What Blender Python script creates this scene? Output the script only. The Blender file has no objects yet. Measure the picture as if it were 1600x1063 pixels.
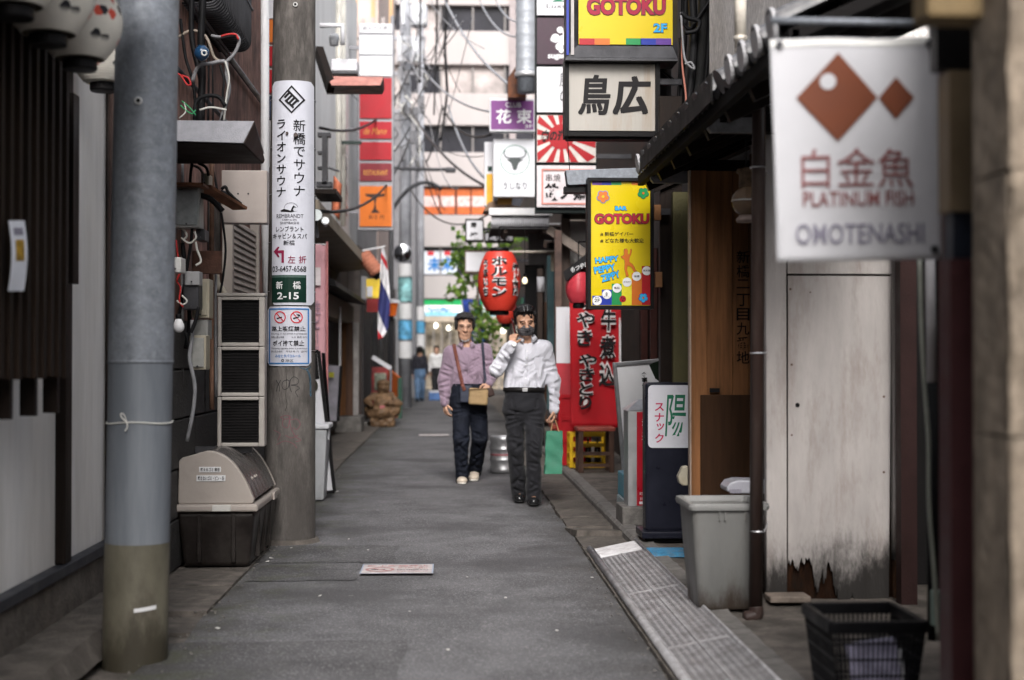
import bpy, math, random
import numpy as np
from mathutils import Vector, Matrix, noise as mnoise
R = math.radians
random.seed(7)
SC = bpy.context.scene
COL = SC.collection

# ------------------------------------------------------------------ camera
CAMH, FPX = 1.25, 50 / 36 * 1600
YAW, PITCH = math.atan(95 / FPX), math.atan(28.5 / FPX)
cam_data = bpy.data.cameras.new('camera')
cam_data.lens = 50; cam_data.sensor_width = 36
cam_data.clip_start = 0.05; cam_data.clip_end = 600
cam_data.dof.use_dof = True
cam_data.dof.focus_distance = 9.2
cam_data.dof.aperture_fstop = 1.8
cam_data.dof.aperture_blades = 0
cam = bpy.data.objects.new('camera', cam_data)
cam.location = (0, 0, CAMH)
cam.rotation_euler = (math.pi / 2 + PITCH, 0, -YAW)
COL.objects.link(cam); SC.camera = cam

# ------------------------------------------------------------------ sky and sun (bright overcast)
SUN_EL, SUN_ROT = R(38), R(181)
world = bpy.data.worlds.new('World'); SC.world = world; world.use_nodes = True
wn = world.node_tree; wn.nodes.clear()
sky = wn.nodes.new('ShaderNodeTexSky'); sky.sky_type = 'NISHITA'; sky.sun_disc = False
sky.sun_elevation = SUN_EL; sky.sun_rotation = SUN_ROT
sky.air_density = 1.0; sky.dust_density = 4.0; sky.ozone_density = 1.0
hsv = wn.nodes.new('ShaderNodeHueSaturation'); hsv.inputs['Saturation'].default_value = 0.30
bg = wn.nodes.new('ShaderNodeBackground'); bg.inputs['Strength'].default_value = 0.15
wo = wn.nodes.new('ShaderNodeOutputWorld')
wn.links.new(sky.outputs[0], hsv.inputs['Color']); wn.links.new(hsv.outputs[0], bg.inputs[0]); wn.links.new(bg.outputs[0], wo.inputs[0])
sun_d = bpy.data.lights.new('sun', 'SUN'); sun_d.energy = 1.5; sun_d.angle = R(22); sun_d.color = (1.0, 0.965, 0.94)
sun = bpy.data.objects.new('sun', sun_d); COL.objects.link(sun)
_sd = Vector((math.sin(SUN_ROT) * math.cos(SUN_EL), math.cos(SUN_ROT) * math.cos(SUN_EL), math.sin(SUN_EL)))
sun.rotation_euler = _sd.to_track_quat('Z', 'Y').to_euler(); sun.location = (0, 0, 40)
SC.view_settings.view_transform = 'Standard'; SC.view_settings.look = 'None'
SC.view_settings.exposure = 1.12; SC.view_settings.gamma = 1.0; SC.view_settings.use_curve_mapping = False
SC.render.engine = 'CYCLES'
SC.cycles.use_denoising = True
SC.cycles.max_bounces = 8; SC.cycles.diffuse_bounces = 5; SC.cycles.glossy_bounces = 3
SC.cycles.transparent_max_bounces = 8; SC.cycles.caustics_reflective = False; SC.cycles.caustics_refractive = False
SC.cycles.sample_clamp_indirect = 6.0

# ------------------------------------------------------------------ photo pixel -> place in the alley
_f = Vector((math.sin(YAW) * math.cos(PITCH), math.cos(YAW) * math.cos(PITCH), math.sin(PITCH)))
_r = Vector((math.cos(YAW), -math.sin(YAW), 0)); _u = _r.cross(_f)
def ray(px, py): return _f * FPX + _r * (px - 800) - _u * (py - 531.5)
def W(px, py, Y):
    d = ray(px, py); return Vector((0, 0, CAMH)) + d * (Y / d.y)
def G(px, py, z=0.0):
    d = ray(px, py); return Vector((0, 0, CAMH)) + d * ((z - CAMH) / d.z)
def WX(px, py, X):
    d = ray(px, py); return Vector((0, 0, CAMH)) + d * (X / d.x)

# ------------------------------------------------------------------ materials
def lin(h):
    if not isinstance(h, str): return tuple(h)[:3]
    h = h.lstrip('#'); out = []
    for i in (0, 2, 4):
        c = int(h[i:i + 2], 16) / 255
        out.append(c / 12.92 if c <= 0.04045 else ((c + 0.055) / 1.055) ** 2.4)
    return tuple(out)
def cl(x): return max(0.0, min(1.0, x))
MATS = {}
def mat(name, col, rough=0.6, metal=0.0, var=0.12, vs=6.0, bump=0.05, bs=80.0, dirt=0.0, dcol=(0.03, 0.025, 0.02), ds=3.0,
        stretch=1.0, emit=0.0, spec=0.3, trans=0.0, rv=0.12, alpha=1.0, coat=0.0, ori='Z', thr=0.5, rnd=0.0, sheen=0.0):
    """procedural material: base colour with two scales of mottling, dirt streaks, roughness break-up and fine relief"""
    if name in MATS: return MATS[name]
    m = bpy.data.materials.new(name); m.use_nodes = True; MATS[name] = m
    nt = m.node_tree; N, L = nt.nodes, nt.links
    b = N['Principled BSDF']; c = lin(col)
    b.inputs['Metallic'].default_value = metal
    if spec == 0.3 and max(c) < 0.03 and rough > 0.3: spec = 0.12
    b.inputs['Specular IOR Level'].default_value = spec
    if trans: b.inputs['Transmission Weight'].default_value = trans; b.inputs['IOR'].default_value = 1.3
    if coat: b.inputs['Coat Weight'].default_value = coat; b.inputs['Coat Roughness'].default_value = 0.08
    if alpha < 1: b.inputs['Alpha'].default_value = alpha
    if sheen: b.inputs['Sheen Weight'].default_value = sheen
    tc = N.new('ShaderNodeTexCoord')
    mp = N.new('ShaderNodeMapping')
    s = {'Z': (1, 1, 1 / stretch), 'X': (1 / stretch, 1, 1), 'Y': (1, 1 / stretch, 1)}[ori]
    mp.inputs['Scale'].default_value = s
    L.new(tc.outputs['Object'], mp.inputs[0])
    n1 = N.new('ShaderNodeTexNoise'); n1.inputs['Scale'].default_value = vs; n1.inputs['Detail'].default_value = 5; n1.inputs['Roughness'].default_value = 0.65
    L.new(mp.outputs[0], n1.inputs['Vector'])
    mx = N.new('ShaderNodeMix'); mx.data_type = 'RGBA'
    mx.inputs[6].default_value = (*[cl(x * (1 - var * 1.6)) for x in c], 1)
    mx.inputs[7].default_value = (*[cl(x * (1 + var * 1.6)) for x in c], 1)
    nr = N.new('ShaderNodeMapRange'); nr.inputs[1].default_value = 0.30; nr.inputs[2].default_value = 0.70; L.new(n1.outputs['Fac'], nr.inputs[0]); n1f = nr.outputs[0]
    L.new(n1f, mx.inputs[0])
    out = mx.outputs[2]
    if rnd:
        oi = N.new('ShaderNodeObjectInfo'); hv = N.new('ShaderNodeHueSaturation')
        mr = N.new('ShaderNodeMapRange'); mr.inputs[3].default_value = 1 - rnd; mr.inputs[4].default_value = 1 + rnd
        L.new(oi.outputs['Random'], mr.inputs[0]); L.new(mr.outputs[0], hv.inputs['Value']); L.new(out, hv.inputs['Color']); out = hv.outputs[0]
    if dirt:
        n2 = N.new('ShaderNodeTexNoise'); n2.inputs['Scale'].default_value = ds; n2.inputs['Detail'].default_value = 8; n2.inputs['Roughness'].default_value = 0.72
        L.new(mp.outputs[0], n2.inputs['Vector'])
        rp = N.new('ShaderNodeMapRange'); rp.inputs[1].default_value = thr - 0.03; rp.inputs[2].default_value = thr + 0.13
        rp.inputs[4].default_value = dirt; L.new(n2.outputs['Fac'], rp.inputs[0])
        m2 = N.new('ShaderNodeMix'); m2.data_type = 'RGBA'; m2.inputs[7].default_value = (*lin(dcol), 1)
        L.new(rp.outputs[0], m2.inputs[0]); L.new(out, m2.inputs[6]); out = m2.outputs[2]
    L.new(out, b.inputs['Base Color'])
    rr = N.new('ShaderNodeMapRange'); rr.inputs[3].default_value = cl(rough - rv); rr.inputs[4].default_value = cl(rough + rv)
    L.new(n1f, rr.inputs[0]); L.new(rr.outputs[0], b.inputs['Roughness'])
    if bump:
        n3 = N.new('ShaderNodeTexNoise'); n3.inputs['Scale'].default_value = bs; n3.inputs['Detail'].default_value = 4
        L.new(mp.outputs[0], n3.inputs['Vector'])
        bp = N.new('ShaderNodeBump'); bp.inputs['Strength'].default_value = min(1.0, bump * 4); bp.inputs['Distance'].default_value = 0.01
        L.new(n3.outputs['Fac'], bp.inputs['Height']); L.new(bp.outputs[0], b.inputs['Normal'])
    if emit:
        L.new(out, b.inputs['Emission Color']); b.inputs['Emission Strength'].default_value = emit
    return m

# ------------------------------------------------------------------ mesh builder
class MB:
    def __init__(s, M=None): s.v = []; s.f = []; s.M = M
    def add(s, vs, fs):
        o = len(s.v)
        for p in vs:
            p = Vector(p); s.v.append(s.M @ p if s.M else p)
        s.f += [tuple(i + o for i in q) for q in fs]; return s
    def box(s, x0, x1, y0, y1, z0, z1):
        return s.add([(x0, y0, z0), (x1, y0, z0), (x1, y1, z0), (x0, y1, z0), (x0, y0, z1), (x1, y0, z1), (x1, y1, z1), (x0, y1, z1)],
                     [(0, 3, 2, 1), (4, 5, 6, 7), (0, 1, 5, 4), (1, 2, 6, 5), (2, 3, 7, 6), (3, 0, 4, 7)])
    def cbox(s, c, d, rz=0.0, rx=0.0, ry=0.0):
        K = Matrix.Translation(c) @ Matrix.Rotation(rz, 4, 'Z') @ Matrix.Rotation(ry, 4, 'Y') @ Matrix.Rotation(rx, 4, 'X')
        a, b, e = d[0] / 2, d[1] / 2, d[2] / 2
        vs = [K @ Vector(p) for p in [(-a, -b, -e), (a, -b, -e), (a, b, -e), (-a, b, -e), (-a, -b, e), (a, -b, e), (a, b, e), (-a, b, e)]]
        return s.add(vs, [(0, 3, 2, 1), (4, 5, 6, 7), (0, 1, 5, 4), (1, 2, 6, 5), (2, 3, 7, 6), (3, 0, 4, 7)])
    def beam(s, p0, p1, w, h, up=(0, 0, 1)):
        p0, p1 = Vector(p0), Vector(p1); d = (p1 - p0).normalized(); up = Vector(up)
        sd = d.cross(up)
        if sd.length < 1e-4: sd = d.cross(Vector((1, 0, 0)))
        sd.normalize(); u2 = sd.cross(d)
        vs = []
        for p in (p0, p1):
            for a, b in ((-1, -1), (1, -1), (1, 1), (-1, 1)): vs.append(p + sd * a * w / 2 + u2 * b * h / 2)
        return s.add(vs, [(0, 1, 2, 3), (4, 7, 6, 5), (0, 4, 5, 1), (1, 5, 6, 2), (2, 6, 7, 3), (3, 7, 4, 0)])
    def cyl(s, p0, p1, r0, r1=None, n=16, caps=True):
        p0, p1 = Vector(p0), Vector(p1); r1 = r0 if r1 is None else r1
        d = (p1 - p0).normalized(); a = d.orthogonal().normalized(); b = d.cross(a)
        vs = []
        for p, r in ((p0, r0), (p1, r1)):
            for i in range(n):
                t = 2 * math.pi * i / n; vs.append(p + a * math.cos(t) * r + b * math.sin(t) * r)
        fs = [(i, (i + 1) % n, n + (i + 1) % n, n + i) for i in range(n)]
        if caps: fs += [tuple(range(n))[::-1], tuple(range(n, 2 * n))]
        return s.add(vs, fs)
    def tube(s, pts, r, n=6):
        pts = [Vector(p) for p in pts]; k = len(pts); vs = []
        up = None
        for i, p in enumerate(pts):
            d = (pts[min(i + 1, k - 1)] - pts[max(i - 1, 0)])
            if d.length < 1e-9: d = Vector((0, 0, 1))
            d.normalize()
            a = (up - d * up.dot(d)) if up is not None else d.orthogonal()
            if a.length < 1e-5: a = d.orthogonal()
            a.normalize(); up = a; b = d.cross(a); rr = r[i] if isinstance(r, (list, tuple)) else r
            for j in range(n):
                t = 2 * math.pi * j / n; vs.append(p + a * math.cos(t) * rr + b * math.sin(t) * rr)
        fs = [(i * n + j, i * n + (j + 1) % n, (i + 1) * n + (j + 1) % n, (i + 1) * n + j) for i in range(k - 1) for j in range(n)]
        fs += [tuple(range(n))[::-1], tuple(range((k - 1) * n, k * n))]
        return s.add(vs, fs)
    def lathe(s, prof, c=(0, 0, 0), n=24, a0=0.0, a1=2 * math.pi):
        c = Vector(c); full = abs(a1 - a0 - 2 * math.pi) < 1e-6; m = n if full else n + 1; vs = []
        for r, z in prof:
            for i in range(m):
                t = a0 + (a1 - a0) * i / n; vs.append(c + Vector((math.cos(t) * r, math.sin(t) * r, z)))
        fs = []
        for k in range(len(prof) - 1):
            for i in range(n if full else n):
                j = (i + 1) % m if full else i + 1
                fs.append((k * m + i, k * m + j, (k + 1) * m + j, (k + 1) * m + i))
        return s.add(vs, fs)
    def prism(s, poly, d, fn):
        """poly of 2D points extruded from 0 to d; fn(a,b,t)->3D"""
        n = len(poly)
        vs = [fn(a, b, 0.0) for a, b in poly] + [fn(a, b, d) for a, b in poly]
        return s.add(vs, [tuple(range(n)), tuple(range(2 * n - 1, n - 1, -1))] + [(i, i + n, (i + 1) % n + n, (i + 1) % n) for i in range(n)])
    def grid(s, fn, nu, nv):
        vs = [fn(i / nu, j / nv) for j in range(nv + 1) for i in range(nu + 1)]
        return s.add(vs, [(j * (nu + 1) + i, j * (nu + 1) + i + 1, (j + 1) * (nu + 1) + i + 1, (j + 1) * (nu + 1) + i) for j in range(nv) for i in range(nu)])
    def mesh(s, name, m, off=(0, 0, 0), smooth=False):
        me = bpy.data.meshes.new(name); o = Vector(off)
        me.from_pydata([tuple(p - o) for p in s.v], [], s.f); me.validate(); me.update()
        if m is not None: me.materials.append(m)
        if smooth: me.shade_smooth()
        return me
    def build(s, name, m, parent=None, smooth=False, bevel=0.0, loc=None, auto=None, solid=0.0, seg=2):
        off = root_loc(parent) if parent else Vector(loc if loc is not None else (0, 0, 0))
        me = s.mesh(name, m, off, smooth)
        if auto: me.shade_smooth(); me.set_sharp_from_angle(angle=R(auto))
        o = bpy.data.objects.new(name, me); COL.objects.link(o)
        if parent: o.parent = parent
        else: o.location = off
        if solid:
            sm = o.modifiers.new('s', 'SOLIDIFY'); sm.thickness = solid; sm.offset = 0
        if bevel:
            bm_ = o.modifiers.new('b', 'BEVEL'); bm_.width = bevel; bm_.segments = seg; bm_.limit_method = 'ANGLE'; bm_.angle_limit = R(40)
            bm_.harden_normals = False
        return o
def root_loc(p):
    v = Vector(p.location)
    while p.parent: p = p.parent; v += p.location
    return v
def tag(o, label=None, cat=None, group=None, kind=None):
    if label: o['label'] = label
    if cat: o['category'] = cat
    if group: o['group'] = group
    if kind: o['kind'] = kind
    return o
def thing(name, loc, label, cat, group=None):
    o = bpy.data.objects.new(name, None); COL.objects.link(o); o.location = loc; o.empty_display_size = 0.1
    return tag(o, label, cat, group)
def inst(me, name, parent, loc=(0, 0, 0), rot=(0, 0, 0), sc=(1, 1, 1)):
    o = bpy.data.objects.new(name, me); COL.objects.link(o); o.parent = parent
    o.location = Vector(loc) - root_loc(parent) if parent else loc
    o.rotation_euler = rot; o.scale = sc; return o
def copy_tree(o, parent=None):
    c = o.copy(); COL.objects.link(c); c.parent = parent
    for ch in o.children: copy_tree(ch, c)
    return c
def box(name, m, parent, x0, x1, y0, y1, z0, z1, bevel=0.0):
    return MB().box(x0, x1, y0, y1, z0, z1).build(name, m, parent, bevel=bevel)
def rect(p0, p1):  # px corners at one depth -> x0,x1,z0,z1
    return min(p0.x, p1.x), max(p0.x, p1.x), min(p0.z, p1.z), max(p0.z, p1.z)
def rpx(x0, y0, x1, y1, Y): return rect(W(x0, y0, Y), W(x1, y1, Y))

# ------------------------------------------------------------------ lettering (Blender's built-in font), real thin meshes
_tc = {}
def glyphs(s, bold=0.0):
    k = (s, bold)
    if k not in _tc:
        c = bpy.data.curves.new('t', 'FONT'); c.body = s; c.offset = bold; c.resolution_u = 3
        o = bpy.data.objects.new('t', c); COL.objects.link(o)
        dg = bpy.context.evaluated_depsgraph_get(); ev = o.evaluated_get(dg); me = ev.to_mesh()
        v = np.array([tuple(p.co)[:2] for p in me.vertices]) if len(me.vertices) else np.zeros((0, 2))
        f = [tuple(p.vertices) for p in me.polygons]
        ev.to_mesh_clear(); bpy.data.objects.remove(o); bpy.data.curves.remove(c)
        _tc[k] = (v, f)
    return _tc[k]
def layout(s, bold=0.0, vert=False, gap=1.02, shear=0.0):
    """-> verts in unit box [0,1]^2 and faces"""
    if vert:
        V = []; F = []; n = len(s)
        for i, ch in enumerate(s):
            v, f = glyphs(ch, bold)
            if not len(v): continue
            v = v.copy()
            if ch == 'ー': v = np.stack([v[:, 1] , -v[:, 0]], 1)
            c = (v.min(0) + v.max(0)) / 2; v = v - c
            if ch in 'ッャュョっゃゅょ': v = v + np.array([0.1, 0.1])
            v[:, 1] -= i * gap; o = len(V); V += v.tolist(); F += [tuple(a + o for a in q) for q in f]
        V = np.array(V)
    else:
        v, F = glyphs(s, bold); V = v.copy()
    if shear: V[:, 0] += V[:, 1] * shear
    lo, hi = V.min(0), V.max(0); return (V - lo) / np.maximum(hi - lo, 1e-6), F
def text(parent, s, x0, y0, x1, y1, Y, m, bold=0.0, vert=False, fn=None, lift=0.0, name='lettering', gap=1.02, shear=0.0, rot=0.0):
    """lettering filling the photo-pixel box on the plane at depth Y (facing the camera end of the alley), or mapped by fn(u,v)"""
    V, F = layout(s, bold, vert, gap, shear)
    mb = MB(); cx, cy = (x0 + x1) / 2, (y0 + y1) / 2; pts = []
    for u, v in V:
        if fn: pts.append(fn(u, v)); continue
        px, py = x0 + (x1 - x0) * u, y1 + (y0 - y1) * v
        if rot:
            dx, dy = px - cx, py - cy; px = cx + dx * math.cos(rot) - dy * math.sin(rot); py = cy + dx * math.sin(rot) + dy * math.cos(rot)
        p = W(px, py, Y); p.y -= lift; pts.append(p)
    mb.add(pts, F); return mb.build(name, m, parent)
def heavy(parent, s, x0, y0, x1, y1, Y, m, dx, dy, bold=0.0, lift=0.0, shear=0.0, vert=False):
    """brush-weight lettering: the same strokes laid over each other slightly shifted"""
    for i, (a, b) in enumerate(((0, 0), (dx, 0), (0, dy), (dx, dy))):
        text(parent, s, x0 + a, y0 + b, x1 - dx + a, y1 - dy + b, Y, m, bold, vert, lift=lift + i * .0006, shear=shear)
def poly_px(parent, pts, Y, m, name, lift=0.0, th=0.0015):
    """flat printed shape from photo-pixel outline at depth Y"""
    P = [W(a, b, Y) for a, b in pts]
    for p in P: p.y -= lift
    n = len(P); mb = MB()
    mb.add(P, [tuple(range(n))]); return mb.build(name, m, parent)
def circ(cx, cy, r, n=20, ry=None): return [(cx + r * math.cos(2 * math.pi * i / n), cy + (ry or r) * math.sin(2 * math.pi * i / n)) for i in range(n)]
def panel(parent, x0, y0, x1, y1, Y, m, th=0.02, name='panel', bevel=0.0):
    a, b, c, d = rpx(x0, y0, x1, y1, Y)
    return box(name, m, parent, a, b, Y, Y + th, c, d, bevel)
def frame(parent, x0, y0, x1, y1, Y, w, th, m, name='frame', bevel=0.0):
    """rectangular frame of bars, w pixels wide, standing proud of depth Y"""
    a, b, c, d = rpx(x0, y0, x1, y1, Y); e = abs(W(x0 + w, y0, Y).x - W(x0, y0, Y).x)
    mb = MB()
    mb.box(a, a + e, Y - 0.012, Y + th, c, d).box(b - e, b, Y - 0.012, Y + th, c, d)
    mb.box(a + e, b - e, Y - 0.011, Y + th, d - e, d).box(a + e, b - e, Y - 0.011, Y + th, c, c + e)
    return mb.build(name, m, parent, bevel=bevel)
def sag(p0, p1, drop, n=14):
    p0, p1 = Vector(p0), Vector(p1)
    return [p0.lerp(p1, i / n) - Vector((0, 0, drop * 4 * (i / n) * (1 - i / n))) for i in range(n + 1)]
def curvy(pts, n=6):
    """Catmull-Rom through the points"""
    P = [Vector(p) for p in pts]; P = [P[0] * 2 - P[1]] + P + [P[-1] * 2 - P[-2]]; out = []
    for i in range(1, len(P) - 2):
        for k in range(n):
            t = k / n; a, b, c, d = P[i - 1:i + 3]
            out.append(0.5 * ((2 * b) + (c - a) * t + (2 * a - 5 * b + 4 * c - d) * t * t + (3 * b - a - 3 * c + d) * t ** 3))
    out.append(P[-2]); return out

# ------------------------------------------------------------------ implicit surfaces (bodies, cloth, carved figures)
import openvdb as _vdb
class SDF:
    """distance field on a grid; every shape is only evaluated in its own window"""
    def __init__(s, lo, hi, h):
        s.lo = np.array(lo, float); s.h = h; s.n = np.ceil((np.array(hi) - s.lo) / h).astype(int) + 1
        s.ax = [(s.lo[i] + h * np.arange(s.n[i])).astype(np.float32) for i in range(3)]
        s.d = np.full(tuple(s.n), 1e3, np.float32)
    @property
    def P(s):
        return np.stack(np.meshgrid(*s.ax, indexing='ij'), -1)
    def _win(s, lo, hi, k):
        m = k + 5 * s.h
        a = np.clip(np.floor((np.array(lo, float) - m - s.lo) / s.h).astype(int), 0, s.n); b = np.clip(np.ceil((np.array(hi, float) + m - s.lo) / s.h).astype(int) + 1, 0, s.n)
        sl = tuple(slice(a[i], b[i]) for i in range(3))
        return sl, np.stack(np.meshgrid(*[s.ax[i][sl[i]] for i in range(3)], indexing='ij'), -1)
    def _put(s, sl, d, k, sub):
        o = s.d[sl]
        if sub:
            k = max(k, 1e-6); e = np.clip(0.5 - 0.5 * (o + d) / k, 0, 1); s.d[sl] = o * (1 - e) - d * e + k * e * (1 - e)
        elif k <= 0: s.d[sl] = np.minimum(o, d)
        else:
            e = np.clip(0.5 + 0.5 * (o - d) / k, 0, 1); s.d[sl] = o * (1 - e) + d * e - k * e * (1 - e)
        return s
    def cone(s, a, b, r0, r1, k=0.02, sub=False, flat=None):
        """rounded tapered limb; flat=(axis, factor) squeezes the section along that axis"""
        a = np.array(a, np.float32); b = np.array(b, np.float32); r = max(r0, r1)
        sl, P = s._win(np.minimum(a, b) - r, np.maximum(a, b) + r, k)
        ba = b - a; pa = P - a
        h = np.clip((pa @ ba) / float(ba @ ba + 1e-12), 0, 1)
        q = pa - h[..., None] * ba
        if flat is not None:
            ax = np.array(flat[0], np.float32); ax = ax / np.linalg.norm(ax); q = q + ((q @ ax) * (flat[1] - 1))[..., None] * ax
        return s._put(sl, np.sqrt((q * q).sum(-1)) - (r0 + (r1 - r0) * h), k, sub)
    def ell(s, c, r, k=0.02, sub=False, rot=None):
        R_ = max(r); c = np.array(c, np.float32); sl, P = s._win(c - R_, c + R_, k); q = P - c
        if rot is not None: q = q @ np.array(rot.to_3x3(), np.float32)
        r = np.array(r, np.float32); k0 = np.sqrt(((q / r) ** 2).sum(-1)); k1 = np.sqrt(((q / (r * r)) ** 2).sum(-1)) + 1e-9
        return s._put(sl, k0 * (k0 - 1) / k1, k, sub)
    def rbox(s, c, hs, r=0.01, k=0.02, rot=None, sub=False):
        R_ = float(np.linalg.norm(np.array(hs))); c = np.array(c, np.float32); sl, P = s._win(c - R_, c + R_, k); q = P - c
        if rot is not None: q = q @ np.array(rot.to_3x3(), np.float32)
        q = np.abs(q) - (np.array(hs, np.float32) - r)
        return s._put(sl, np.sqrt((np.maximum(q, 0) ** 2).sum(-1)) + np.minimum(q.max(-1), 0) - r, k, sub)
    def waves(s, amp, seed, f=(30, 30, 30), n=5):
        """cloth-like folds: a few crossing ripples, strength broken up by a slow one"""
        rr = np.random.RandomState(seed); P = s.P; w = np.zeros(s.d.shape, np.float32)
        for i in range(n):
            k = rr.normal(size=3) * np.array(f); ph = rr.uniform(0, 6.28, 3); k2 = rr.normal(size=3) * 7
            w += np.abs(np.sin(P @ k.astype(np.float32) + ph[0] + 1.5 * np.sin(P @ k2.astype(np.float32) + ph[1]))) * (0.5 + 0.5 * np.sin(P @ (k2[::-1]).astype(np.float32).copy() + ph[2]))
        s.d += (amp * (w / n - 0.3)).astype(np.float32); return s
    def clip(s, p, nrm):
        """cut away the side the normal points to"""
        nrm = np.array(nrm, np.float32); s.d = np.maximum(s.d, ((s.P - np.array(p, np.float32)) @ (nrm / np.linalg.norm(nrm)))); return s
    def build(s, name, m, parent=None, loc=(0, 0, 0), smooth=True):
        g = _vdb.FloatGrid(1.0); g.copyFromArray(np.ascontiguousarray(np.clip(s.d, -4 * s.h, 4 * s.h) / s.h))
        v, t, q = g.convertToPolygons(0.0, 0.0)
        v = v * s.h + s.lo; off = root_loc(parent) if parent else Vector(loc)
        me = bpy.data.meshes.new(name); me.from_pydata((v - np.array(off)).tolist(), [], [tuple(x[::-1]) for x in t.tolist()] + [tuple(x[::-1]) for x in q.tolist()])
        me.validate(); me.update(); me.materials.append(m)
        if smooth: me.shade_smooth()
        o = bpy.data.objects.new(name, me); COL.objects.link(o)
        if parent: o.parent = parent
        else: o.location = off
        return o
# ------------------------------------------------------------------ palette
black = mat('black_paint', (0.006, 0.0055, 0.006), 0.45, var=0.3)
ink = mat('black_ink', (0.014, 0.013, 0.014), 0.5, var=0.1, bump=0)
white_ink = mat('white_print', (0.66, 0.66, 0.67), 0.5, var=0.03, bump=0)
white_sign = mat('white_sign_face', (0.56, 0.56, 0.59), 0.35, var=0.04, vs=3, bump=0.01, dirt=0.25, dcol=(0.35, 0.31, 0.26), ds=5, stretch=6, thr=0.58)
red_ink = mat('red_print', (0.55, 0.02, 0.03), 0.5, var=0.06, bump=0)
maroon_ink = mat('maroon_print', (0.22, 0.012, 0.05), 0.5, var=0.06, bump=0)
blue_ink = mat('blue_print', (0.03, 0.17, 0.45), 0.5, var=0.06, bump=0)
cyan_ink = mat('cyan_print', (0.02, 0.32, 0.62), 0.5, var=0.06, bump=0)
green_ink = mat('green_print', (0.01, 0.14, 0.075), 0.5, var=0.06, bump=0)
dkgreen = mat('dark_green_plate', (0.008, 0.028, 0.02), 0.4, var=0.1, bump=0.01)
yellow_p = mat('yellow_sign_film', (0.56, 0.42, 0.002), 0.35, var=0.04, vs=2, bump=0.005)
orange_p = mat('orange_film', (0.52, 0.13, 0.012), 0.4, var=0.05, bump=0.005)
red_p = mat('red_film', (0.34, 0.004, 0.010), 0.4, var=0.05, bump=0.005)
green_p = mat('green_film', (0.01, 0.22, 0.06), 0.4, var=0.05, bump=0.005)
blue_p = mat('blue_film', (0.012, 0.03, 0.28), 0.4, var=0.05, bump=0.005)
purple_p = mat('purple_film', (0.09, 0.03, 0.22), 0.4, var=0.05, bump=0.005)
galv = mat('galvanised_steel', (0.17, 0.185, 0.21), 0.55, metal=0.2, var=0.16, vs=26, bump=0.03, bs=120, dirt=0.45, dcol=(0.30, 0.32, 0.34), ds=34, thr=0.54)
alu = mat('aluminium', (0.52, 0.52, 0.54), 0.42, metal=0.85, var=0.15, vs=10, bump=0.03, dirt=0.3, dcol=(0.25, 0.23, 0.21), ds=6)
steel = mat('stainless_steel', (0.42, 0.42, 0.43), 0.42, metal=0.75, var=0.10, vs=5, bump=0.0)
dsteel = mat('dark_steel', (0.05, 0.05, 0.055), 0.45, metal=0.5, var=0.2)
pipe_br = mat('brown_pipe', (0.042, 0.026, 0.022), 0.45, var=0.15, dirt=0.3, dcol=(0.10, 0.085, 0.075), ds=6, stretch=5)
dwood = mat('dark_stained_wood', (0.010, 0.0065, 0.005), 0.5, var=0.35, vs=9, bump=0.06, bs=60, stretch=9, rnd=0.25)
mwood = mat('brown_cedar', (0.16, 0.072, 0.030), 0.62, var=0.42, spec=0.12, vs=12, bump=0.05, bs=50, stretch=14, rnd=0.16, dirt=0.5, dcol=(0.06, 0.03, 0.015), ds=5)
wood2 = mat('worn_brown_wood', (0.10, 0.05, 0.03), 0.6, var=0.35, vs=10, bump=0.06, stretch=10, rnd=0.2)
plaster = mat('off_white_plaster', (0.76, 0.74, 0.72), 0.85, var=0.08, vs=4, bump=0.05, bs=140, dirt=0.35, dcol=(0.50, 0.47, 0.43), ds=2.6, stretch=7)
conc = mat('grey_concrete', (0.16, 0.15, 0.14), 0.85, var=0.28, vs=9, bump=0.10, bs=90, dirt=0.55, dcol=(0.09, 0.085, 0.08), ds=4)
concd = mat('dirty_concrete', (0.115, 0.10, 0.088), 0.9, var=0.30, vs=7, bump=0.14, bs=60, dirt=0.7, dcol=(0.055, 0.05, 0.042), ds=5, rnd=0.12)
brown_wall = mat('reddish_brown_render', (0.25, 0.140, 0.112), 0.9, var=0.32, vs=12, bump=0.16, bs=70, dirt=0.65, dcol=(0.05, 0.035, 0.032), ds=4, stretch=2)
stone_dk = mat('dark_rough_stone', (0.045, 0.043, 0.042), 0.8, var=0.35, vs=18, bump=0.22, bs=55, rnd=0.2)
beige_pl = mat('beige_plastic', (0.36, 0.32, 0.29), 0.42, var=0.06, vs=5, bump=0.015, dirt=0.25, dcol=(0.22, 0.19, 0.16), ds=5)
cream_pl = mat('cream_plastic', (0.33, 0.30, 0.235), 0.4, var=0.08, bump=0.01, dirt=0.4, dcol=(0.2, 0.16, 0.1), ds=6)
grey_pl = mat('grey_plastic', (0.15, 0.15, 0.145), 0.45, var=0.07, vs=5, bump=0.02, dirt=0.5, dcol=(0.15, 0.12, 0.10), ds=4, stretch=3, thr=0.52)
brown_pl = mat('dark_brown_plastic', (0.013, 0.010, 0.009), 0.40, var=0.25, vs=5, bump=0.02, dirt=0.3, dcol=(0.05, 0.045, 0.04), ds=6, spec=0.25)
cable_m = mat('black_cable', (0.010, 0.010, 0.011), 0.5, var=0.3, bump=0)
cable_g = mat('grey_cable', (0.22, 0.22, 0.23), 0.5, var=0.2, bump=0)
cable_w = mat('white_cable', (0.55, 0.54, 0.50), 0.5, var=0.1, bump=0)
cable_r = mat('red_cable', (0.5, 0.03, 0.03), 0.5, var=0.1, bump=0)
rubber = mat('black_rubber', (0.014, 0.014, 0.014), 0.7, var=0.2)

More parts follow.
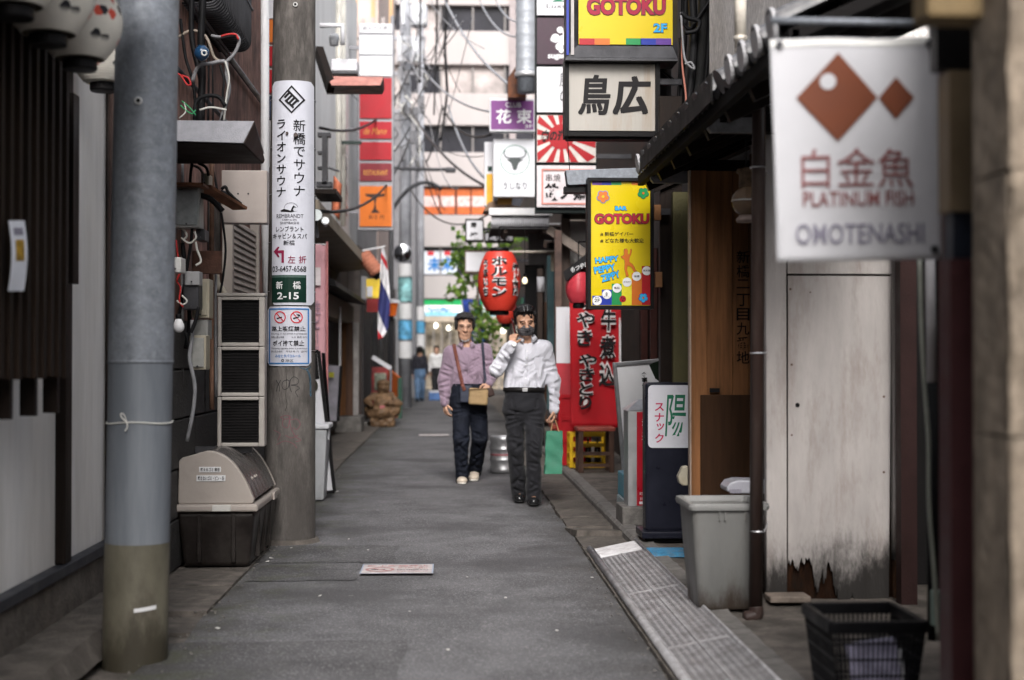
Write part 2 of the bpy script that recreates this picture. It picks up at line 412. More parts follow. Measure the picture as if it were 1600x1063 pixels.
def mould(m, z0, z1, dark=(.022, .019, .017)):
    """mildew that belongs to the board: dense specks near its lower end"""
    nt = m.node_tree; N, L = nt.nodes, nt.links; b = N['Principled BSDF']; tc = [x for x in N if x.type == 'TEX_COORD'][0]
    cur = b.inputs['Base Color'].links[0].from_socket
    sx = N.new('ShaderNodeSeparateXYZ'); L.new(tc.outputs['Object'], sx.inputs[0])
    a_ = N.new('ShaderNodeMapRange'); a_.inputs[1].default_value = z1; a_.inputs[2].default_value = z0; L.new(sx.outputs[2], a_.inputs[0])
    n_ = N.new('ShaderNodeTexNoise'); n_.inputs['Scale'].default_value = 26; n_.inputs['Detail'].default_value = 8; n_.inputs['Roughness'].default_value = .8; L.new(tc.outputs['Object'], n_.inputs['Vector'])
    n2_ = N.new('ShaderNodeTexNoise'); n2_.inputs['Scale'].default_value = 5; n2_.inputs['Detail'].default_value = 3; L.new(tc.outputs['Object'], n2_.inputs['Vector'])
    mp_ = N.new('ShaderNodeMapping'); mp_.inputs['Scale'].default_value = (1, 1, .35); L.new(tc.outputs['Object'], mp_.inputs[0]); L.new(mp_.outputs[0], n_.inputs['Vector']); L.new(mp_.outputs[0], n2_.inputs['Vector'])
    ad = N.new('ShaderNodeMath'); ad.operation = 'MULTIPLY_ADD'; ad.inputs[1].default_value = .9; L.new(n_.outputs[0], ad.inputs[0]); L.new(a_.outputs[0], ad.inputs[2])
    ad2 = N.new('ShaderNodeMath'); ad2.operation = 'MULTIPLY_ADD'; ad2.inputs[1].default_value = 1.1; L.new(n2_.outputs[0], ad2.inputs[0]); L.new(ad.outputs[0], ad2.inputs[2])
    r_ = N.new('ShaderNodeMapRange'); r_.interpolation_type = 'SMOOTHSTEP'; r_.inputs[1].default_value = 1.28; r_.inputs[2].default_value = 1.85; r_.inputs[4].default_value = .95; L.new(ad2.outputs[0], r_.inputs[0])
    mx = N.new('ShaderNodeMix'); mx.data_type = 'RGBA'; mx.inputs[7].default_value = (*dark, 1); L.new(r_.outputs[0], mx.inputs[0]); L.new(cur, mx.inputs[6]); L.new(mx.outputs[2], b.inputs['Base Color'])

# ------------------------------------------------------------------ asphalt with stone speckle, patches of wear and mossy edge
def asphalt(name, base, moss=0.0):
    m = mat(name, base, 0.82, var=0.22, vs=2.2, bump=0.0, rv=0.08)
    nt = m.node_tree; N, L = nt.nodes, nt.links; b = N['Principled BSDF']
    tc = [n for n in N if n.type == 'TEX_COORD'][0]; cur = b.inputs['Base Color'].links[0].from_socket
    vo = N.new('ShaderNodeTexVoronoi'); vo.inputs['Scale'].default_value = 150; L.new(tc.outputs['Object'], vo.inputs['Vector'])
    ramp = N.new('ShaderNodeMapRange'); ramp.inputs[1].default_value = 0.80; ramp.inputs[2].default_value = 1.0; ramp.inputs[4].default_value = 0.55
    sep = N.new('ShaderNodeSeparateColor'); L.new(vo.outputs['Color'], sep.inputs[0]); L.new(sep.outputs[0], ramp.inputs[0])
    mx = N.new('ShaderNodeMix'); mx.data_type = 'RGBA'; mx.inputs[7].default_value = (0.36, 0.35, 0.35, 1)
    L.new(ramp.outputs[0], mx.inputs[0]); L.new(cur, mx.inputs[6]); out = mx.outputs[2]
    r2 = N.new('ShaderNodeMapRange'); r2.inputs[1].default_value = 0.75; r2.inputs[2].default_value = 1.0; r2.inputs[4].default_value = 0.4
    L.new(sep.outputs[1], r2.inputs[0])
    m2 = N.new('ShaderNodeMix'); m2.data_type = 'RGBA'; m2.inputs[7].default_value = (0.025, 0.025, 0.026, 1)
    L.new(r2.outputs[0], m2.inputs[0]); L.new(out, m2.inputs[6]); out = m2.outputs[2]
    # big darker repairs and oil stains
    nz = N.new('ShaderNodeTexNoise'); nz.inputs['Scale'].default_value = 0.9; nz.inputs['Detail'].default_value = 7; L.new(tc.outputs['Object'], nz.inputs['Vector'])
    r3 = N.new('ShaderNodeMapRange'); r3.inputs[1].default_value = 0.52; r3.inputs[2].default_value = 0.66; r3.inputs[4].default_value = 0.7; L.new(nz.outputs[0], r3.inputs[0])
    m3 = N.new('ShaderNodeMix'); m3.data_type = 'RGBA'; m3.inputs[7].default_value = (0.06, 0.058, 0.06, 1)
    L.new(r3.outputs[0], m3.inputs[0]); L.new(out, m3.inputs[6]); out = m3.outputs[2]
    # pale chewing-gum spots
    v2 = N.new('ShaderNodeTexVoronoi'); v2.inputs['Scale'].default_value = 4.2; L.new(tc.outputs['Object'], v2.inputs['Vector'])
    r4 = N.new('ShaderNodeMapRange'); r4.inputs[1].default_value = 0.075; r4.inputs[2].default_value = 0.05; r4.inputs[4].default_value = 0.5; L.new(v2.outputs['Distance'], r4.inputs[0])
    m4 = N.new('ShaderNodeMix'); m4.data_type = 'RGBA'; m4.inputs[7].default_value = (0.2, 0.19, 0.185, 1)
    L.new(r4.outputs[0], m4.inputs[0]); L.new(out, m4.inputs[6]); out = m4.outputs[2]
    if moss:
        sx = N.new('ShaderNodeSeparateXYZ'); L.new(tc.outputs['Object'], sx.inputs[0])
        ma = N.new('ShaderNodeMapRange'); ma.inputs[1].default_value = -0.62; ma.inputs[2].default_value = -1.3; L.new(sx.outputs[0], ma.inputs[0])
        n5 = N.new('ShaderNodeTexNoise'); n5.inputs['Scale'].default_value = 4; n5.inputs['Detail'].default_value = 8; n5.inputs['Roughness'].default_value = 0.75; L.new(tc.outputs['Object'], n5.inputs['Vector'])
        r5 = N.new('ShaderNodeMapRange'); r5.inputs[1].default_value = 0.48; r5.inputs[2].default_value = 0.7; L.new(n5.outputs[0], r5.inputs[0])
        mm = N.new('ShaderNodeMath'); mm.operation = 'MULTIPLY'; L.new(ma.outputs[0], mm.inputs[0]); L.new(r5.outputs[0], mm.inputs[1])
        m6 = N.new('ShaderNodeMix'); m6.data_type = 'RGBA'; m6.inputs[7].default_value = (0.075, 0.085, 0.03, 1)
        L.new(mm.outputs[0], m6.inputs[0]); L.new(out, m6.inputs[6]); out = m6.outputs[2]
    if moss:   # grime swept to both edges, broken up by noise
        ab = N.new('ShaderNodeMath'); ab.operation = 'ABSOLUTE'; of = N.new('ShaderNodeMath'); of.inputs[1].default_value = .17; L.new(sx.outputs[0], of.inputs[0]); L.new(of.outputs[0], ab.inputs[0])
        n7 = N.new('ShaderNodeTexNoise'); n7.inputs['Scale'].default_value = 2.3; n7.inputs['Detail'].default_value = 9; n7.inputs['Roughness'].default_value = .7; L.new(tc.outputs['Object'], n7.inputs['Vector'])
        a7 = N.new('ShaderNodeMath'); a7.operation = 'MULTIPLY_ADD'; a7.inputs[1].default_value = 1.3; L.new(n7.outputs[0], a7.inputs[0]); L.new(ab.outputs[0], a7.inputs[2])
        r7 = N.new('ShaderNodeMapRange'); r7.inputs[1].default_value = 1.35; r7.inputs[2].default_value = 1.85; r7.inputs[4].default_value = .7; L.new(a7.outputs[0], r7.inputs[0])
        m7 = N.new('ShaderNodeMix'); m7.data_type = 'RGBA'; m7.inputs[7].default_value = (.045, .041, .036, 1); L.new(r7.outputs[0], m7.inputs[0]); L.new(out, m7.inputs[6]); out = m7.outputs[2]
    L.new(out, b.inputs['Base Color'])
    bp = N.new('ShaderNodeBump'); bp.inputs['Strength'].default_value = 0.55; bp.inputs['Distance'].default_value = 0.006
    L.new(vo.outputs['Distance'], bp.inputs['Height']); L.new(bp.outputs[0], b.inputs['Normal'])
    return m
asph = asphalt('worn_asphalt', (0.118, 0.116, 0.121), 1.0)
asph2 = asphalt('darker_asphalt_repair', (0.086, 0.084, 0.087), 1.0)

# ------------------------------------------------------------------ ground
MB().grid(lambda u, v: (-150 + 300 * u, -60 + 360 * v, -0.03), 12, 12).build('ground', concd).__setitem__('kind', 'structure')
def redge(y):   # right edge of the asphalt
    return 0.865 + 0.02 * math.sin(y * 0.9) + 0.012 * math.sin(y * 3.1 + 1) + (0.25 * min(1, max(0, (y - 15) / 6)))
def ledge(y):
    return -1.2 - 0.12 * min(1, max(0, (y - 9) / 8)) + 0.02 * math.sin(y * 1.3) + 0.01 * math.sin(y * 4.3)
def road(u, v):
    y = 0.5 + 49 * v; x = ledge(y) + (redge(y) - ledge(y)) * u
    z = 0.006 * mnoise.noise((x * 0.8, y * 0.5, 0)) + 0.003 * mnoise.noise((x * 3, y * 3, 4))
    return (x, y, z + 0.006 - 0.02 * (abs(u - 0.5) * 2) ** 4 * 0.4)
tag(MB().grid(road, 24, 240).build('alley_road', asph, smooth=True), kind='structure')
tag(MB().box(-60, 60, 49.5, 57.5, -0.028, -0.004).build('cross_street', asph2), kind='structure')
# repaired strips cut into the asphalt
def patch(x0, x1, y0, y1, m=asph2, z=0.016):
    def fn(u, v):
        x, y = x0 + (x1 - x0) * u + 0.012 * math.sin(v * 9), y0 + (y1 - y0) * v + 0.01 * math.sin(u * 11)
        uu = (x - ledge(y)) / (redge(y) - ledge(y)); return (x, y, road(uu, (y - 0.5) / 49)[2] + z)
    return tag(MB().grid(fn, 30, 16).build('asphalt_repair', m, smooth=True), kind='structure')
a = G(565, 884); patch(-1.15, a.x, 8.0, 8.62, asph2, 0.004)
patch(-1.1, -0.35, 8.7, 9.5, asph2, 0.003)
patch(-1.25, -0.2, 5.0, 6.3, asph2, 0.003)
# right gutter of cast slabs
gut = tag(MB().box(0.80, 1.175, 0.5, 30, -0.029, -0.012).build('gutter_right', concd), kind='structure')
sl = MB().box(-0.165, 0.165, -0.295, 0.295, -0.02, 0.022).mesh('slab', concd)
y = 1.0; i = 0
while y < 22:
    tilt = (random.uniform(-.006, .006), random.uniform(-.01, .02), random.uniform(-.01, .01))
    if abs(y - 10.2) < 0.31: tilt = (-0.09, 0.03, 0.06)
    o = inst(sl, 'slab', gut, (1.015 + random.uniform(-.004, .004), y, random.uniform(-.003, .004) + (0.012 if abs(y - 10.2) < .31 else 0)), tilt); y += 0.606
kb = tag(MB().box(1.185, 1.275, 0.5, 24, -0.029, 0.03).build('kerb_right', concd), kind='structure')
def kerbstone(seed):
    rnd = random.Random(seed); mb = MB()
    def fn(u, v):
        t = u * 4
        prof = [(1.178, -0.02), (1.178, 0.058), (1.196, 0.078), (1.275, 0.082), (1.285, 0.082)]
        k = min(3, int(t)); q = t - k; a, b2 = prof[k], prof[k + 1]
        x = a[0] + (b2[0] - a[0]) * q; z = a[1] + (b2[1] - a[1]) * q
        return (x + 0.006 * mnoise.noise((x * 20, v * 8 + seed, z * 20)), -0.297 + 0.594 * v, z + 0.008 * mnoise.noise((x * 15, v * 9 + seed * 3, 1)))
    mb.grid(fn, 4, 9); n = len(mb.v)
    mb.f.append(tuple(range(0, 5))); mb.f.append(tuple(range(n - 5, n))[::-1]); return mb.mesh('kerbstone', conc)
ks = [kerbstone(i) for i in range(4)]
for i in range(36): inst(ks[i % 4], 'kerbstone', kb, (0, 1.0 + i * 0.603, 0), (0, 0, 0))
def pave(u, v):
    x = 1.28 + 2.4 * u; y = 0.5 + 24 * v
    return (x, y, 0.070 + 0.012 * mnoise.noise((x * 2.5, y * 2.5, 3)) + 0.006 * mnoise.noise((x * 9, y * 9, 7)))
tag(MB().grid(pave, 26, 200).build('pavement_right', concd, smooth=True), kind='structure')
# left: gutter slabs, step in front of the plaster wall
gl = tag(MB().box(-1.9, -1.17, 6.6, 40, -0.029, -0.010).build('gutter_left', concd), kind='structure')
s2 = MB().box(-0.25, 0.25, -0.39, 0.39, -0.02, 0.014).mesh('slab', concd)
y = 7.4
while y < 26:
    inst(s2, 'slab', gl, (-1.44 - 0.1 * min(1, max(0, (y - 9) / 8)), y, random.uniform(-.004, .004)), (random.uniform(-.008, .008), random.uniform(-.01, .01), 0)); y += 0.8
tag(MB().grid(lambda u, v: (-1.98 + 0.55 * u, 0.5 + 6.55 * v, 0.105 + 0.008 * mnoise.noise((u * 6, v * 40, 2)) - (0.09 if u > .95 else 0) * 1.0), 10, 60).build('kerb_left', concd), kind='structure')
# pieces of broken concrete at the end of the left step
for (px, py, sx, sy, sz, rz) in ((282, 892, .20, .28, .07, .3), (268, 868, .22, .25, .10, -.2), (125, 948, .16, .3, .07, .5)):
    p = G(px, py); o = tag(MB().cbox((0, 0, sz / 2), (sx, sy, sz), rz, 0.04).build('concrete_block', concd, loc=(p.x, p.y, 0.01), bevel=0.012),
        {282: 'broken concrete block lying beside the tilted drain cover', 268: 'broken concrete block behind the tilted drain cover', 125: 'broken concrete chunk at foot of white plaster wall'}[px], 'concrete block', 'broken concrete on the left kerb')
    o.location = (p.x, p.y, 0.012)
o = MB().cbox((0, 0, 0), (0.30, 0.34, 0.035), 0.5, 0.10, 0.14).build('drain_cover', mat('charcoal_drain', (0.05, 0.05, 0.055), 0.7, bump=0.1, bs=40), loc=(*G(288, 922)[:2], 0.055), bevel=0.004)
tag(o, 'tilted dark grey drain cover beside the galvanised pole', 'drain cover')
# no-smoking print stuck on the asphalt, and a second pale one farther up the alley
fred = mat('faded_red_print', (0.42, 0.22, 0.21), 0.6, var=0.4, vs=30, bump=0)
def sticker(cx, cy, w, d, label, deco):
    p = G(cx, cy); z = 0.022; t = thing('road_sticker', (p.x, p.y, z), label, 'road sticker', 'printed stickers on the asphalt')
    MB().grid(lambda u, v: (p.x - w / 2 + w * u, p.y - d / 2 + d * v, z), 1, 1).build('sheet', mat('worn_white_film', (0.52, 0.48, 0.475), 0.6, var=0.15, vs=20, dirt=0.6, dcol=(0.25, 0.2, 0.2), ds=14), t)
    if deco:
        e = 0.008; mb = MB()
        for (a, b, c, q) in ((-w/2, w/2, -d/2, -d/2+e), (-w/2, w/2, d/2-e, d/2), (-w/2, -w/2+e, -d/2+e, d/2-e), (w/2-e, w/2, -d/2+e, d/2-e)):
            mb.add([(p.x+a, p.y+c, z+.002), (p.x+b, p.y+c, z+.002), (p.x+b, p.y+q, z+.002), (p.x+a, p.y+q, z+.002)], [(0, 1, 2, 3)])
        mb.build('border', mat('faded_blue_print', (0.28, 0.33, 0.42), 0.6, bump=0), t)
        mb = MB(); cx0, cy0 = p.x - 0.10, p.y - 0.03
        ring = lambda r: [(cx0 + r * math.cos(i * math.pi / 14), cy0 + r * math.sin(i * math.pi / 14), z + .002) for i in range(28)]
        A, B = ring(0.085), ring(0.066); mb.add(A + B, [(i, (i + 1) % 28, 28 + (i + 1) % 28, 28 + i) for i in range(28)])
        mb.add([(cx0 - .055, cy0 + .045, z + .002), (cx0 - .043, cy0 + .057, z + .002), (cx0 + .055, cy0 - .045, z + .002), (cx0 + .043, cy0 - .057, z + .002)], [(0, 1, 2, 3)])
        mb.build('prohibition_ring', fred, t)
        mb = MB(); mb.box(cx0 - .05, cx0 + .03, cy0 - .008, cy0 + .008, z + .001, z + .0015); mb.build('cigarette', ink, t)
        def place(s, x0, x1, y0, y1, m): text(t, s, 0, 0, 0, 0, 0, m, 0.02, fn=lambda u, v: Vector((p.x + x0 + (x1 - x0) * u, p.y + y0 + (y1 - y0) * v, z + .002)))
        place('路上喫煙禁止', -0.18, 0.18, 0.075, 0.14, fred)
        place('ポイ捨て禁止', 0.0, 0.18, 0.0, 0.055, fred)
        place('NO SMOKING', 0.0, 0.18, -0.06, -0.03, ink)
        place('みなとタバコルール', 0.0, 0.18, -0.13, -0.085, fred)
sticker(621, 895, 0.42, 0.36, 'white and red no-smoking sticker on asphalt in the foreground', True)
sticker(678, 682, 0.48, 0.42, 'small faded pale sticker on asphalt far behind the lavender-shirted man', False)
# aluminium ramp plates over the gutter
def ramp():
    y0, y1 = G(925, 868).y + 0.02, 4.0
    x0, x1, z0, z1 = 0.885, 1.175, 0.034, 0.092
    t = thing('threshold_ramp', (1.03, 6.5, 0.03), 'pale ribbed metal ramp plate lying along the right kerb', 'ramp')
    m_ = mat('weathered_ramp_metal', (0.44, 0.43, 0.44), 0.5, metal=0.3, var=0.16, vs=14, bump=0.03, dirt=0.5, dcol=(0.17, 0.15, 0.14), ds=9)
    md = mat('ramp_slot_shade', (0.15, 0.14, 0.14), 0.8, var=0.2)
    P = lambda u, yy, dz=0.0: (x0 + (x1 - x0) * u, yy, z0 + (z1 - z0) * u + dz)
    cuts = [y0, y0 - .42, y0 - 1.75, y0 - 3.1, y1]
    for k in range(4):
        a, b = cuts[k] - .003, cuts[k + 1] + .003
        mb = MB(); mb.add([P(0, a), P(1, a), P(1, b), P(0, b), P(0, a, -.03), P(1, a, -.05), P(1, b, -.05), P(0, b, -.03)],
                          [(0, 3, 2, 1), (4, 5, 6, 7), (0, 1, 5, 4), (2, 3, 7, 6), (1, 2, 6, 5), (3, 0, 4, 7)])
        pl = mb.build('ramp_plate', m_, t)
        sl_ = MB(); rd = MB(); yy = a - .03; row = 0
        while yy > b + .02:
            if k:
                for j in range(9):
                    u = .07 + j * .098 + (.02 if row % 2 else 0)
                    if u + .075 > .97: continue
                    sl_.add([P(u, yy, .0012), P(u + .068, yy, .0012), P(u + .068, yy - .0085, .0012), P(u, yy - .0085, .0012)], [(0, 3, 2, 1)])  # flat dark quads, the shade of the slots put into their colour
            else: rd.add([P(.08, yy, .005), P(.94, yy, .005), P(.94, yy - .008, .005), P(.08, yy - .008, .005), P(.08, yy + .003, 0), P(.94, yy + .003, 0), P(.94, yy - .011, 0), P(.08, yy - .011, 0)], [(0, 3, 2, 1), (0, 1, 5, 4), (2, 3, 7, 6)])
            yy -= .0195; row += 1
        for mb_, nm, mm in ((sl_, 'painted_slots', md), (rd, 'ridges', m_)):
            if mb_.v: o_ = mb_.build(nm, mm, pl); o_['kind'] = 'stuff'
        if k:
            q = MB()
            for ua in (.03, .5, .955): q.add([P(ua, a, .006), P(ua + .02, a, .006), P(ua + .02, b, .006), P(ua, b, .006), P(ua - .008, a, 0), P(ua + .028, a, 0), P(ua + .028, b, 0), P(ua - .008, b, 0)], [(0, 3, 2, 1), (0, 4, 7, 3), (1, 2, 6, 5)])
            o_ = q.build('long_ridges', m_, pl); o_['kind'] = 'stuff'
    MB().tube([(x0 - .004, y0 + .0, z0 + .004), (x0 - .004, y1, z0 + .004)], 0.021, 10).build('edge_rail', m_, t, smooth=True)
    MB().tube([(x1 - .004, y0, z1 + .006), (x1 - .004, y1, z1 + .006)], 0.008, 8).build('edge_rail', m_, t, smooth=True)
ramp()
# blue utility cover and floor mat on the right pavement
p = G(1040, 862, .09); bl = mat('blue_hydrant_cover', (0.05, 0.22, 0.38), 0.6, var=0.25, vs=20, dirt=0.6, dcol=(0.15, 0.16, 0.17), ds=16)
t = thing('utility_cover', (p.x, p.y, .09), 'small blue worn cover set in pavement beside the grey bin', 'cover')
MB().box(p.x - .12, p.x + .13, p.y - .13, p.y + .13, .074, .096).build('lid', bl, t)
rr = MB()
for k in range(7): rr.box(p.x - .10, p.x + .11, p.y - .11 + k * .034, p.y - .095 + k * .034, .0965, .100)
rr.build('raised_ribs', bl, t)

# cracks in the asphalt, grit along the edges, scraps of litter
def on_road(x, y): return road((x - ledge(y)) / (redge(y) - ledge(y)), (y - 0.5) / 49)[2]
crk = mat('asphalt_crack', (0.02, 0.019, 0.019), 0.9, bump=0)
rr = random.Random(12)
def crack(x, y, dx, dy, n, w):
    A = []; B = []
    for i in range(n + 1):
        A.append((x - dy * w * rr.uniform(.2, 1), y + dx * w * rr.uniform(.2, 1))); B.append((x + dy * w * rr.uniform(.2, 1), y - dx * w * rr.uniform(.2, 1)))
        a = math.atan2(dy, dx) + rr.uniform(-.5, .5); st = rr.uniform(.05, .12); x += math.cos(a) * st; y += math.sin(a) * st
    P = [(p[0], p[1], on_road(*p) + .0045) for p in A + B]
    return tag(MB().add(P, [(i, i + 1, n + 2 + i, n + 1 + i) for i in range(n)]).build('asphalt_crack', crk), kind='structure')
for (px, py, dx, dy, n) in ((505, 892, 1, .1, 6), (560, 880, .1, -1, 3), (430, 880, 1, .2, 5)):
    g_ = G(px, py); crack(g_.x, g_.y, dx, dy, n, .0035)
gr = MB()
for i in range(900):
    y = rr.uniform(4.8, 16); side = rr.random() < .5
    x = (redge(y) + rr.gauss(0, .05)) if side else (ledge(y) + rr.gauss(0, .06)); s_ = rr.uniform(.002, .006)
    z = max(on_road(x, y), .012) + s_ * .3; gr.cbox((x, y, z), (s_ * rr.uniform(1, 2), s_ * rr.uniform(1, 2), s_), rr.uniform(0, 3), rr.uniform(-.3, .3))
tag(gr.build('grit', mat('grit', (0.13, 0.12, 0.11), .9, var=.5, vs=90, bump=0)), 'loose grit and small stones along the asphalt edges', 'grit', kind='stuff')
lt = MB()
for (px, py, s_) in ((424, 874, .03), (418, 879, .02), (527, 770, .03), (575, 862, .012), (640, 960, .012), (730, 905, .01), (790, 938, .012), (545, 845, .012), (455, 858, .015), (870, 990, .012), (500, 935, .016), (925, 905, .015), (340, 985, .02), (700, 1020, .014), (905, 812, .014)):
    g_ = G(px, py); lt.cbox((g_.x, g_.y, on_road(g_.x, g_.y) + .008), (s_, s_ * .7, .004), px * .7, .15, .1)
tag(lt.build('litter', mat('paper_scrap', (0.45, 0.44, 0.42), .8, var=.2)), 'small pale paper scraps scattered on the asphalt', 'litter', kind='stuff')
# ================================================================== LEFT SIDE
# ------------------------------------------------------------------ near building with plaster wall and hanging slats
t = thing('plaster_building', (-1.75, 4.5, 0), 'near left building with off-white plaster wall and hanging dark wooden slats', 'building')
box('wall', plaster, t, -4.2, -1.75, 0.6, 7.28, 0.31, 2.72)
box('upper_wall', mat('grey_render', (0.20, 0.19, 0.185), 0.9, bump=0.1), t, -4.2, -1.70, 0.4, 7.30, 2.75, 5.6)
box('rear_light_blocker', mat('grey_render', (0.20, 0.19, 0.185)), t, -5, -2.3, -16, 0.35, 0.0, 5.6)  # unseen mass behind the camera, added to cut side fill light
box('plinth', concd, t, -4.2, -1.715, 0.5, 7.30, 0.0, 0.285, 0.01)
box('sill', mat('blue_black_flashing', (0.03, 0.032, 0.04), 0.5, bump=0.02), t, -1.95, -1.695, 0.5, 7.29, 0.287, 0.335, 0.004)
p = WX(102, 870, -1.72); box('wall_post', dwood, t, -1.76, -1.705, p.y - .06, p.y + .05, 0.338, 2.6, 0.004)
box('wall_post', dwood, t, -1.76, -1.705, 5.03, 5.14, 0.338, 2.6, 0.004)
MB().tube([(-1.705, 7.26, 2.7), (-1.70, 7.26, 1.2), (-1.70, 7.24, 0.32), (-1.685, 7.2, 0.08)], 0.032, 10).build('corner_pipe', pipe_br, t, smooth=True)
bk = box('slat_backing', mat('black_backing', (0.010, 0.009, 0.009), 0.8), t, -1.69, -1.645, 1.0, 5.72, 1.19, 2.44)
long_ = MB().box(-0.028, 0.028, -0.018, 0.018, 0, 1.40).mesh('slat', dwood)
short = MB().box(-0.014, 0.014, -0.016, 0.016, 0, 1.24).mesh('slat', mat('slat_edge_wood', (.016, .010, .007), .5, var=.35, vs=9, bump=.06, stretch=9, rnd=.3))
yy = 5.68; k = 0
while yy > 3.2:
    inst(long_, 'slat', t, (-1.575, yy, 1.035)); 
    for j in range(3): inst(short, 'slat', t, (-1.515, yy - 0.05 - 0.10 * j, 1.175 + 0.004 * j))
    yy -= 0.30; k += 1
for z in (1.34, 1.9, 2.38): box('slat_rail', dwood, t, -1.644, -1.532, 1.0, 5.74, z, z + 0.045)
for j in range(3): box('slat', dwood, t, -1.748, -1.66, 5.98 + j * 0.17, 6.08 + j * 0.17, 1.58 + (0 if j else .0), 2.42, 0.003)
box('eave', mat('eave_board', (0.018, 0.014, 0.012), 0.7), t, -1.95, -1.10, 0.8, 5.62, 2.735, 2.80)
for j in range(9): box('rafter', dwood, t, -1.70, -1.12, 1.2 + j * 0.52, 1.27 + j * 0.52, 2.66, 2.733)
# notice taped on the slats
a = WX(26, 400, -1.475)
n = thing('paper_notice', tuple(a), 'white paper notice with yellow picture taped to dark slats', 'notice')
def npx(u, v):
    q = WX(13 + 24 * u, 455 - 110 * v, -1.472); return (q.x + 0.012 * math.sin(v * 3.0), q.y, q.z)
MB().grid(npx, 4, 10).build('sheet', mat('paper', (0.72, 0.74, 0.80), 0.7, var=0.05, bump=0.01), n, solid=0.002)
def npx2(u, v):
    q = npx(0.22 + 0.55 * u, 0.43 + 0.30 * v); return (q[0] + .003, q[1], q[2])
MB().grid(npx2, 3, 5).build('picture', mat('food_photo', (0.38, 0.22, 0.02), 0.5, var=0.6, vs=40), n)
MB().grid(lambda u, v: (lambda q: (q[0] + .003, q[1], q[2]))(npx(0.18 + 0.6 * u, 0.80 + 0.10 * v)), 3, 2).build('heading', mat('grey_print', (0.25, 0.24, 0.3), 0.6, var=0.6, vs=120), n)

# ------------------------------------------------------------------ paper lanterns under the eave
lp = mat('lantern_paper', (0.62, 0.59, 0.53), 0.8, var=0.08, vs=5, bump=0.02, dirt=0.0)
def spots(m):
    nt = m.node_tree; N, L = nt.nodes, nt.links; b = N['Principled BSDF']; tc = [x for x in N if x.type == 'TEX_COORD'][0]
    cur = b.inputs['Base Color'].links[0].from_socket
    v = N.new('ShaderNodeTexVoronoi'); v.inputs['Scale'].default_value = 21; v.distance = 'MANHATTAN'; L.new(tc.outputs['Object'], v.inputs['Vector'])
    sx = N.new('ShaderNodeSeparateXYZ'); L.new(tc.outputs['Object'], sx.inputs[0])
    w = N.new('ShaderNodeMapRange'); w.inputs[1].default_value = 0.09; w.inputs[2].default_value = 0.11; L.new(sx.outputs[2], w.inputs[0])
    r = N.new('ShaderNodeMapRange'); r.inputs[1].default_value = 0.66; r.inputs[2].default_value = 0.60; L.new(v.outputs['Distance'], r.inputs[0])
    mu = N.new('ShaderNodeMath'); mu.operation = 'MULTIPLY'; L.new(w.outputs[0], mu.inputs[0]); L.new(r.outputs[0], mu.inputs[1])
    sc_ = N.new('ShaderNodeSeparateColor'); L.new(v.outputs['Color'], sc_.inputs[0])
    pk = N.new('ShaderNodeMath'); pk.operation = 'GREATER_THAN'; pk.inputs[1].default_value = 0.86; L.new(sc_.outputs[0], pk.inputs[0])
    cm = N.new('ShaderNodeMix'); cm.data_type = 'RGBA'; cm.inputs[6].default_value = (0.02, 0.02, 0.025, 1); cm.inputs[7].default_value = (0.55, 0.08, 0.05, 1); L.new(pk.outputs[0], cm.inputs[0])
    pr = N.new('ShaderNodeMath'); pr.operation = 'GREATER_THAN'; pr.inputs[1].default_value = 0.45; L.new(sc_.outputs[1], pr.inputs[0])
    m3 = N.new('ShaderNodeMath'); m3.operation = 'MULTIPLY'; L.new(mu.outputs[0], m3.inputs[0]); L.new(pr.outputs[0], m3.inputs[1])
    mx = N.new('ShaderNodeMix'); mx.data_type = 'RGBA'; L.new(m3.outputs[0], mx.inputs[0]); L.new(cur, mx.inputs[6]); L.new(cm.outputs[2], mx.inputs[7])
    L.new(mx.outputs[2], b.inputs['Base Color'])
spots(lp)
def lantern_body(r, h, cap_r, ribs=26):
    prof = []
    for i in range(ribs * 4 + 1):
        s = i / (ribs * 4); a = math.pi * (0.09 + 0.82 * s)
        rr = cap_r + (r - cap_r) * math.sin(a) ** 0.85 if math.sin(a) > 0 else cap_r
        prof.append((rr + 0.0022 * abs(math.sin(s * ribs * math.pi)), h * s))
    return prof
lab = ['white spotted paper lantern farthest left, cut by the photo edge', 'white spotted paper lantern, second from the photo edge',
       'white spotted paper lantern overlapping left edge of galvanised pole', 'white spotted paper lantern half hidden behind galvanised pole']
for k, D in enumerate((4.44, 4.82, 5.22, 6.55)):
    zc, x = (2.325, -1.35) if k < 3 else (2.495, -1.585)
    l = thing('paper_lantern', (x, D, zc - 0.028), lab[k], 'lantern', 'white paper lanterns under the left eave')
    MB().lathe([(0, 0), (0.058, 0), (0.062, 0.006), (0.062, 0.036), (0.05, 0.04), (0, 0.04)], (x, D, zc - 0.028), 24).build('bottom_ring', black, l, smooth=False)
    MB().lathe(lantern_body(0.150, 0.275, 0.055), (x, D, zc + 0.012), 36).build('paper_body', lp, l, smooth=True)
    MB().lathe([(0, 0.06), (0.058, 0.055), (0.062, 0.03), (0.062, 0.0), (0, 0)], (x, D, zc + 0.287), 24).build('top_ring', black, l)
    MB().cyl((x, D, zc + 0.345), (x, D, 2.735 if k < 3 else 2.9), 0.004, n=6).build('hanging_cord', black, l)

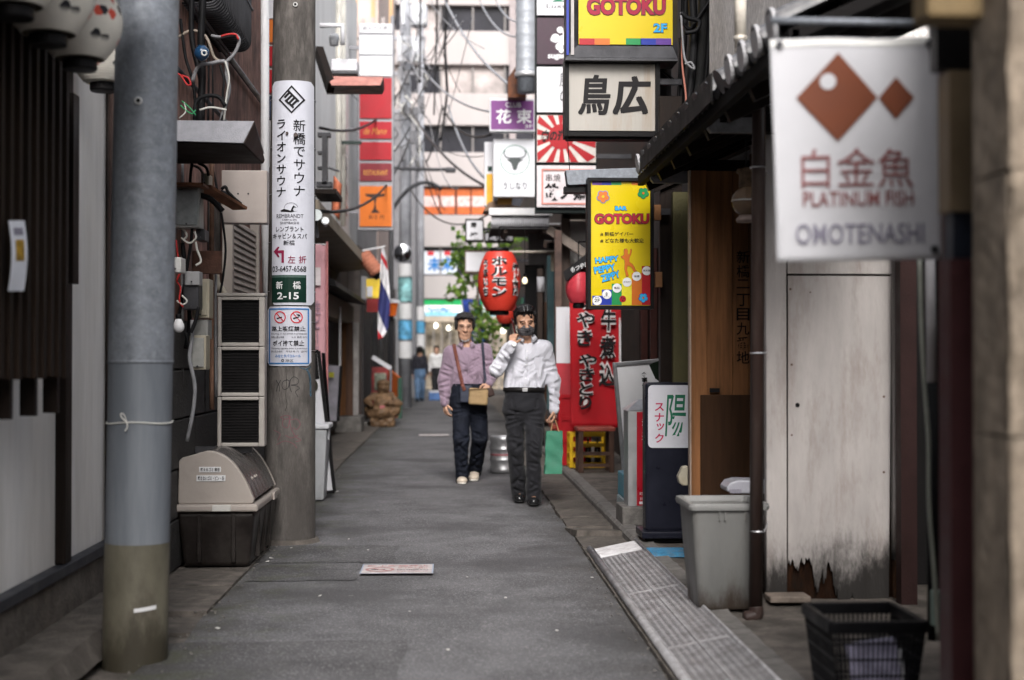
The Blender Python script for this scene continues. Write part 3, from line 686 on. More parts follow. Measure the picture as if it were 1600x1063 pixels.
# ------------------------------------------------------------------ galvanised pole
b0 = G(211, 1030); px, py = b0.x, b0.y + 0.0
gp = thing('steel_pole', (px, py, 0), 'thick galvanised steel pole in left foreground with ochre painted foot', 'pole')
def leanx(z): return px + 0.016 * z
paint = mat('grey_pole_sleeve', (0.125, 0.138, 0.158), 0.6, metal=0.05, var=0.14, vs=5, bump=0.015, bs=60, dirt=0.3, dcol=(0.22, 0.235, 0.25), ds=5, stretch=9)
ochre = mat('ochre_pole_paint', (0.115, 0.105, 0.078), 0.6, var=0.18, vs=7, bump=0.05, bs=70, dirt=0.75, dcol=(0.045, 0.036, 0.028), ds=4.5, stretch=2.2, thr=0.54)
mould(ochre, -.05, .32, (.035, .030, .020))
MB().cyl((leanx(-.03), py, -.03), (leanx(.487), py, .487), 0.1335, 0.1318, 48, False).build('painted_foot', ochre, gp, smooth=True)
MB().cyl((leanx(.4875), py, .4875), (leanx(1.235), py, 1.235), 0.1312, 0.1302, 48, False).build('lower_sleeve', paint, gp, smooth=True)
MB().lathe([(0.1303, 0), (0.1345, 0.003), (0.1345, 0.012), (0.130, 0.016)], (leanx(1.228), py, 1.228), 48).build('collar', galv, gp, smooth=True)
MB().cyl((leanx(1.236), py, 1.236), (leanx(7.5), py, 7.5), 0.1325, 0.112, 48, False).build('upper_tube', galv, gp, smooth=True)
z = W(217, 158, py - .13).z; q = W(217, 158, py - .125)
MB().cyl((q.x, q.y + .02, q.z), (q.x, q.y - .012, q.z), 0.018, 0.016, 14).build('bolt', mat('pale_bolt', (.5, .5, .5), .4), gp)
MB().cyl((q.x, q.y - .0125, q.z), (q.x, q.y - .016, q.z), 0.009, 0.009, 10).build('bolt_hole', black, gp)
mb = MB(); z = 0.985
mb.tube([(leanx(z) + 0.1345 * math.cos(a), py + 0.1345 * math.sin(a), z + 0.004 * math.sin(3 * a)) for a in [i * 2 * math.pi / 40 for i in range(41)]], 0.0028, 6)
s0 = W(198, 660, py - .135)
mb.tube(curvy([s0, s0 + Vector((-.008, -.012, .03)), s0 + Vector((-.020, -.014, .036)), s0 + Vector((-.018, -.012, .02)), s0 + Vector((0, -.006, 0)), s0 + Vector((.004, -.01, -.02)), s0 + Vector((-.004, -.012, -.035))]), 0.0026, 6)
mb.build('wire_tie', cable_w, gp)
a = W(232, 962, py - .14); MB().grid(lambda u, v: (lambda ang: (leanx(.22) + .1345 * math.sin(ang), py - .1345 * math.cos(ang), .215 + .016 * v + .008 * u))(.15 + .7 * u), 8, 1).build('tape_strip', white_ink, gp)

# ------------------------------------------------------------------ little sheet-metal canopy behind the pole
c = thing('metal_canopy', (-1.55, 7.75, 2.42), 'small grey sheet metal canopy jutting out behind the galvanised pole', 'canopy')
cm_ = mat('grey_canopy_sheet', (0.24, 0.24, 0.26), 0.5, metal=0.3, var=0.12, vs=20, bump=0.08, bs=160, dirt=0.3, dcol=(0.5, 0.5, 0.5), ds=30, thr=0.66)
A = [W(128, 187, 7.72), W(397, 190, 7.72), W(380, 224, 7.66), W(128, 216, 7.66)]
MB().add(A, [(0, 3, 2, 1)]).build('front_sheet', cm_, c, solid=0.006)
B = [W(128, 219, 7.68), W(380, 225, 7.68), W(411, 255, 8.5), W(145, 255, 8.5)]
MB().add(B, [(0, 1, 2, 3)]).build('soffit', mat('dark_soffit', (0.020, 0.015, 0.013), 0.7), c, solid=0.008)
MB().add([A[1], W(413, 250, 8.5), B[2], W(381, 224, 7.675)], [(0, 1, 2, 3)]).build('side_sheet', mat('brown_sheet', (0.05, 0.03, 0.025), 0.6), c, solid=0.006)
MB().add([A[0] + Vector((0, .02, 0)), A[1] + Vector((0, .02, 0)), W(413, 240, 8.5), W(140, 240, 8.5)], [(0, 1, 2, 3)]).build('top_sheet', cm_, c, solid=0.004)
MB().beam(W(150, 290, 7.9), W(185, 225, 7.9), 0.04, 0.04).build('bracket', dwood, c)

# ------------------------------------------------------------------ brown rendered building with cables and meters
t = thing('brown_building', (-1.62, 10, 0), 'old building with reddish brown rendered wall behind the cables', 'building')
box('wall', brown_wall, t, -4.4, -1.62, 7.75, 12.3, 1.48, 6.6)
box('end_wall', mat('dark_end_board', (0.05, 0.04, 0.036), 0.85, bump=0.1), t, -4.4, -1.70, 7.32, 7.74, 0, 6.0)  # end wall in a plain dark board colour
lw = MB().box(-1.70, -1.66, 7.75, 12.3, 0, 1.475).build('lower_wall', mat('dark_mortar', (0.03, 0.028, 0.027), 0.9), t)
for r_ in range(5):
    for k in range(6):
        y0 = 7.76 + k * 0.76 + (0.38 if r_ % 2 else 0) - 0.3; y1 = min(y0 + 0.75, 12.29); y0 = max(y0, 7.76)
        if y1 - y0 > .1: MB().box(-1.655, -1.60 + random.uniform(-.006, .004), y0, y1, 0.02 + r_ * 0.292, 0.02 + r_ * 0.292 + 0.282).build('stone_block', stone_dk, t, bevel=0.008)
for (y0, z0, y1, z1, r_) in ((7.8, 3.40, 12.2, 3.40, .022), (7.8, 2.93, 12.2, 2.9, .014)):
    MB().tube([(-1.585, y0, z0), (-1.585, y1, z1)], r_, 8).build('conduit', dsteel, t, smooth=True)
g = WX(335, 350, -1.62); box('opening_shade_plate', black, t, -1.66, -1.612, g.y - .28, g.y + .22, g.z - .2, g.z + .16)  # no hole cut: black plate carries the shade of the opening
sl = MB().box(-0.014, 0.014, -0.62, 0.62, -0.0185, 0.0185).mesh('siding_slat', mat('beige_siding', (0.36, 0.31, 0.27), 0.55, var=0.1, bump=0.02, dirt=.4, dcol=(.16, .13, .11), ds=6, rnd=.08))
for k in range(14): inst(sl, 'siding_slat', t, (-1.565, 10.75, 1.62 + k * 0.047), (0, -0.35, 0))
box('siding_post', beige_pl, t, -1.60, -1.53, 10.02, 10.10, 1.45, 2.35); box('siding_post', beige_pl, t, -1.60, -1.53, 11.38, 11.44, 1.45, 2.35)
dp = MB(); dp.tube([W(414, -60, 11.6), W(414, 332, 11.6), W(418, 500, 11.6)], 0.034, 12); dp.build('downpipe', mat('white_pvc', (0.62, 0.62, 0.63), 0.4, var=.05), t, smooth=True)
# blank beige board
n = thing('blank_board', tuple(W(380, 350, 9.1)), 'blank beige metal signboard beside the concrete pole, above siding', 'signboard')
x0, x1, z0, z1 = rpx(346, 266, 417, 349, 9.1)
box('board', mat('beige_board', (0.36, 0.315, 0.29), 0.5, var=.05, bump=.01), n, x0, x1, 9.1, 9.22, z0, z1, .006)
for a_ in (372, 388): q = W(a_, 303, 9.1); MB().cyl(q, q + Vector((0, -.004, 0)), .006, n=8).build('screw', dsteel, n)

# condenser wire guard
n = thing('wire_guard', (-1.4, 9.3, 3.39), 'black bent-rod wire guard hanging high on the brown wall', 'wire guard')
for k in range(24):
    y = 8.62 + k * 0.058; z = 3.39; xb = -1.40
    pts = [(-1.62, y, z)] + [(xb - 0.07 + 0.07 * math.sin(a), y, z + 0.07 - 0.07 * math.cos(a)) for a in (0, .4, .8, 1.2, 1.57)] + [(xb, y, 4.2)]
    MB().tube(pts, 0.0085, 6).build('rod', dsteel, n, smooth=True)
for x, z in ((-1.55, 3.38), (xb, 3.7)): MB().tube([(x, 8.58, z), (x, 10.05, z)], 0.010, 6).build('cross_rod', dsteel, n)
box('condenser', mat('condenser_case', (.06, .055, .05), .5), n, -1.60, -1.44, 8.7, 9.95, 3.46, 4.2)

# cables on the brown wall
def bundle(label, specs, name='cable_bundle'):
    n = thing(name, tuple(specs[0][0][0]), label, 'cables')
    for pts, r_, m_ in specs: MB().tube(curvy(pts, 5), r_, 6).build('cable', m_, n, smooth=True)
    return n
def cw(l, Y=8.4): return [W(a_, b_, Y - (c_[0] if c_ else 0)) for a_, b_, *c_ in l]
bundle('tangle of black cables and loose wires above the grey canopy', [
    (cw([(300, -20), (300, 60), (315, 130), (316, 190)]), .018, cable_m), (cw([(318, -20), (314, 60), (316, 120), (312, 200)]), .024, cable_m),
    (cw([(282, 30), (290, 90), (302, 130), (306, 185)]), .010, cable_m), (cw([(275, 60), (300, 48), (322, 58), (335, 90), (352, 98)]), .009, mat('tan_cable', (.30, .25, .2), .5)),
    (cw([(352, 98), (366, 84), (374, 64), (366, 54), (345, 58), (330, 56)], 8.3), .010, cable_g), (cw([(373, 62), (368, 54), (356, 54), (345, 57)], 8.28), .006, cable_r),
    (cw([(300, 128), (310, 104), (330, 99), (352, 97), (354, 118), (358, 140), (352, 165), (345, 190)], 8.3), .012, cable_g),
    (cw([(344, 102), (350, 125), (348, 150), (352, 170), (345, 192)], 8.28), .008, cable_m), (cw([(352, 96), (358, 122), (354, 150), (350, 188)], 8.27), .006, cable_w),
    (cw([(304, 188), (306, 160), (322, 150), (342, 152), (352, 166)], 8.25), .012, cable_m), (cw([(312, 172), (330, 168), (354, 172)], 8.24), .006, cable_w),
    (cw([(325, 60), (326, 120), (325, 190)], 8.45), .007, cable_m), (cw([(332, 100), (333, 190)], 8.45), .006, cable_m),
    (cw([(278, 115), (284, 120), (292, 132), (298, 132), (294, 122), (284, 118)], 8.2), .005, cable_r),
    (cw([(282, 165), (290, 172), (300, 178), (306, 172)], 8.2), .004, mat('green_wire', (.03, .25, .1), .5)), (cw([(284, 158), (296, 168), (306, 180)], 8.2), .004, MATS['green_wire']),
    (cw([(280, 185), (290, 175), (288, 160)], 8.2), .004, cable_w)])
n = thing('insulator', tuple(W(315, 83, 8.2)), 'glossy blue round insulator hanging among the cables', 'insulator')
MB(Matrix.Translation(W(315, 83, 8.22))).lathe([(0, -.045), (.024, -.04), (.042, -.018), (.045, 0), (.042, .018), (.024, .04), (0, .045)], n=20).build('body', mat('blue_glaze', (.01, .05, .12), .2, var=.2, bump=0, coat=.5), n, smooth=True)
q = W(319, 83, 8.165); mb = MB(); ring = []
for i in range(17): a_ = i * math.pi / 8; ring.append(q + Vector((.014 * math.cos(a_), 0, .014 * math.sin(a_))))
MB().tube(ring, .005, 6).build('eyelet', mat('eyelet_white', (.6, .6, .58), .4), n, smooth=True)
bundle('black cables sagging between meter boxes below the grey canopy', [
    (cw([(300, 255), (297, 290), (300, 360), (292, 420), (284, 470), (279, 497)]), .010, cable_m), (cw([(330, 255), (340, 300), (352, 380), (349, 430), (343, 462)], 9.0), .008, cable_m),
    (cw([(276, 350), (284, 356), (292, 368), (286, 376)]), .007, cable_w), (cw([(275, 375), (278, 400), (282, 420), (276, 440)]), .006, cable_r),
    (cw([(345, 300), (356, 305), (366, 312), (376, 320)], 8.9), .016, cable_m), (cw([(312, 305), (330, 312), (348, 330)], 8.4), .018, cable_m),
    (cw([(306, 378), (308, 390), (314, 408), (306, 415)], 8.3), .007, cable_w), (cw([(276, 440), (282, 450), (280, 470), (286, 480)], 8.2), .005, cable_r),
    (cw([(300, 500), (300, 530), (296, 560), (304, 600), (302, 640), (292, 690)], 8.35), .012, cable_g), (cw([(290, 520), (296, 545), (302, 570)], 8.4), .010, cable_m),
    (cw([(285, 380), (292, 440), (296, 500), (290, 545)], 8.5), .014, cable_m), (cw([(310, 480), (306, 500), (298, 520)], 8.3), .012, cable_m)])
def meter(label, x0, y0, x1, y1, Y, m_, lidm=None, name='meter_box', th=.14, extra=None):
    n = thing(name, tuple(W((x0 + x1) / 2, y1, Y)), label, 'meter box', 'meter boxes on the brown wall')
    a_, b_, c_, d_ = rpx(x0, y0, x1, y1, Y)
    box('case', m_, n, a_, b_, Y, Y + th, c_, d_, .006)
    if lidm: box('cover', lidm, n, a_ + .012, b_ - .012, Y - .012, Y, c_ + .015, d_ - .015, .005)
    MB().cyl(((a_ + b_) / 2, Y - .013, c_ + .02), ((a_ + b_) / 2, Y - .018, c_ + .02), .006, n=8).build('screw', dsteel, n)
    return n
gm = mat('dull_glass_meter', (.30, .31, .31), .35, var=.25, vs=9, bump=.02, dirt=.6, dcol=(.22, .14, .07), ds=6, stretch=3)
n = meter('large grey glazed meter box with rusty top edge', 272, 292, 312, 356, 8.35, gm, mat('meter_window', (.25, .27, .28), .15, var=.3, bump=0))
MB().beam(W(276, 290, 8.33), W(322, 291, 8.33), .2, .015).build('rusty_lid', mat('rust', (.20, .09, .05), .8, var=.4, bump=.1), n)
MB().beam(W(318, 292, 8.5), W(375, 326, 8.9), .10, .018).build('roof_board', MATS['rust'], n)
meter('dark grey meter with pale domed cap next to the lamp bulb', 286, 428, 310, 484, 8.3, dsteel, None)
meter('tall cream meter box beside the dark grey meter', 300, 436, 327, 497, 8.5, cream_pl, mat('cream_cover', (.31, .285, .22), .4, var=.06))
meter('grey weathered box directly below the tall cream meter box', 302, 499, 325, 530, 8.52, mat('grey_weathered', (.22, .22, .21), .6, var=.3, dirt=.5))
meter('low cream box with clear cover above the grey conduit', 296, 524, 322, 578, 8.4, cream_pl, mat('clear_cover', (.27, .27, .255), .2, var=.2, bump=0))
meter('small white box half hidden by edge of galvanised pole', 266, 402, 283, 426, 8.1, mat('white_box', (.6, .6, .58), .4))
meter('pale grey cap box on top of the dark grey meter', 288, 424, 312, 446, 8.28, mat('pale_grey_box', (.27, .27, .275), .45), th=.1)
meter('narrow white switch box above the rusty lid', 314, 271, 326, 292, 8.5, cream_pl)
meter('little black socket box right of the glazed meter box', 306, 358, 320, 376, 8.45, dsteel)
n = thing('lamp_bulb', tuple(W(278, 492, 7.95)), 'white round lamp bulb hanging beside the galvanised pole', 'bulb')
q = W(279, 520, 7.95)
MB(Matrix.Translation(q)).lathe([(0, 0), (.014, .002), (.026, .012), (.032, .03), (.030, .045), (.022, .062), (.016, .075), (.0, .076)], n=20).build('globe', mat('milk_glass', (.75, .75, .76), .3, var=.02, bump=0), n, smooth=True)
MB(Matrix.Translation(q)).lathe([(.0, .075), (.016, .076), (.016, .10), (.006, .104), (0, .105)], n=14).build('socket', black, n, smooth=True)
n = thing('drain_hose', tuple(W(345, 462, 9.2)), 'short cream hose bend above the three-grille unit', 'hose')
MB().tube(curvy(cw([(337, 430), (339, 445), (348, 455), (352, 470)], 9.2)), .024, 10).build('hose', mat('cream_hose', (.5, .45, .36), .5), n, smooth=True)

bundle('grey and rusty conduits running down beside the meter boxes', [
    (cw([(284, 250), (284, 300), (285, 420), (284, 600)], 8.62), .014, cable_g), (cw([(331, 255), (331, 330), (330, 470), (331, 640)], 8.9), .016, mat('rusty_conduit', (.13, .07, .045), .7, var=.4)),
    (cw([(338, 400), (337, 480), (338, 620)], 8.95), .010, cable_g), (cw([(310, 255), (322, 262), (326, 275)], 8.5), .009, cable_m), (cw([(300, 258), (312, 264), (318, 276), (316, 290)], 8.5), .008, cable_g),
    (cw([(276, 470), (286, 476), (292, 470), (284, 462)], 8.2), .005, cable_w), (cw([(283, 372), (296, 380), (306, 372), (304, 362)], 8.3), .006, cable_w), (cw([(346, 296), (352, 292), (356, 300), (362, 306), (368, 312)], 8.8), .010, cable_m)])
n = thing('wall_board', tuple(W(325, 430, 8.75)), 'rough brown timber board behind the meter boxes', 'board')
x0, x1, z0, z1 = rpx(300, 392, 346, 428, 8.75); box('plank', mat('rough_red_brown', (.12, .06, .042), .8, var=.4, bump=.1), n, x0, x1, 8.75, 8.79, z0, z1, .006)
# three-grille vent unit
n = thing('vent_unit', (-1.37, 8.9, .70), 'tall beige outdoor unit with three dark square grilles', 'air conditioner')
x0, x1, z0, z1 = rpx(340, 463, 413, 698, 8.9); hgt = (z1 - z0) / 3
case = mat('unit_case', (.34, .315, .29), .45, var=.05, bump=.01, dirt=.3, dcol=(.2, .18, .15), ds=5)
M0 = Matrix.Translation((x0, 8.9, z0)) @ Matrix.Rotation(R(4), 4, 'Y') @ Matrix.Identity(4)
M0 = Matrix.Translation((x0, 8.9, z0)) @ Matrix.Rotation(R(1), 4, 'Z')
wd = (x1 - x0)
MB(M0).box(0.012, wd - .012, 0.03, 0.13, 0.0, z1 - z0 - .004).build('core', black, n)
for k in range(3):
    zb = k * hgt; e = .024
    mb = MB(M0); mb.box(0, e, 0, .02, zb, zb + hgt - .003).box(wd - e - .012, wd, 0, .02, zb, zb + hgt - .003).box(e, wd - e - .012, 0, .02, zb, zb + e).box(e, wd - e - .012, 0, .02, zb + hgt - e, zb + hgt - .003)
    fr = mb.build('grille_frame', case, n, bevel=.006)
    fins = MB(M0)
    for j in range(15):
        zz = zb + e + (hgt - 2 * e) * (j + .5) / 15; fins.add([(e, .022, zz - .004), (wd - e - .012, .022, zz - .004), (wd - e - .012, .034, zz + .004), (e, .034, zz + .004)], [(0, 1, 2, 3)])
    fb = fins.build('fins', mat('black_fins', (.012, .011, .011), .5), fr); fb['kind'] = 'stuff'
MB(M0).box(wd - .0115, wd, .0205, .13, 0, z1 - z0 - .003).build('side_panel', case, n, bevel=.004)
MB(M0).box(-.004, wd + .004, -.006, .135, z1 - z0, z1 - z0 + .02).build('top_cover', case, n, bevel=.006)
box('wall_bracket', dsteel, n, -1.64, x0 + .2, 8.98, 9.03, z0 - .045, z0 - .005)

# ------------------------------------------------------------------ beige and brown waste box
wb = thing('waste_bin', (-1.38, 8.95, 0), 'large waste box with dark brown base and beige lid with grey flap', 'waste bin')
X0, X1, Y0, Y1 = -1.61, -1.155, 8.44, 9.5
def tub(z, k, i=0):
    a_ = .035 * (1 - k); return [(X0 + a_, Y0 + a_, z), (X1 - a_, Y0 + a_, z), (X1 - a_, Y1 - a_, z), (X0 + a_, Y1 - a_, z)]
mb = MB(); mb.add(tub(.02, 0) + tub(.345, 1), [(0, 3, 2, 1), (4, 5, 6, 7), (0, 1, 5, 4), (1, 2, 6, 5), (2, 3, 7, 6), (3, 0, 4, 7)])
base = mb.build('base', brown_pl, wb, bevel=.025, seg=3)
for x_ in (-1.48, -1.28): MB().box(x_ - .012, x_ + .012, Y0 + .0, Y0 + .03, .05, .335).build('rib', brown_pl, base, bevel=.004)
for y_ in (8.7, 8.95, 9.2): MB().box(X1 - .034, X1 - .002, y_ - .012, y_ + .012, .05, .335).build('rib', brown_pl, base, bevel=.004)
MB().box(X0 - .02, X1 + .02, Y0 - .02, Y1 + .01, .347, .392).build('rim', beige_pl, wb, bevel=.014, seg=3)
bez = lambda t_, o_=0.: ((X0 + .17) * (1 - t_) ** 2 + 2 * (X0 + .335) * t_ * (1 - t_) + (X1 - .008) * t_ * t_ + o_ * t_, (.700 + o_) * (1 - t_) ** 2 + 2 * (.715 + o_) * t_ * (1 - t_) + .415 * t_ * t_)
prof = [(X0 + .015, .392), (X0 + .005, .40), (X0 + .01, .645), (X0 + .03, .665)] + [bez(i / 10, .004) for i in range(11)] + [(X1 - .012, .392)]
for (ya, yb, nm) in ((Y0 + .005, Y0 + .05, 'lid_end'), (Y1 - .05, Y1 - .005, 'lid_end')):
    MB().prism(prof, yb - ya, lambda a_, b_, d_: (a_, ya + d_, b_)).build(nm, beige_pl, wb, bevel=.008)
MB().prism([(X0 + .01, .40), (X0 + .012, .64), (X0 + .03, .658), (X0 + .20, .695), (X0 + .20, .675), (X0 + .035, .635), (X0 + .03, .40)], Y1 - Y0 - .104, lambda a_, b_, d_: (a_, Y0 + .052 + d_, b_)).build('lid_back', beige_pl, wb, bevel=.005)
flap = [bez(i / 16) for i in range(17)]
def flapf(u, v):
    s_ = u * (len(flap) - 1); k = min(int(s_), len(flap) - 2); f_ = s_ - k
    x_ = flap[k][0] + (flap[k + 1][0] - flap[k][0]) * f_; z_ = flap[k][1] + (flap[k + 1][1] - flap[k][1]) * f_
    b_ = .009 * (0.5 + 0.5 * math.cos(v * 7 * 2 * math.pi)) if .03 < v < .97 else 0
    return (x_ + b_ * .7, Y0 + .055 + (Y1 - Y0 - .11) * v, z_ + b_ * .7)
MB().grid(flapf, 20, 60).build('flap', mat('grey_smoked_plastic', (.085, .078, .075), .22, var=.06, vs=3, bump=.0, rv=.04), wb, smooth=True)
for j in range(5): q = Vector((bez(.8)[0], Y0 + .20 + j * .06, bez(.8)[1])); MB().cbox(q, (.02, .02, .02), ry=R(45)).build('rivet', beige_pl, wb, bevel=.006)
box('latch', mat('pale_latch', (.5, .49, .46), .4), wb, -1.40, -1.29, Y0 - .03, Y0 - .02, .352, .390, .004)
MB().box(X1 + .0205, X1 + .035, 9.1, 9.25, .35, .40).build('handle', beige_pl, wb, bevel=.005)
for (a_, b_, c_, d_, s_) in ((311, 737, 345, 732, '燃えるゴミ 専用'), (307, 751, 352, 745, '燃えないゴミ・ビン・缶')):
    pl = panel(wb, a_, min(b_, d_) - 2, c_, max(b_, d_) + 1, Y0 - .0005, white_ink, .004, 'tape_label')
    text(pl, s_, a_ + 2, min(b_, d_) - 1, c_ - 2, max(b_, d_), Y0 - .0025, ink, .02)

# ------------------------------------------------------------------ concrete pole with street plates
b0 = G(447, 852); cpx, cpy = b0.x, b0.y + .175
cp = thing('concrete_pole', (cpx, cpy, 0), 'stout grey concrete utility pole with graffiti and street plates', 'utility pole')
cpm = mat('pole_concrete', (.125, .114, .105), .85, var=.38, vs=14, bump=.12, bs=90, dirt=.75, dcol=(.042, .037, .034), ds=3.6, stretch=3.5, thr=.46)
def pr(z): return .178 - .0095 * z
def pc(z): return Vector((cpx + .008 * z, cpy, z))
mb = MB(); mb.M = None
rings = 40; vs = []
for i in range(rings + 1):
    z = -.03 + 8.0 * i / rings
    for j in range(40):
        a_ = 2 * math.pi * j / 40; vs.append(pc(z) + Vector((math.cos(a_) * pr(z), math.sin(a_) * pr(z), 0)))
mb.add(vs, [(i * 40 + j, i * 40 + (j + 1) % 40, (i + 1) * 40 + (j + 1) % 40, (i + 1) * 40 + j) for i in range(rings) for j in range(40)])
mb.build('shaft', cpm, cp, smooth=True)
def onpole(px_, py_, lift):
    """point on the pole's camera side seen at that photo pixel"""
    z = W(px_, py_, cpy - .15).z; r_ = pr(z) + lift; c0 = pc(z); xx = W(px_, py_, cpy - r_ * .9).x - c0.x
    xx = max(-r_ * .995, min(r_ * .995, xx)); return Vector((c0.x + xx, c0.y - math.sqrt(r_ * r_ - xx * xx), z))
def plate(x0, y0, x1, y1, lift, m_, name, parent, rad=6, n=16):
    """sheet bent round the pole with rounded corners"""
    def fn(u, v):
        px_ = x0 + (x1 - x0) * u; py_ = y1 + (y0 - y1) * v
        dx = min(px_ - x0, x1 - px_); e = max(0, rad - dx); ins = rad - math.sqrt(max(0, rad * rad - e * e)) if e > 0 else 0
        py_ = (y0 + ins) + (y1 - y0 - 2 * ins) * (1 - v)
        return onpole(px_, py_, lift)
    return MB().grid(fn, n, 12).build(name, m_, parent, smooth=True)
def ptext(parent, s, x0, y0, x1, y1, m_, bold=0., vert=False, lift=.0125, name='lettering'):
    return text(parent, s, 0, 0, 0, 0, 0, m_, bold, vert, fn=lambda u, v: onpole(x0 + (x1 - x0) * u, y1 + (y0 - y1) * v, lift), name=name)
def pshape(parent, pts, m_, name, lift=.0125): return MB().add([onpole(a_, b_, lift) for a_, b_ in pts], [tuple(range(len(pts)))]).build(name, m_, parent)
def pquad(parent, x0, y0, x1, y1, m_, name, lift=.0125, n=10): return MB().grid(lambda u, v: onpole(x0 + (x1 - x0) * u, y1 + (y0 - y1) * v, lift), n, 2).build(name, m_, parent)
sp = thing('pole_sign', tuple(onpole(455, 475, .01)), 'tall white curved plate on the concrete pole with sauna lettering', 'sign')
plate(424, 126, 489, 477, .009, mat('white_pole_plate', (.52, .53, .59), .35, var=.03, bump=.005), 'plate', sp)
def ring_px(parent, pts_o, pts_i, m_, name, lift=.0125):
    n = len(pts_o); MB().add([onpole(*p_, lift) for p_ in pts_o] + [onpole(*p_, lift) for p_ in pts_i], [(i, (i + 1) % n, n + (i + 1) % n, n + i) for i in range(n)]).build(name, m_, parent)
dia = lambda r_: [(456, 156 - r_ * 1.06), (456 + r_, 156), (456, 156 + r_ * 1.06), (456 - r_, 156)]
def sub(pts, k=6):
    out = []
    for i in range(len(pts)):
        a_, b_ = pts[i], pts[(i + 1) % len(pts)]
        out += [(a_[0] + (b_[0] - a_[0]) * j / k, a_[1] + (b_[1] - a_[1]) * j / k) for j in range(k)]
    return out
ring_px(sp, sub(dia(21)), sub(dia(17.6)), ink, 'emblem_border')
for (cx_, cy_, ln) in ((449, 149, 12), (453, 153, 14), (457, 157, 15), (461, 161, 12)):   # slanted strokes of the emblem
    d = ln / 2 * .7; w_ = 1.3
    pshape(sp, [(cx_ + d - w_, cy_ - d - w_), (cx_ + d + w_, cy_ - d + w_), (cx_ - d + w_, cy_ + d + w_), (cx_ - d - w_, cy_ + d - w_)], ink, 'emblem_stroke')
for (cx_, cy_, ln) in ((455, 147, 12), (463, 155, 12), (449, 160, 9), (456, 166, 9)):
    d = ln / 2 * .7; w_ = 1.2
    pshape(sp, [(cx_ - d - w_, cy_ - d + w_), (cx_ - d + w_, cy_ - d - w_), (cx_ + d + w_, cy_ + d - w_), (cx_ + d - w_, cy_ + d + w_)], ink, 'emblem_stroke')
ptext(sp, '新橋でサウナ', 458.5, 187, 477, 307, ink, .004, True)
ptext(sp, 'ライオンサウナ', 432, 187, 447, 308, ink, .014, True)
arc = lambda r_, a0, a1, n=14: [(455 + r_ * math.cos(a0 + (a1 - a0) * i / n), 326 - r_ * .8 * math.sin(a0 + (a1 - a0) * i / n)) for i in range(n + 1)]
A_, B_ = arc(11, .2, 3.3), arc(10.4, .2, 3.3); MB().add([onpole(*p_, .0125) for p_ in A_ + B_], [(i, i + 1, 16 + i, 15 + i) for i in range(14)]).build('logo_arc', ink, sp)
pshape(sp, [(438, 329.5), (444, 327), (452, 329), (456, 331), (466, 330), (455, 332.5), (440, 331.5)], ink, 'logo_base')
pshape(sp, [(454, 331), (457, 324), (462, 318), (459, 322), (464, 325), (460, 324.5), (458, 328), (460, 331)], ink, 'logo_figure')
ptext(sp, 'REMBRANDT', 432, 335, 474, 341, ink, .0); ptext(sp, 'CABIN & SPA', 441, 342.5, 464, 345.5, ink); ptext(sp, 'SHIMBASHI', 438, 347, 467, 351, ink)
ptext(sp, 'レンブラント', 431, 354, 474, 362.5, ink, .01); ptext(sp, 'キャビン＆スパ', 426, 365, 479, 374, ink, .01); ptext(sp, '新橋', 443, 376, 461, 384, ink, .01)
pshape(sp, [(427, 393), (434, 386), (437, 386), (434, 391.5), (444, 391.5), (444, 411), (440, 411), (440, 396), (434, 396), (437, 402), (434, 402)], maroon_ink, 'arrow')
ptext(sp, '左', 450, 400, 461.5, 412, maroon_ink, .012); ptext(sp, '折', 467, 400, 478, 412, maroon_ink, .012)
ptext(sp, '03-6457-6568', 425, 416, 478, 425, ink, .01)
gq = pquad(sp, 424, 430, 478, 473, dkgreen, 'street_plate', .0115)
pquad(gq, 424, 430, 477, 434, mat('green_grey', (.05, .09, .075), .5), 'header_line', .0122)
ptext(gq, '新', 431, 440, 442, 452, white_ink, .012); ptext(gq, '橋', 458, 440, 470, 452, white_ink, .012); ptext(gq, '2-15', 433, 457, 467, 468, white_ink, .02)
np_ = thing('no_smoking_plate', tuple(onpole(450, 572, .01)), 'white blue-edged no smoking plate strapped low on the concrete pole', 'sign')
plate(416, 479, 485, 572, .009, MATS['white_pole_plate'], 'plate', np_)
mb = MB()
o_ = sub([(419, 482), (482, 482), (482, 569), (419, 569)], 10); i_ = sub([(421, 484), (480, 484), (480, 567), (421, 567)], 10)
ring_px(np_, o_, i_, blue_ink, 'border')
for cx_ in (437.5, 463.5):
    ring_px(np_, circ(cx_, 496, 9.5, 24), circ(cx_, 496, 7.8, 24), red_ink, 'prohibition_ring')
    pshape(np_, [(cx_ - 6.5, 490), (cx_ - 5.3, 489), (cx_ + 6.5, 502), (cx_ + 5.3, 503)], red_ink, 'prohibition_bar', .013)
    pshape(np_, [(cx_ - 5, 497), (cx_ + 3.5, 495), (cx_ + 3.5, 496.8), (cx_ - 5, 499)], ink, 'cigarette', .0122)
pshape(np_, [(463, 491), (468, 491.5), (470, 495), (466, 494)], ink, 'hand', .0122)
ptext(np_, '路上喫煙禁止', 424, 510, 477, 518, ink, .014); ptext(np_, 'Smoking on the streets is prohibited', 423, 520.5, 479, 523.5, ink)
ptext(np_, '道路上禁止吸烟', 423, 525.5, 444, 528.5, ink); ptext(np_, '노상 흡연 금지', 456, 525.5, 479, 528.5, ink)
ptext(np_, 'ポイ捨て禁止', 426, 532, 475, 541, ink, .014); ptext(np_, 'Throwing cigarette butts is prohibited', 423, 543.5, 479, 546.5, ink)
ptext(np_, '禁止乱扔烟头', 423, 548, 442, 551, ink); ptext(np_, '무단투기 금지', 447, 548, 479, 551, ink)
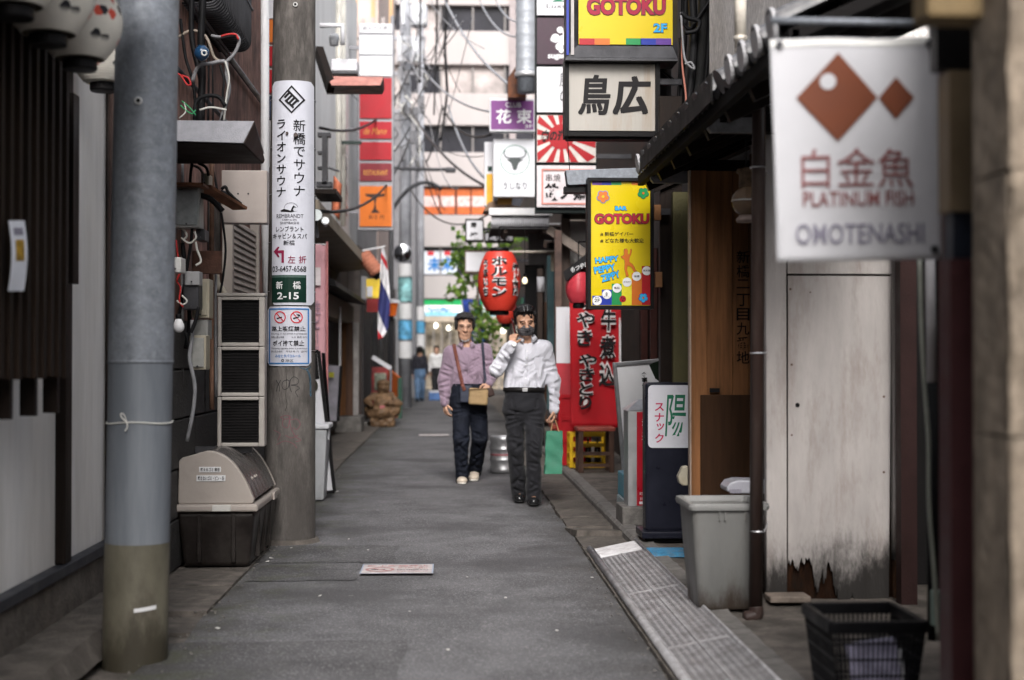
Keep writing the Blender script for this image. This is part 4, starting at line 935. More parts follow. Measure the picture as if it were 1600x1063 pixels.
ptext(np_, 'みなとタバコルール', 430, 554, 470, 559, blue_ink, .02); ptext(np_, '港区', 446, 561.5, 459, 566, ink); ring_px(np_, circ(442, 563.6, 2.4, 12), circ(442, 563.6, 1.4, 12), ink, 'ward_mark')
# straps, bolts, cracks, graffiti
for (py_, pr_) in ((152, sp), (228, sp), (302, sp), (378, sp), (455, sp), (503, np_), (548, np_)):
    z = W(450, py_, cpy - .15).z; r_ = pr(z) + .004
    for s_ in (-1, 1):
        mb = MB(); c0 = pc(z)
        mb.tube([c0 + Vector((r_ * math.sin(a_) * s_, -r_ * math.cos(a_), 0)) for a_ in [1.0 + i * .16 for i in range(12)]], .0022, 5); mb.build('strap', alu, pr_)
q = onpole(463, 213, .012); MB().cyl(q, q + Vector((0, -.035, .004)), .016, .014, 12).build('step_bolt', mat('rusty_bolt', (.06, .04, .035), .6), sp); q = onpole(449, 209, .012); MB().cyl(q, q + Vector((0, -.012, 0)), .009, n=10).build('step_bolt', MATS['rusty_bolt'], sp)
q = onpole(462, 7, .0); MB().cyl(q, q + Vector((0, -.01, 0)), .016, n=14).build('step_socket', mat('socket_ring', (.45, .45, .44), .5), cp); MB().cyl(q + Vector((0, -.0105, 0)), q + Vector((0, -.013, 0)), .008, n=12).build('socket_hole', black, cp)
def stroke(pts, w_, m_, name, parent, lift=.002):
    P = curvy([Vector((a_, b_, 0)) for a_, b_ in pts], 5); mb = MB(); L_ = []; R_ = []
    for i, p_ in enumerate(P):
        d = (P[min(i + 1, len(P) - 1)] - P[max(i - 1, 0)]); d.normalize(); nrm = Vector((-d.y, d.x, 0)) * w_ / 2
        L_.append(onpole(p_.x + nrm.x, p_.y + nrm.y, lift)); R_.append(onpole(p_.x - nrm.x, p_.y - nrm.y, lift))
    n = len(P); mb.add(L_ + R_, [(i, i + 1, n + i + 1, n + i) for i in range(n - 1)]); mb.build(name, m_, parent)
spray = mat('black_marker', (.03, .028, .03), .7, bump=0); pink = mat('faded_red_marker', (.16, .06, .075), .8, bump=0); blu = mat('blue_spray', (.06, .12, .17), .8, bump=0, alpha=.7)
stroke([(431, 594), (436, 602), (437, 612)], 1.1, spray, 'graffiti', cp); stroke([(439, 594), (434, 603), (432, 612)], 1.1, spray, 'graffiti', cp)
stroke([(450, 594), (443, 596), (441, 604), (445, 609), (451, 605), (452, 596), (448, 593)], 1.1, spray, 'graffiti', cp)
stroke([(454, 594), (453, 604), (456, 613)], 1.1, spray, 'graffiti', cp); stroke([(452, 596), (459, 589), (466, 593), (465, 600), (455, 602), (463, 603), (468, 607), (462, 612), (466, 621)], 1.0, spray, 'graffiti', cp)
stroke([(447, 575), (448, 600), (447, 620), (449, 632), (446, 642)], .9, mat('crack', (.03, .027, .025), .9), 'crack', cp)
for pts in ([(438, 652), (448, 649), (455, 652), (446, 655), (438, 652)], [(443, 655), (442, 665), (450, 668), (453, 655)], [(452, 650), (455, 668), (462, 682), (470, 688), (462, 690)], [(454, 656), (464, 655), (469, 663), (464, 671), (458, 668)], [(432, 695), (445, 689), (458, 693), (464, 700)], [(427, 672), (438, 678), (434, 688)], [(446, 680), (456, 684), (466, 680)]):
    stroke(pts, 1.0, pink, 'graffiti', cp)
stroke([(478, 576), (483, 590), (484, 620)], 2.5, blu, 'spray_mark', cp); stroke([(468, 574), (478, 577), (484, 573)], 2.0, blu, 'spray_mark', cp)
MB().cyl((cpx, cpy, -.01), (cpx, cpy, .03), .215, .195, 32).build('collar_base', concd, cp)
# vertical shop sign hidden behind the pole
n = thing('strip_sign', tuple(W(424, 150, 13.5)), 'narrow white, orange and red shop sign peeking left of the concrete pole', 'sign')
for (a_, b_, m_) in ((-30, 29, white_sign), (31, 66, orange_p), (72, 103, red_p), (109, 145, red_p), (150, 185, mat('navy_panel', (.02, .03, .06), .5))): panel(n, 417, a_, 436, b_, 13.5, m_, .12)
# ================================================================== RIGHT SIDE
# ------------------------------------------------------------------ very near: banner on a bracket, stone column, burgundy front
bn = thing('shop_banner', tuple(W(1335, 410, 3.75)), 'white cloth banner with brown diamond fish hanging in near right foreground', 'banner')
YB = 3.75
cloth_w = mat('white_banner_cloth', (.46, .46, .485), .75, var=.03, bump=.02, bs=200, sheen=.2)
def bpt(u, v, lift=0.0):
    x0 = 1203 + 10 * (1 - v); x1 = 1465 + 10 * (1 - v); y = (410 + (405 - 410) * u) + ((62 + (58 - 62) * u) - (410 + (405 - 410) * u)) * v
    p = W(x0 + (x1 - x0) * u, y, YB); p.y += -.012 * math.sin(u * 5 + .5) * (1 - v * .5) - .006 * math.sin(u * 11 + v * 4) - lift; return p
MB().grid(bpt, 30, 34).build('cloth', cloth_w, bn, smooth=True, solid=.003)
MB().grid(lambda u, v: bpt(u, .965 + .03 * v, .004), 30, 1).build('top_hem', mat('hem', (.66, .66, .64), .7), bn, smooth=True)
def bx(px, py):
    v = (410 - py) / 349.; u = (px - (1203 + 10 * (1 - v))) / 262.; return u, v
def bshape(pts, m_, name): MB().add([bpt(*bx(a_, b_), .0065) for a_, b_ in pts], [tuple(range(len(pts)))]).build(name, m_, bn)
def btext(s, x0, y0, x1, y1, m_, bold): text(bn, s, 0, 0, 0, 0, 0, m_, bold, fn=lambda u, v: bpt(*bx(x0 + (x1 - x0) * u, y1 + (y0 - y1) * v), .0065))
brown_ink = mat('brown_print', (.135, .038, .016), .7, var=.08, bump=0); rose_ink = mat('dull_rose_print', (.20, .075, .075), .7, bump=0); lilac_ink = mat('grey_lilac_print', (.19, .18, .23), .7, bump=0)
def bdiamond(cx, cy, w_, h_, name):
    n = 10
    def f(u, v): a_ = (u - v) * w_ / 2; b_ = (u + v - 1) * h_ / 2; return bpt(*bx(cx + a_, cy + b_), .0065)
    MB().grid(f, n, n).build(name, brown_ink, bn)
bdiamond(1307, 154, 128, 138, 'fish_body'); bdiamond(1401, 155, 56, 66, 'fish_tail')
MB().add([bpt(*bx(a_, b_), .009) for a_, b_ in circ(1291, 130, 12.5)], [tuple(range(20))]).build('fish_eye', cloth_w, bn)
btext('白金魚', 1250, 234, 1429, 296, rose_ink, .0); btext('PLATINUM FISH', 1252, 301, 1429, 325, rose_ink, .012); btext('OMOTENASHI', 1240, 352, 1446, 384, lilac_ink, .012)
for (a_, b_) in ((1217, 70), (1451, 72), (1462, 394)):
    q = bpt(*bx(a_, b_), .006); MB().cyl(q, q + Vector((0, -.004, 0)), .011, n=16).build('eyelet', dsteel, bn)
br = thing('banner_bracket', tuple(W(1490, 400, YB)), 'grey steel bracket holding the white fish banner', 'bracket')
MB().tube([W(1205, 32, YB + .02), W(1492, 38, YB + .02)], .010, 10).build('top_bar', galv, br, smooth=True)
MB().tube([W(1487, 30, YB + .02), W(1489, 402, YB + .02)], .013, 10).build('upright_bar', galv, br, smooth=True)
MB().tube([W(1478, 398, YB + .01), W(1640, 408, YB - .3)], .009, 8).build('stay_bar', dsteel, br, smooth=True)
for e_ in ([W(1210, 40, YB + .02), bpt(.05, .975, .0)], [W(1452, 38, YB + .02), bpt(.95, .975)], [bpt(.97, .03), W(1488, 400, YB + .02)]): MB().tube(e_, .003, 6).build('tie', cable_g, br)
st = thing('stone_column', tuple(W(1580, 1063, 2.7)), 'rough beige stone column at the right photo edge', 'column')
x0 = W(1520, 500, 2.9).x
stone_b = mat('rough_beige_stone', (.19, .155, .12), .9, var=.35, vs=14, bump=.22, bs=45, dirt=.6, dcol=(.09, .07, .05), ds=9, stretch=1.6)
for k in range(5):
    def face(u, v, k=k): 
        z = .06 + k * .52 + .515 * v; x = x0 + .55 * u; return (x + (.012 * mnoise.noise((z * 8, k, 0)) if u < .05 else 0), 2.7 + .016 * mnoise.noise((x * 9, z * 9, k * 3)), z)
    mb = MB(); mb.grid(face, 16, 16); mb.box(x0 + .004, x0 + .55, 2.725, 2.9, .06 + k * .52, .06 + k * .52 + .514); mb.build('stone_block', stone_b, st)
box('return_wall', stone_b, st, W(1520, 500, 3.36).x, x0 + .55, 2.905, 3.36, .06, 2.4)
box('lintel', mat('ochre_timber', (.15, .105, .05), .7, var=.2), st, W(1425, 10, 2.95).x, x0 + .6, 2.85, 2.95, W(1500, 27, 2.85).z, 2.5, .01)
bf = thing('burgundy_front', tuple(W(1495, 1063, 3.4)), 'narrow burgundy painted shop front beside the stone column', 'shop front')
x0, x1 = W(1467, 500, 3.48).x, W(1575, 500, 3.4).x
box('column', mat('burgundy_paint', (.058, .020, .022), .5, var=.15, vs=8, bump=.04), bf, x0, x1, 3.4, 3.48, .05, W(1500, 405, 3.4).z)
box('navy_panel', mat('navy_board', (.014, .018, .03), .5), bf, x0 + .015, x1, 3.42, 3.48, W(1500, 404, 3.42).z, W(1500, 331, 3.42).z)
box('beige_panel', mat('beige_panel', (.17, .125, .075), .6), bf, x0, x1, 3.4, 3.48, W(1500, 330, 3.4).z, W(1500, 110, 3.4).z)
box('return_wall', mat('burgundy_paint', (.058, .020, .022)), bf, W(1467, 500, 4.4).x, x1 + .6, 3.485, 4.4, .05, 2.3)
box('dark_head', black, bf, x0 - .02, x1, 3.43, 3.48, W(1500, 109, 3.43).z, 2.7)
# dark recess with pipes
rc = thing('dark_recess', (1.9, 6.0, 0), 'dark narrow side passage between burgundy front and white cabinet', 'side passage')
box('back_wall', mat('recess_shade_wall', (.012, .011, .011), .9), rc, W(1405, 500, 7.3).x, 4.5, 7.3, 7.45, 0.05, 3.2)  # backdrop coloured near black for the darkness of the passage
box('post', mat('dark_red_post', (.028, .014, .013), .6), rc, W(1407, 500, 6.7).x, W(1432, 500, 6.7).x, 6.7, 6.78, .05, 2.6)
box('side_wall', mat('recess_shade_wall', (.012, .011, .011), .9), rc, 2.5, 2.65, 3.6, 7.29, .05, 2.4)
n = thing('drain_pipe', tuple(W(1460, 950, 4.7)), 'thin pale bent pipe in the dark passage beside burgundy column', 'pipe')
MB().tube(curvy([W(1437, 405, 4.7), W(1440, 520, 4.7), W(1446, 620, 4.7), W(1451, 690, 4.7), W(1452, 790, 4.7), W(1460, 900, 4.7), W(1466, 1000, 4.7)]), .008, 8).build('thin_pipe', mat('pale_pipe', (.32, .33, .28), .5), n, smooth=True)
MB().cyl(W(1453, 380, 4.85), W(1456, 598, 4.85), .017, n=14).build('white_sleeve', mat('white_sleeve', (.48, .46, .46), .4), n, smooth=True)
MB().cyl(W(1456, 598.5, 4.85), W(1458, 1000, 4.85), .019, n=14).build('black_pipe', rubber, n, smooth=True)
MB().cbox(W(1462, 950, 4.75), (.03, .03, .12)).build('green_clip', mat('pale_green', (.25, .33, .28), .5), n, bevel=.005)

# ------------------------------------------------------------------ white weathered cabinet
wc = thing('weathered_cabinet', (1.85, 6.9, .05), 'tall white weathered wooden cabinet with rotten bottom edge', 'cabinet')
wp = mat('weathered_white_paint', (.42, .39, .375), .65, var=.10, vs=7, bump=.04, bs=90, dirt=.6, dcol=(.22, .17, .145), ds=4.5, stretch=4, thr=.52)
mould(wp, .03, .52, (.007, .006, .005))
YC = 6.9
a_, b_, c_, d_ = rpx(1199, 415, 1410, 955, YC)
box('carcass', mat('rotten_wood', (.020, .008, .0035), .9, var=.6, vs=10, bump=.25, bs=40, stretch=3, dirt=.8, dcol=(.010, .008, .006), ds=7, thr=.48), wc, a_ + .02, b_ - .01, YC + .03, YC + .5, .05, 2.32)
box('left_post', wp, wc, W(1197, 500, YC - .02).x, W(1229, 500, YC - .02).x, YC - .02, YC + .029, .08, 2.36, .004)
box('right_post', wp, wc, W(1395, 500, YC - .015).x, W(1412, 500, YC - .015).x, YC - .015, YC + .029, W(1400, 875, YC).z, 2.34, .004)
box('right_post_foot', mat('bare_brown_wood', (.09, .045, .024), .8, var=.4), wc, W(1396, 500, YC).x, W(1410, 500, YC).x, YC - .008, YC + .028, .06, W(1400, 876, YC).z)
box('top_rail', wp, wc, W(1230, 430, YC).x, W(1394, 430, YC).x, YC - .010, YC + .028, W(1300, 428.5, YC).z, 2.33, .003)
poly = [(1231, 431), (1392.5, 432), (1388, 951), (1379, 947), (1372, 951), (1352, 949), (1338, 951), (1335, 941), (1331, 930), (1327, 944), (1322, 951), (1316, 948), (1310, 944), (1308, 921), (1306, 931), (1302, 915), (1300, 890), (1293, 878), (1290, 905), (1286, 912), (1285, 890), (1281, 905), (1277, 925), (1273, 917), (1270, 890), (1267, 879), (1260, 872), (1256, 882), (1252, 873), (1248, 886), (1246, 891), (1240, 878), (1231, 881)]
rj = random.Random(4); pl2 = []
for i_, (x_, y_) in enumerate(poly):
    pl2.append((x_, y_))
    if i_ >= 2 and i_ < len(poly) - 1:
        nx, ny = poly[i_ + 1]
        for f_ in (.2, .4, .6, .8): pl2.append((x_ + (nx - x_) * f_ + rj.uniform(-.5, .5), y_ + (ny - y_) * f_ + rj.uniform(-7, 5) * (1 if x_ < 1345 else .5)))
poly = pl2
P = [W(x_, y_, YC + .004) for x_, y_ in poly]
from mathutils.geometry import tessellate_polygon
tri = tessellate_polygon([P]); mb = MB(); mb.add(P, [tuple(t_) for t_ in tri])
mb.build('door_panel', wp, wc, solid=.012)
for (x_, y_, r_) in ((1246, 633, .011), (1235, 452, .006), (1237, 570, .006), (1381, 620, .006), (1237, 680, .005), (1381, 738, .006), (1266, 457, .004)):
    q = W(x_, y_, YC - .003); MB().cyl(q, q + Vector((0, -.002, 0)), r_, n=12).build('hole', black if r_ > .01 else mat('rusty_nail', (.12, .08, .06), .7), wc)
box('foot_board', mat('grey_splinter_wood', (.22, .18, .15), .8, var=.3), wc, W(1197, 500, 6.8).x, W(1260, 500, 6.8).x, 6.72, 6.86, .085, .115, .006)

# ------------------------------------------------------------------ black basket with magazines
bk = thing('plastic_basket', tuple(W(1345, 1063, 4.55)), 'black lattice plastic basket holding papers at the lower right', 'basket')
bxm = mat('black_basket_plastic', (.005, .005, .006), .45, var=.2)
X0b, X1b, Y0b, Y1b, Zb, Zt = 1.20, 1.50, 4.45, 4.80, .085, .40
def bs_(z): k = (z - Zb) / (Zt - Zb); e = .035 * (1 - k); return X0b + e, X1b - e, Y0b + e, Y1b - e
def pt(side, u, z):
    a_, b_, c_, d_ = bs_(z)
    return {0: (a_ + (b_ - a_) * u, c_, z), 1: (b_, c_ + (d_ - c_) * u, z), 2: (b_ + (a_ - b_) * u, d_, z), 3: (a_, d_ + (c_ - d_) * u, z)}[side]
for s_ in range(4):
    mb = MB()
    for i in range(19): mb.tube([pt(s_, i / 18, Zb), pt(s_, i / 18, Zt)], .0035, 4)
    for j in range(7): mb.tube([pt(s_, 0, Zb + (Zt - Zb) * j / 6), pt(s_, 1, Zb + (Zt - Zb) * j / 6)], .0045, 4)
    o = mb.build('lattice_side', bxm, bk); o['kind'] = 'stuff'
    a_, b_ = Vector(pt(s_, 0, Zt)), Vector(pt(s_, 1, Zt)); MB().beam(a_, b_, .022, .04).build('rim', bxm, bk, bevel=.006)
box('bottom', bxm, bk, X0b + .035, X1b - .035, Y0b + .035, Y1b - .035, Zb - .004, Zb + .004)
pp = thing('paper_stack', (1.37, 4.6, .1), 'white and lilac papers stuffed in the black basket', 'papers')
for k, (m_, h_) in enumerate(((mat('lilac_print_sheet', (.50, .48, .68), .4, var=.35, vs=18), .235), (mat('white_print_sheet', (.66, .66, .68), .4, var=.12, vs=12), .20), (mat('blue_grey_sheet', (.25, .27, .38), .45, var=.5, vs=14), .17))):
    MB(Matrix.Translation((1.30 + .02 * k, 4.51 + .07 * k, .10)) @ Matrix.Rotation(-.12 - .05 * k, 4, 'X') @ Matrix.Rotation(.12 * (k - 1), 4, 'Y')).box(0, .16, 0, .02, 0, h_).build('paper_bundle', m_, pp, bevel=.003)

# ------------------------------------------------------------------ grey bin, its lid and the brown downpipe
binm = mat('grey_bin_plastic', (0.15, 0.15, 0.145), 0.45, var=0.08, vs=5, bump=0.02, dirt=0.5, dcol=(0.08, 0.07, 0.06), ds=5, stretch=4, thr=0.56); mould(binm, -.06, .20, (.045, .032, .024))
gb = thing('grey_bin', (1.28, 6.72, .08), 'grey plastic bin without lid beside the brown downpipe', 'bin')
cx_, cy_ = 1.285, 6.735
def sq(z, hx, hy, r_=.03, n=5):
    out = []
    for (sx_, sy_, a0) in ((1, 1, 0), (-1, 1, 90), (-1, -1, 180), (1, -1, 270)):
        for i in range(n): a_ = R(a0 + 90 * i / (n - 1)); out.append(Vector((cx_ + sx_ * (hx - r_) + r_ * math.cos(a_), cy_ + sy_ * (hy - r_) + r_ * math.sin(a_), z)))
    return out
def loft(rings, close=True):
    mb = MB(); n = len(rings[0]); mb.add([p for r_ in rings for p in r_], [(k * n + i, k * n + (i + 1) % n, (k + 1) * n + (i + 1) % n, (k + 1) * n + i) for k in range(len(rings) - 1) for i in range(n)])
    if close: mb.f.append(tuple(range(n))[::-1])
    return mb
loft([sq(.082, .128, .15), sq(.10, .138, .16), sq(.36, .158, .185), sq(.555, .17, .20), sq(.555, .163, .193), sq(.12, .12, .14)]).build('body', binm, gb, auto=40)
loft([sq(.550, .173, .203), sq(.547, .185, .215), sq(.563, .190, .220), sq(.577, .186, .216), sq(.577, .166, .196), sq(.550, .160, .190)], False).build('rim', mat('pale_grey_rim', (.21, .21, .205), .4, var=.06), gb, auto=40)
for x_ in (1.24, 1.265, 1.36): box('rib', grey_pl, gb, x_ - .003, x_ + .003, cy_ - .2085, cy_ - .195, .50, .546)
ld = thing('bin_lid', tuple(W(1165, 770, 7.0)), 'pale lilac-grey lid resting behind the grey bin rim', 'lid')
q = W(1136, 768, 6.98); MB().prism([(0, 0), (.03, -.012), (.25, -.012), (.25, .05), (.06, .055), (.02, .045), (0, .02)], .18, lambda a_, b_, d_: (q.x + a_, q.y + d_, q.z + b_)).build('shell', mat('lilac_grey_lid', (.36, .36, .40), .35, var=.04), ld, bevel=.008)
q2 = q + Vector((.0, -.004, 0)); MB().box(q2.x + .012, q2.x + .07, q2.y - .006, q2.y, q2.z - .008, q2.z + .012).build('clip', mat('lid_clip', (.25, .24, .28), .4), ld)
dp = thing('brown_downpipe', (1.43, 6.42, .08), 'brown downpipe standing between the grey bin and white cabinet', 'downpipe')
t0 = W(1186, 150, 6.42); t1 = W(1181, 955, 6.42)
MB().tube([t0 + Vector((0, 0, .3)), t0, t1], .031, 14).build('pipe', pipe_br, dp, smooth=True)
MB().tube(curvy([t1 + Vector((0, 0, .02)), t1 + Vector((0, -.005, -.015)), t1 + Vector((-.035, -.01, -.028)), t1 + Vector((-.055, -.012, -.03))]), .033, 14).build('elbow', pipe_br, dp, smooth=True)
for py_ in (552, 830, 262):
    q = W(1184, py_, 6.42); mb = MB(); mb.tube([q + Vector((.034 * math.cos(a_), .034 * math.sin(a_), 0)) for a_ in [i * math.pi / 8 for i in range(17)]], .004, 5); mb.tube([q + Vector((.03, 0, 0)), q + Vector((.10, .25, .004))], .004, 5); mb.build('clamp', alu, dp)

# ------------------------------------------------------------------ wooden shopfront with carved address
ws = thing('wooden_shopfront', (1.6, 7.9, .07), 'brown cedar board shopfront carved with a vertical address', 'shop front')
YW = 7.9
for (a_, b_, dy) in ((1079, 1103.5, -.02), (1104, 1144.5, 0), (1145, 1170, .004), (1170.6, 1200, .004), (1200.5, 1235, 0)):
    x0, x1 = W(a_, 500, YW).x, W(b_, 500, YW).x; box('plank', mwood, ws, x0, x1, YW + dy, YW + .06, .075, 2.30, .003)
x0, x1 = W(1093, 700, YW).x, W(1235, 700, YW).x
box('lower_board', mat('dark_brown_board', (.036, .017, .008), .6, spec=.12, var=.3, vs=14, stretch=12, bump=.03), ws, x0, x1, YW - .035, YW - .021, .08, W(1130, 617, YW).z, .003)
x0 = W(1079, 500, YW).x
box('edge_strip', mat('pale_edge_trim', (.30, .235, .19), .6, var=.15), ws, x0 - .010, x0 - .001, YW - .03, YW + .03, .1, 2.30, .002)
q = W(1114, 610, YW - .02); box('hinge', black, ws, q.x - .02, q.x + .036, YW - .03, YW - .02, q.z - .012, q.z + .012)
for i_, ch in enumerate('新橋二丁目九番地'): text(ws, ch, 1151, 392 + i_ * 22.4, 1171, 392 + i_ * 22.4 + (19.5 if ch != '二' else 14), YW - .002, mat('carved_ink', (.008, .006, .005), .8, bump=0), .010, name='character')
q = W(1070, 745, 7.86); m9 = MB(); m9.prism([(-.03, -.035), (-.038, 0), (-.012, .055), (.018, .06), (.018, -.05), (-.01, -.05)], .06, lambda a_, b_, d_: (q.x + a_, q.y + d_, q.z + b_))
tag(m9.build('socket_cover', cream_pl, None, loc=tuple(q), bevel=.006), 'cream plastic outdoor socket cover on the shopfront edge', 'socket cover')
# massing behind and above
rb = thing('stucco_building', (2.4, 7, 0), 'right-hand building with speckled white stucco upper wall above the tiled roof', 'building')
stucco = mat('white_stucco', (.62, .59, .57), .9, var=.22, vs=60, bump=.25, bs=120, dirt=.35, dcol=(.2, .18, .17), ds=2.5, stretch=3)
box('upper_wall', stucco, rb, 1.62, 5, 6.3, 8.85, 2.62, 6.4)
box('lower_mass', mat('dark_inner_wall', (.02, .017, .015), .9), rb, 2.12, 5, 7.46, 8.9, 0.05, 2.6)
box('rear_light_blocker', mat('rear_blocker_render', (.17, .155, .145), .85), rb, 2.3, 5.2, -16, 2.4, 0.0, 4.6)  # unseen block added behind the camera to hold back low side skylight
MB().tube([W(1157, -40, 6.1), W(1157, 58, 6.1)], .026, 12).build('wall_pipe', mat('cream_pipe', (.5, .46, .40), .5), rb, smooth=True)
q = W(1157, 75, 6.1); MB(Matrix.Translation(q)).lathe([(0, -.03), (.018, -.028), (.026, -.01), (.026, .03), (.03, .032), (.03, .05), (0, .052)], n=16).build('wall_lamp', mat('dirty_glass', (.35, .32, .28), .2, var=.5, vs=40, bump=.05), rb, smooth=True)

# ------------------------------------------------------------------ tiled lean-to roof
rf = thing('tiled_roof', (1.5, 6.8, 2.43), 'dark tiled lean-to roof over the wooden shopfront', 'roof')
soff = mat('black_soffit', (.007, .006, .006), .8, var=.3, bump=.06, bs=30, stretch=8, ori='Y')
EX, EZ, EY0, EY1 = 1.2, 2.45, 4.95, 9.02
SL = math.atan2(.34, .72)
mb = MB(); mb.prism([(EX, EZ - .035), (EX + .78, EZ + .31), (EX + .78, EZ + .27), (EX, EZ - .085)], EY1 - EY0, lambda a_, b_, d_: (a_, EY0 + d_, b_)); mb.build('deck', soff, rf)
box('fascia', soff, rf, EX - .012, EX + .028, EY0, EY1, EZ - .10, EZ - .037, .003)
for k in range(9): 
    y_ = EY0 + .3 + k * .52; MB().beam((EX + .03, y_, EZ - .12), (EX + .78, y_, EZ + .22), .05, .06).build('rafter', dwood, rf)
tile_m = mat('grey_roof_tile', (.06, .06, .066), .4, var=.2, vs=14, bump=.04, dirt=.3, dcol=(.33, .32, .31), ds=8, rnd=.2)
tm = MB(); n = 9
for seg in (0,):
    A = []; B = []
    for i in range(n + 1):
        a_ = math.pi * i / n; A.append((-.005, .07 * math.cos(a_), .055 * math.sin(a_))); B.append((.29, .07 * math.cos(a_), .055 * math.sin(a_)))
    tm.add(A + B, [(i, i + 1, n + 2 + i, n + 1 + i) for i in range(n)] + [tuple(range(n + 1))])
    tm.add([(0, .07, 0), (.29, .07, 0), (.29, .15, -.006), (.29, .21, .004), (0, .21, .004), (0, .15, -.010)], [(0, 1, 2, 5), (5, 2, 3, 4)])
    tm.add([(-.007, .07, .0), (-.007, .15, -.012), (-.007, .21, .002), (-.007, .21, -.035), (-.007, .15, -.052), (-.007, .07, -.04)], [(0, 1, 4, 5), (1, 2, 3, 4)])
    tm.add([(-.0085, .066 * math.cos(2 * math.pi * i / 16), .004 + .056 * math.sin(2 * math.pi * i / 16)) for i in range(16)], [tuple(range(16))])
tme = tm.mesh('roof_tile', tile_m)
end_m = mat('pale_tile_end', (.28, .275, .285), .45, var=.15, vs=20)
em = MB(); em.lathe([(0, 0), (.050, 0), (.062, .006), (.062, .022), (.0, .022)], n=20); eme = em.mesh('tile_end', end_m)
y_ = EY0 + .12
while y_ < EY1 - .1:
    for row in range(3):
        d_ = row * .27; inst(tme, 'roof_tile', rf, (EX - .03 + d_ * math.cos(SL), y_, EZ + .0 + d_ * math.sin(SL) + .006 * row), (0, -SL, 0))
    if y_ < 6.1 or y_ > 8.6: inst(eme, 'tile_end', rf, (EX - .032, y_, EZ + .004), (0, -math.pi / 2 - SL * .3, 0))
    y_ += .262
box('edge_flashing', mat('black_flashing', (.012, .011, .011), .6), rf, EX - .05, EX - .042, 6.25, 8.62, EZ - .06, EZ + .066)
gs = mat('grey_beam_end', (.20, .20, .21), .5, metal=.3, var=.2, vs=20, bump=.05)
for (a_, b_, c_, d_, Y_) in ((1107, 176, 1182, 207, 6.7), (1017, 261, 1088, 286, 8.55)):
    x0, x1, z0, z1 = rpx(a_, b_, c_, d_, Y_); h_ = z1 - z0; w_ = x1 - x0
    MB().prism([(0, .2 * h_), (.06 * w_, 0), (w_, 0), (w_, h_ * .8), (.42 * w_, h_ * .72), (.40 * w_, h_ * .5), (.24 * w_, h_ * .5), (.22 * w_, h_), (.03 * w_, h_), (0, .8 * h_)], .05, lambda p_, q_, r_: (x0 + p_, Y_ + r_, z0 + q_)).build('gutter_bracket', gs, rf, bevel=.003)
box('cross_beam', dwood, rf, 1.30, 2.2, 8.62, 8.72, W(1100, 283, 8.62).z, W(1100, 250, 8.62).z, .004)
box('cross_beam', dwood, rf, 1.32, 2.2, 6.8, 6.9, W(1150, 206, 6.8).z, W(1150, 172, 6.8).z, .004)
# gutter end and dark trough above the yellow sign
gt = thing('rain_gutter', tuple(W(940, 280, 9.42)), 'grey metal rain gutter end above the tall yellow bar sign', 'gutter')
x0, x1, z0, z1 = rpx(884, 266, 1006, 290, 9.42); MB().prism([(x0, z1), (x0 + .012, z0 + .006), (x0 + .03, z0), (x1, z0 + .03), (x1, z1 + .02)], .13, lambda a_, b_, d_: (a_, 9.42 + d_, b_)).build('trough', galv, gt, bevel=.003)
box('bracket', black, gt, x0 - .006, x0 + .24, 9.45, 9.56, z0 - .045, z0 - .004)
MB().tube([W(890, 266, 9.46), W(888, 235, 9.46), W(886, 200, 9.46)], .003, 5).build('hanging_wire', black, gt)
# glass lamp under the roof
gl_ = thing('glass_lamp', tuple(W(1162, 300, 6.75)), 'old round glass lamp hanging under the roof beside the downpipe', 'lamp')
q = W(1166, 315, 6.75); T_ = Matrix.Translation(q)
glass = mat('amber_glass', (.30, .20, .13), .12, var=.2, bump=0, trans=.6, rv=.04)
MB(T_).lathe([(.03, -.065), (.05, -.05), (.068, -.015), (.068, .02), (.05, .05), (.032, .068)], n=24).build('globe', glass, gl_, smooth=True)
MB(T_).lathe([(0, -.10), (.045, -.10), (.05, -.085), (.032, -.066), (0, -.066)], n=20).build('base', mat('lamp_ceramic', (.2, .15, .13), .5), gl_, smooth=True)
MB(T_).lathe([(.03, .068), (.036, .072), (.034, .13), (.05, .14), (.044, .155), (0, .165)], n=20).build('cap', mat('lamp_brass', (.12, .08, .05), .5, metal=.4, var=.4, vs=30), gl_, smooth=True)
MB().tube([q + Vector((0, 0, .16)), q + Vector((0, 0, .36))], .004, 6).build('hanger', black, gl_)
MB(T_).lathe([(.070, .0), (.072, .003), (.070, .006)], n=24).build('wire_ring', steel, gl_, smooth=True)

# ------------------------------------------------------------------ pillar and olive wall beyond the shopfront
pl = thing('corner_shop', (1.7, 11, 0), 'dark old corner building behind the yellow bar signs', 'building')
box('olive_wall', mat('olive_render', (.10, .09, .04), .7, var=.08), pl, W(1052, 500, 9.34).x, 2.1, 9.34, 9.4, .08, 2.35)
box('pillar', dwood, pl, W(1029, 500, 9.5).x, W(1066, 500, 9.42).x, 9.42, 9.5, .08, 3.0)
box('wall', mat('sooty_wall', (.038, .034, .032), .85, var=.3, vs=7, bump=.1, dirt=.5, dcol=(.09, .05, .04), ds=4), pl, 1.86, 5, 9.52, 13.6, .08, 6.2)
box('shop_shade_slab', mat('shop_dark', (.015, .010, .009), .8), pl, 1.78, 1.855, 9.6, 13.4, .1, 2.2)  # flat slab coloured dark to stand for the unlit shop interior
for k, y_ in enumerate((10.2, 10.9, 11.5, 12.2, 12.8)): box('lattice_post', mat('red_brown_post', (.07, .02, .015), .6, rnd=.3), pl, 1.72, 1.775, y_, y_ + .07, .1, 2.2)
for (a_, b_, Y_) in ((1022, 320, 9.3), (1024, 425, 9.3)):
    x0, x1, z0, z1 = rpx(a_, b_, a_ + 11, b_ + 24, Y_); box('hinge_block', mat('hinge_wood', (.22, .10, .04), .6), pl, x0, x1, Y_, Y_ + .05, z0, z1, .003)
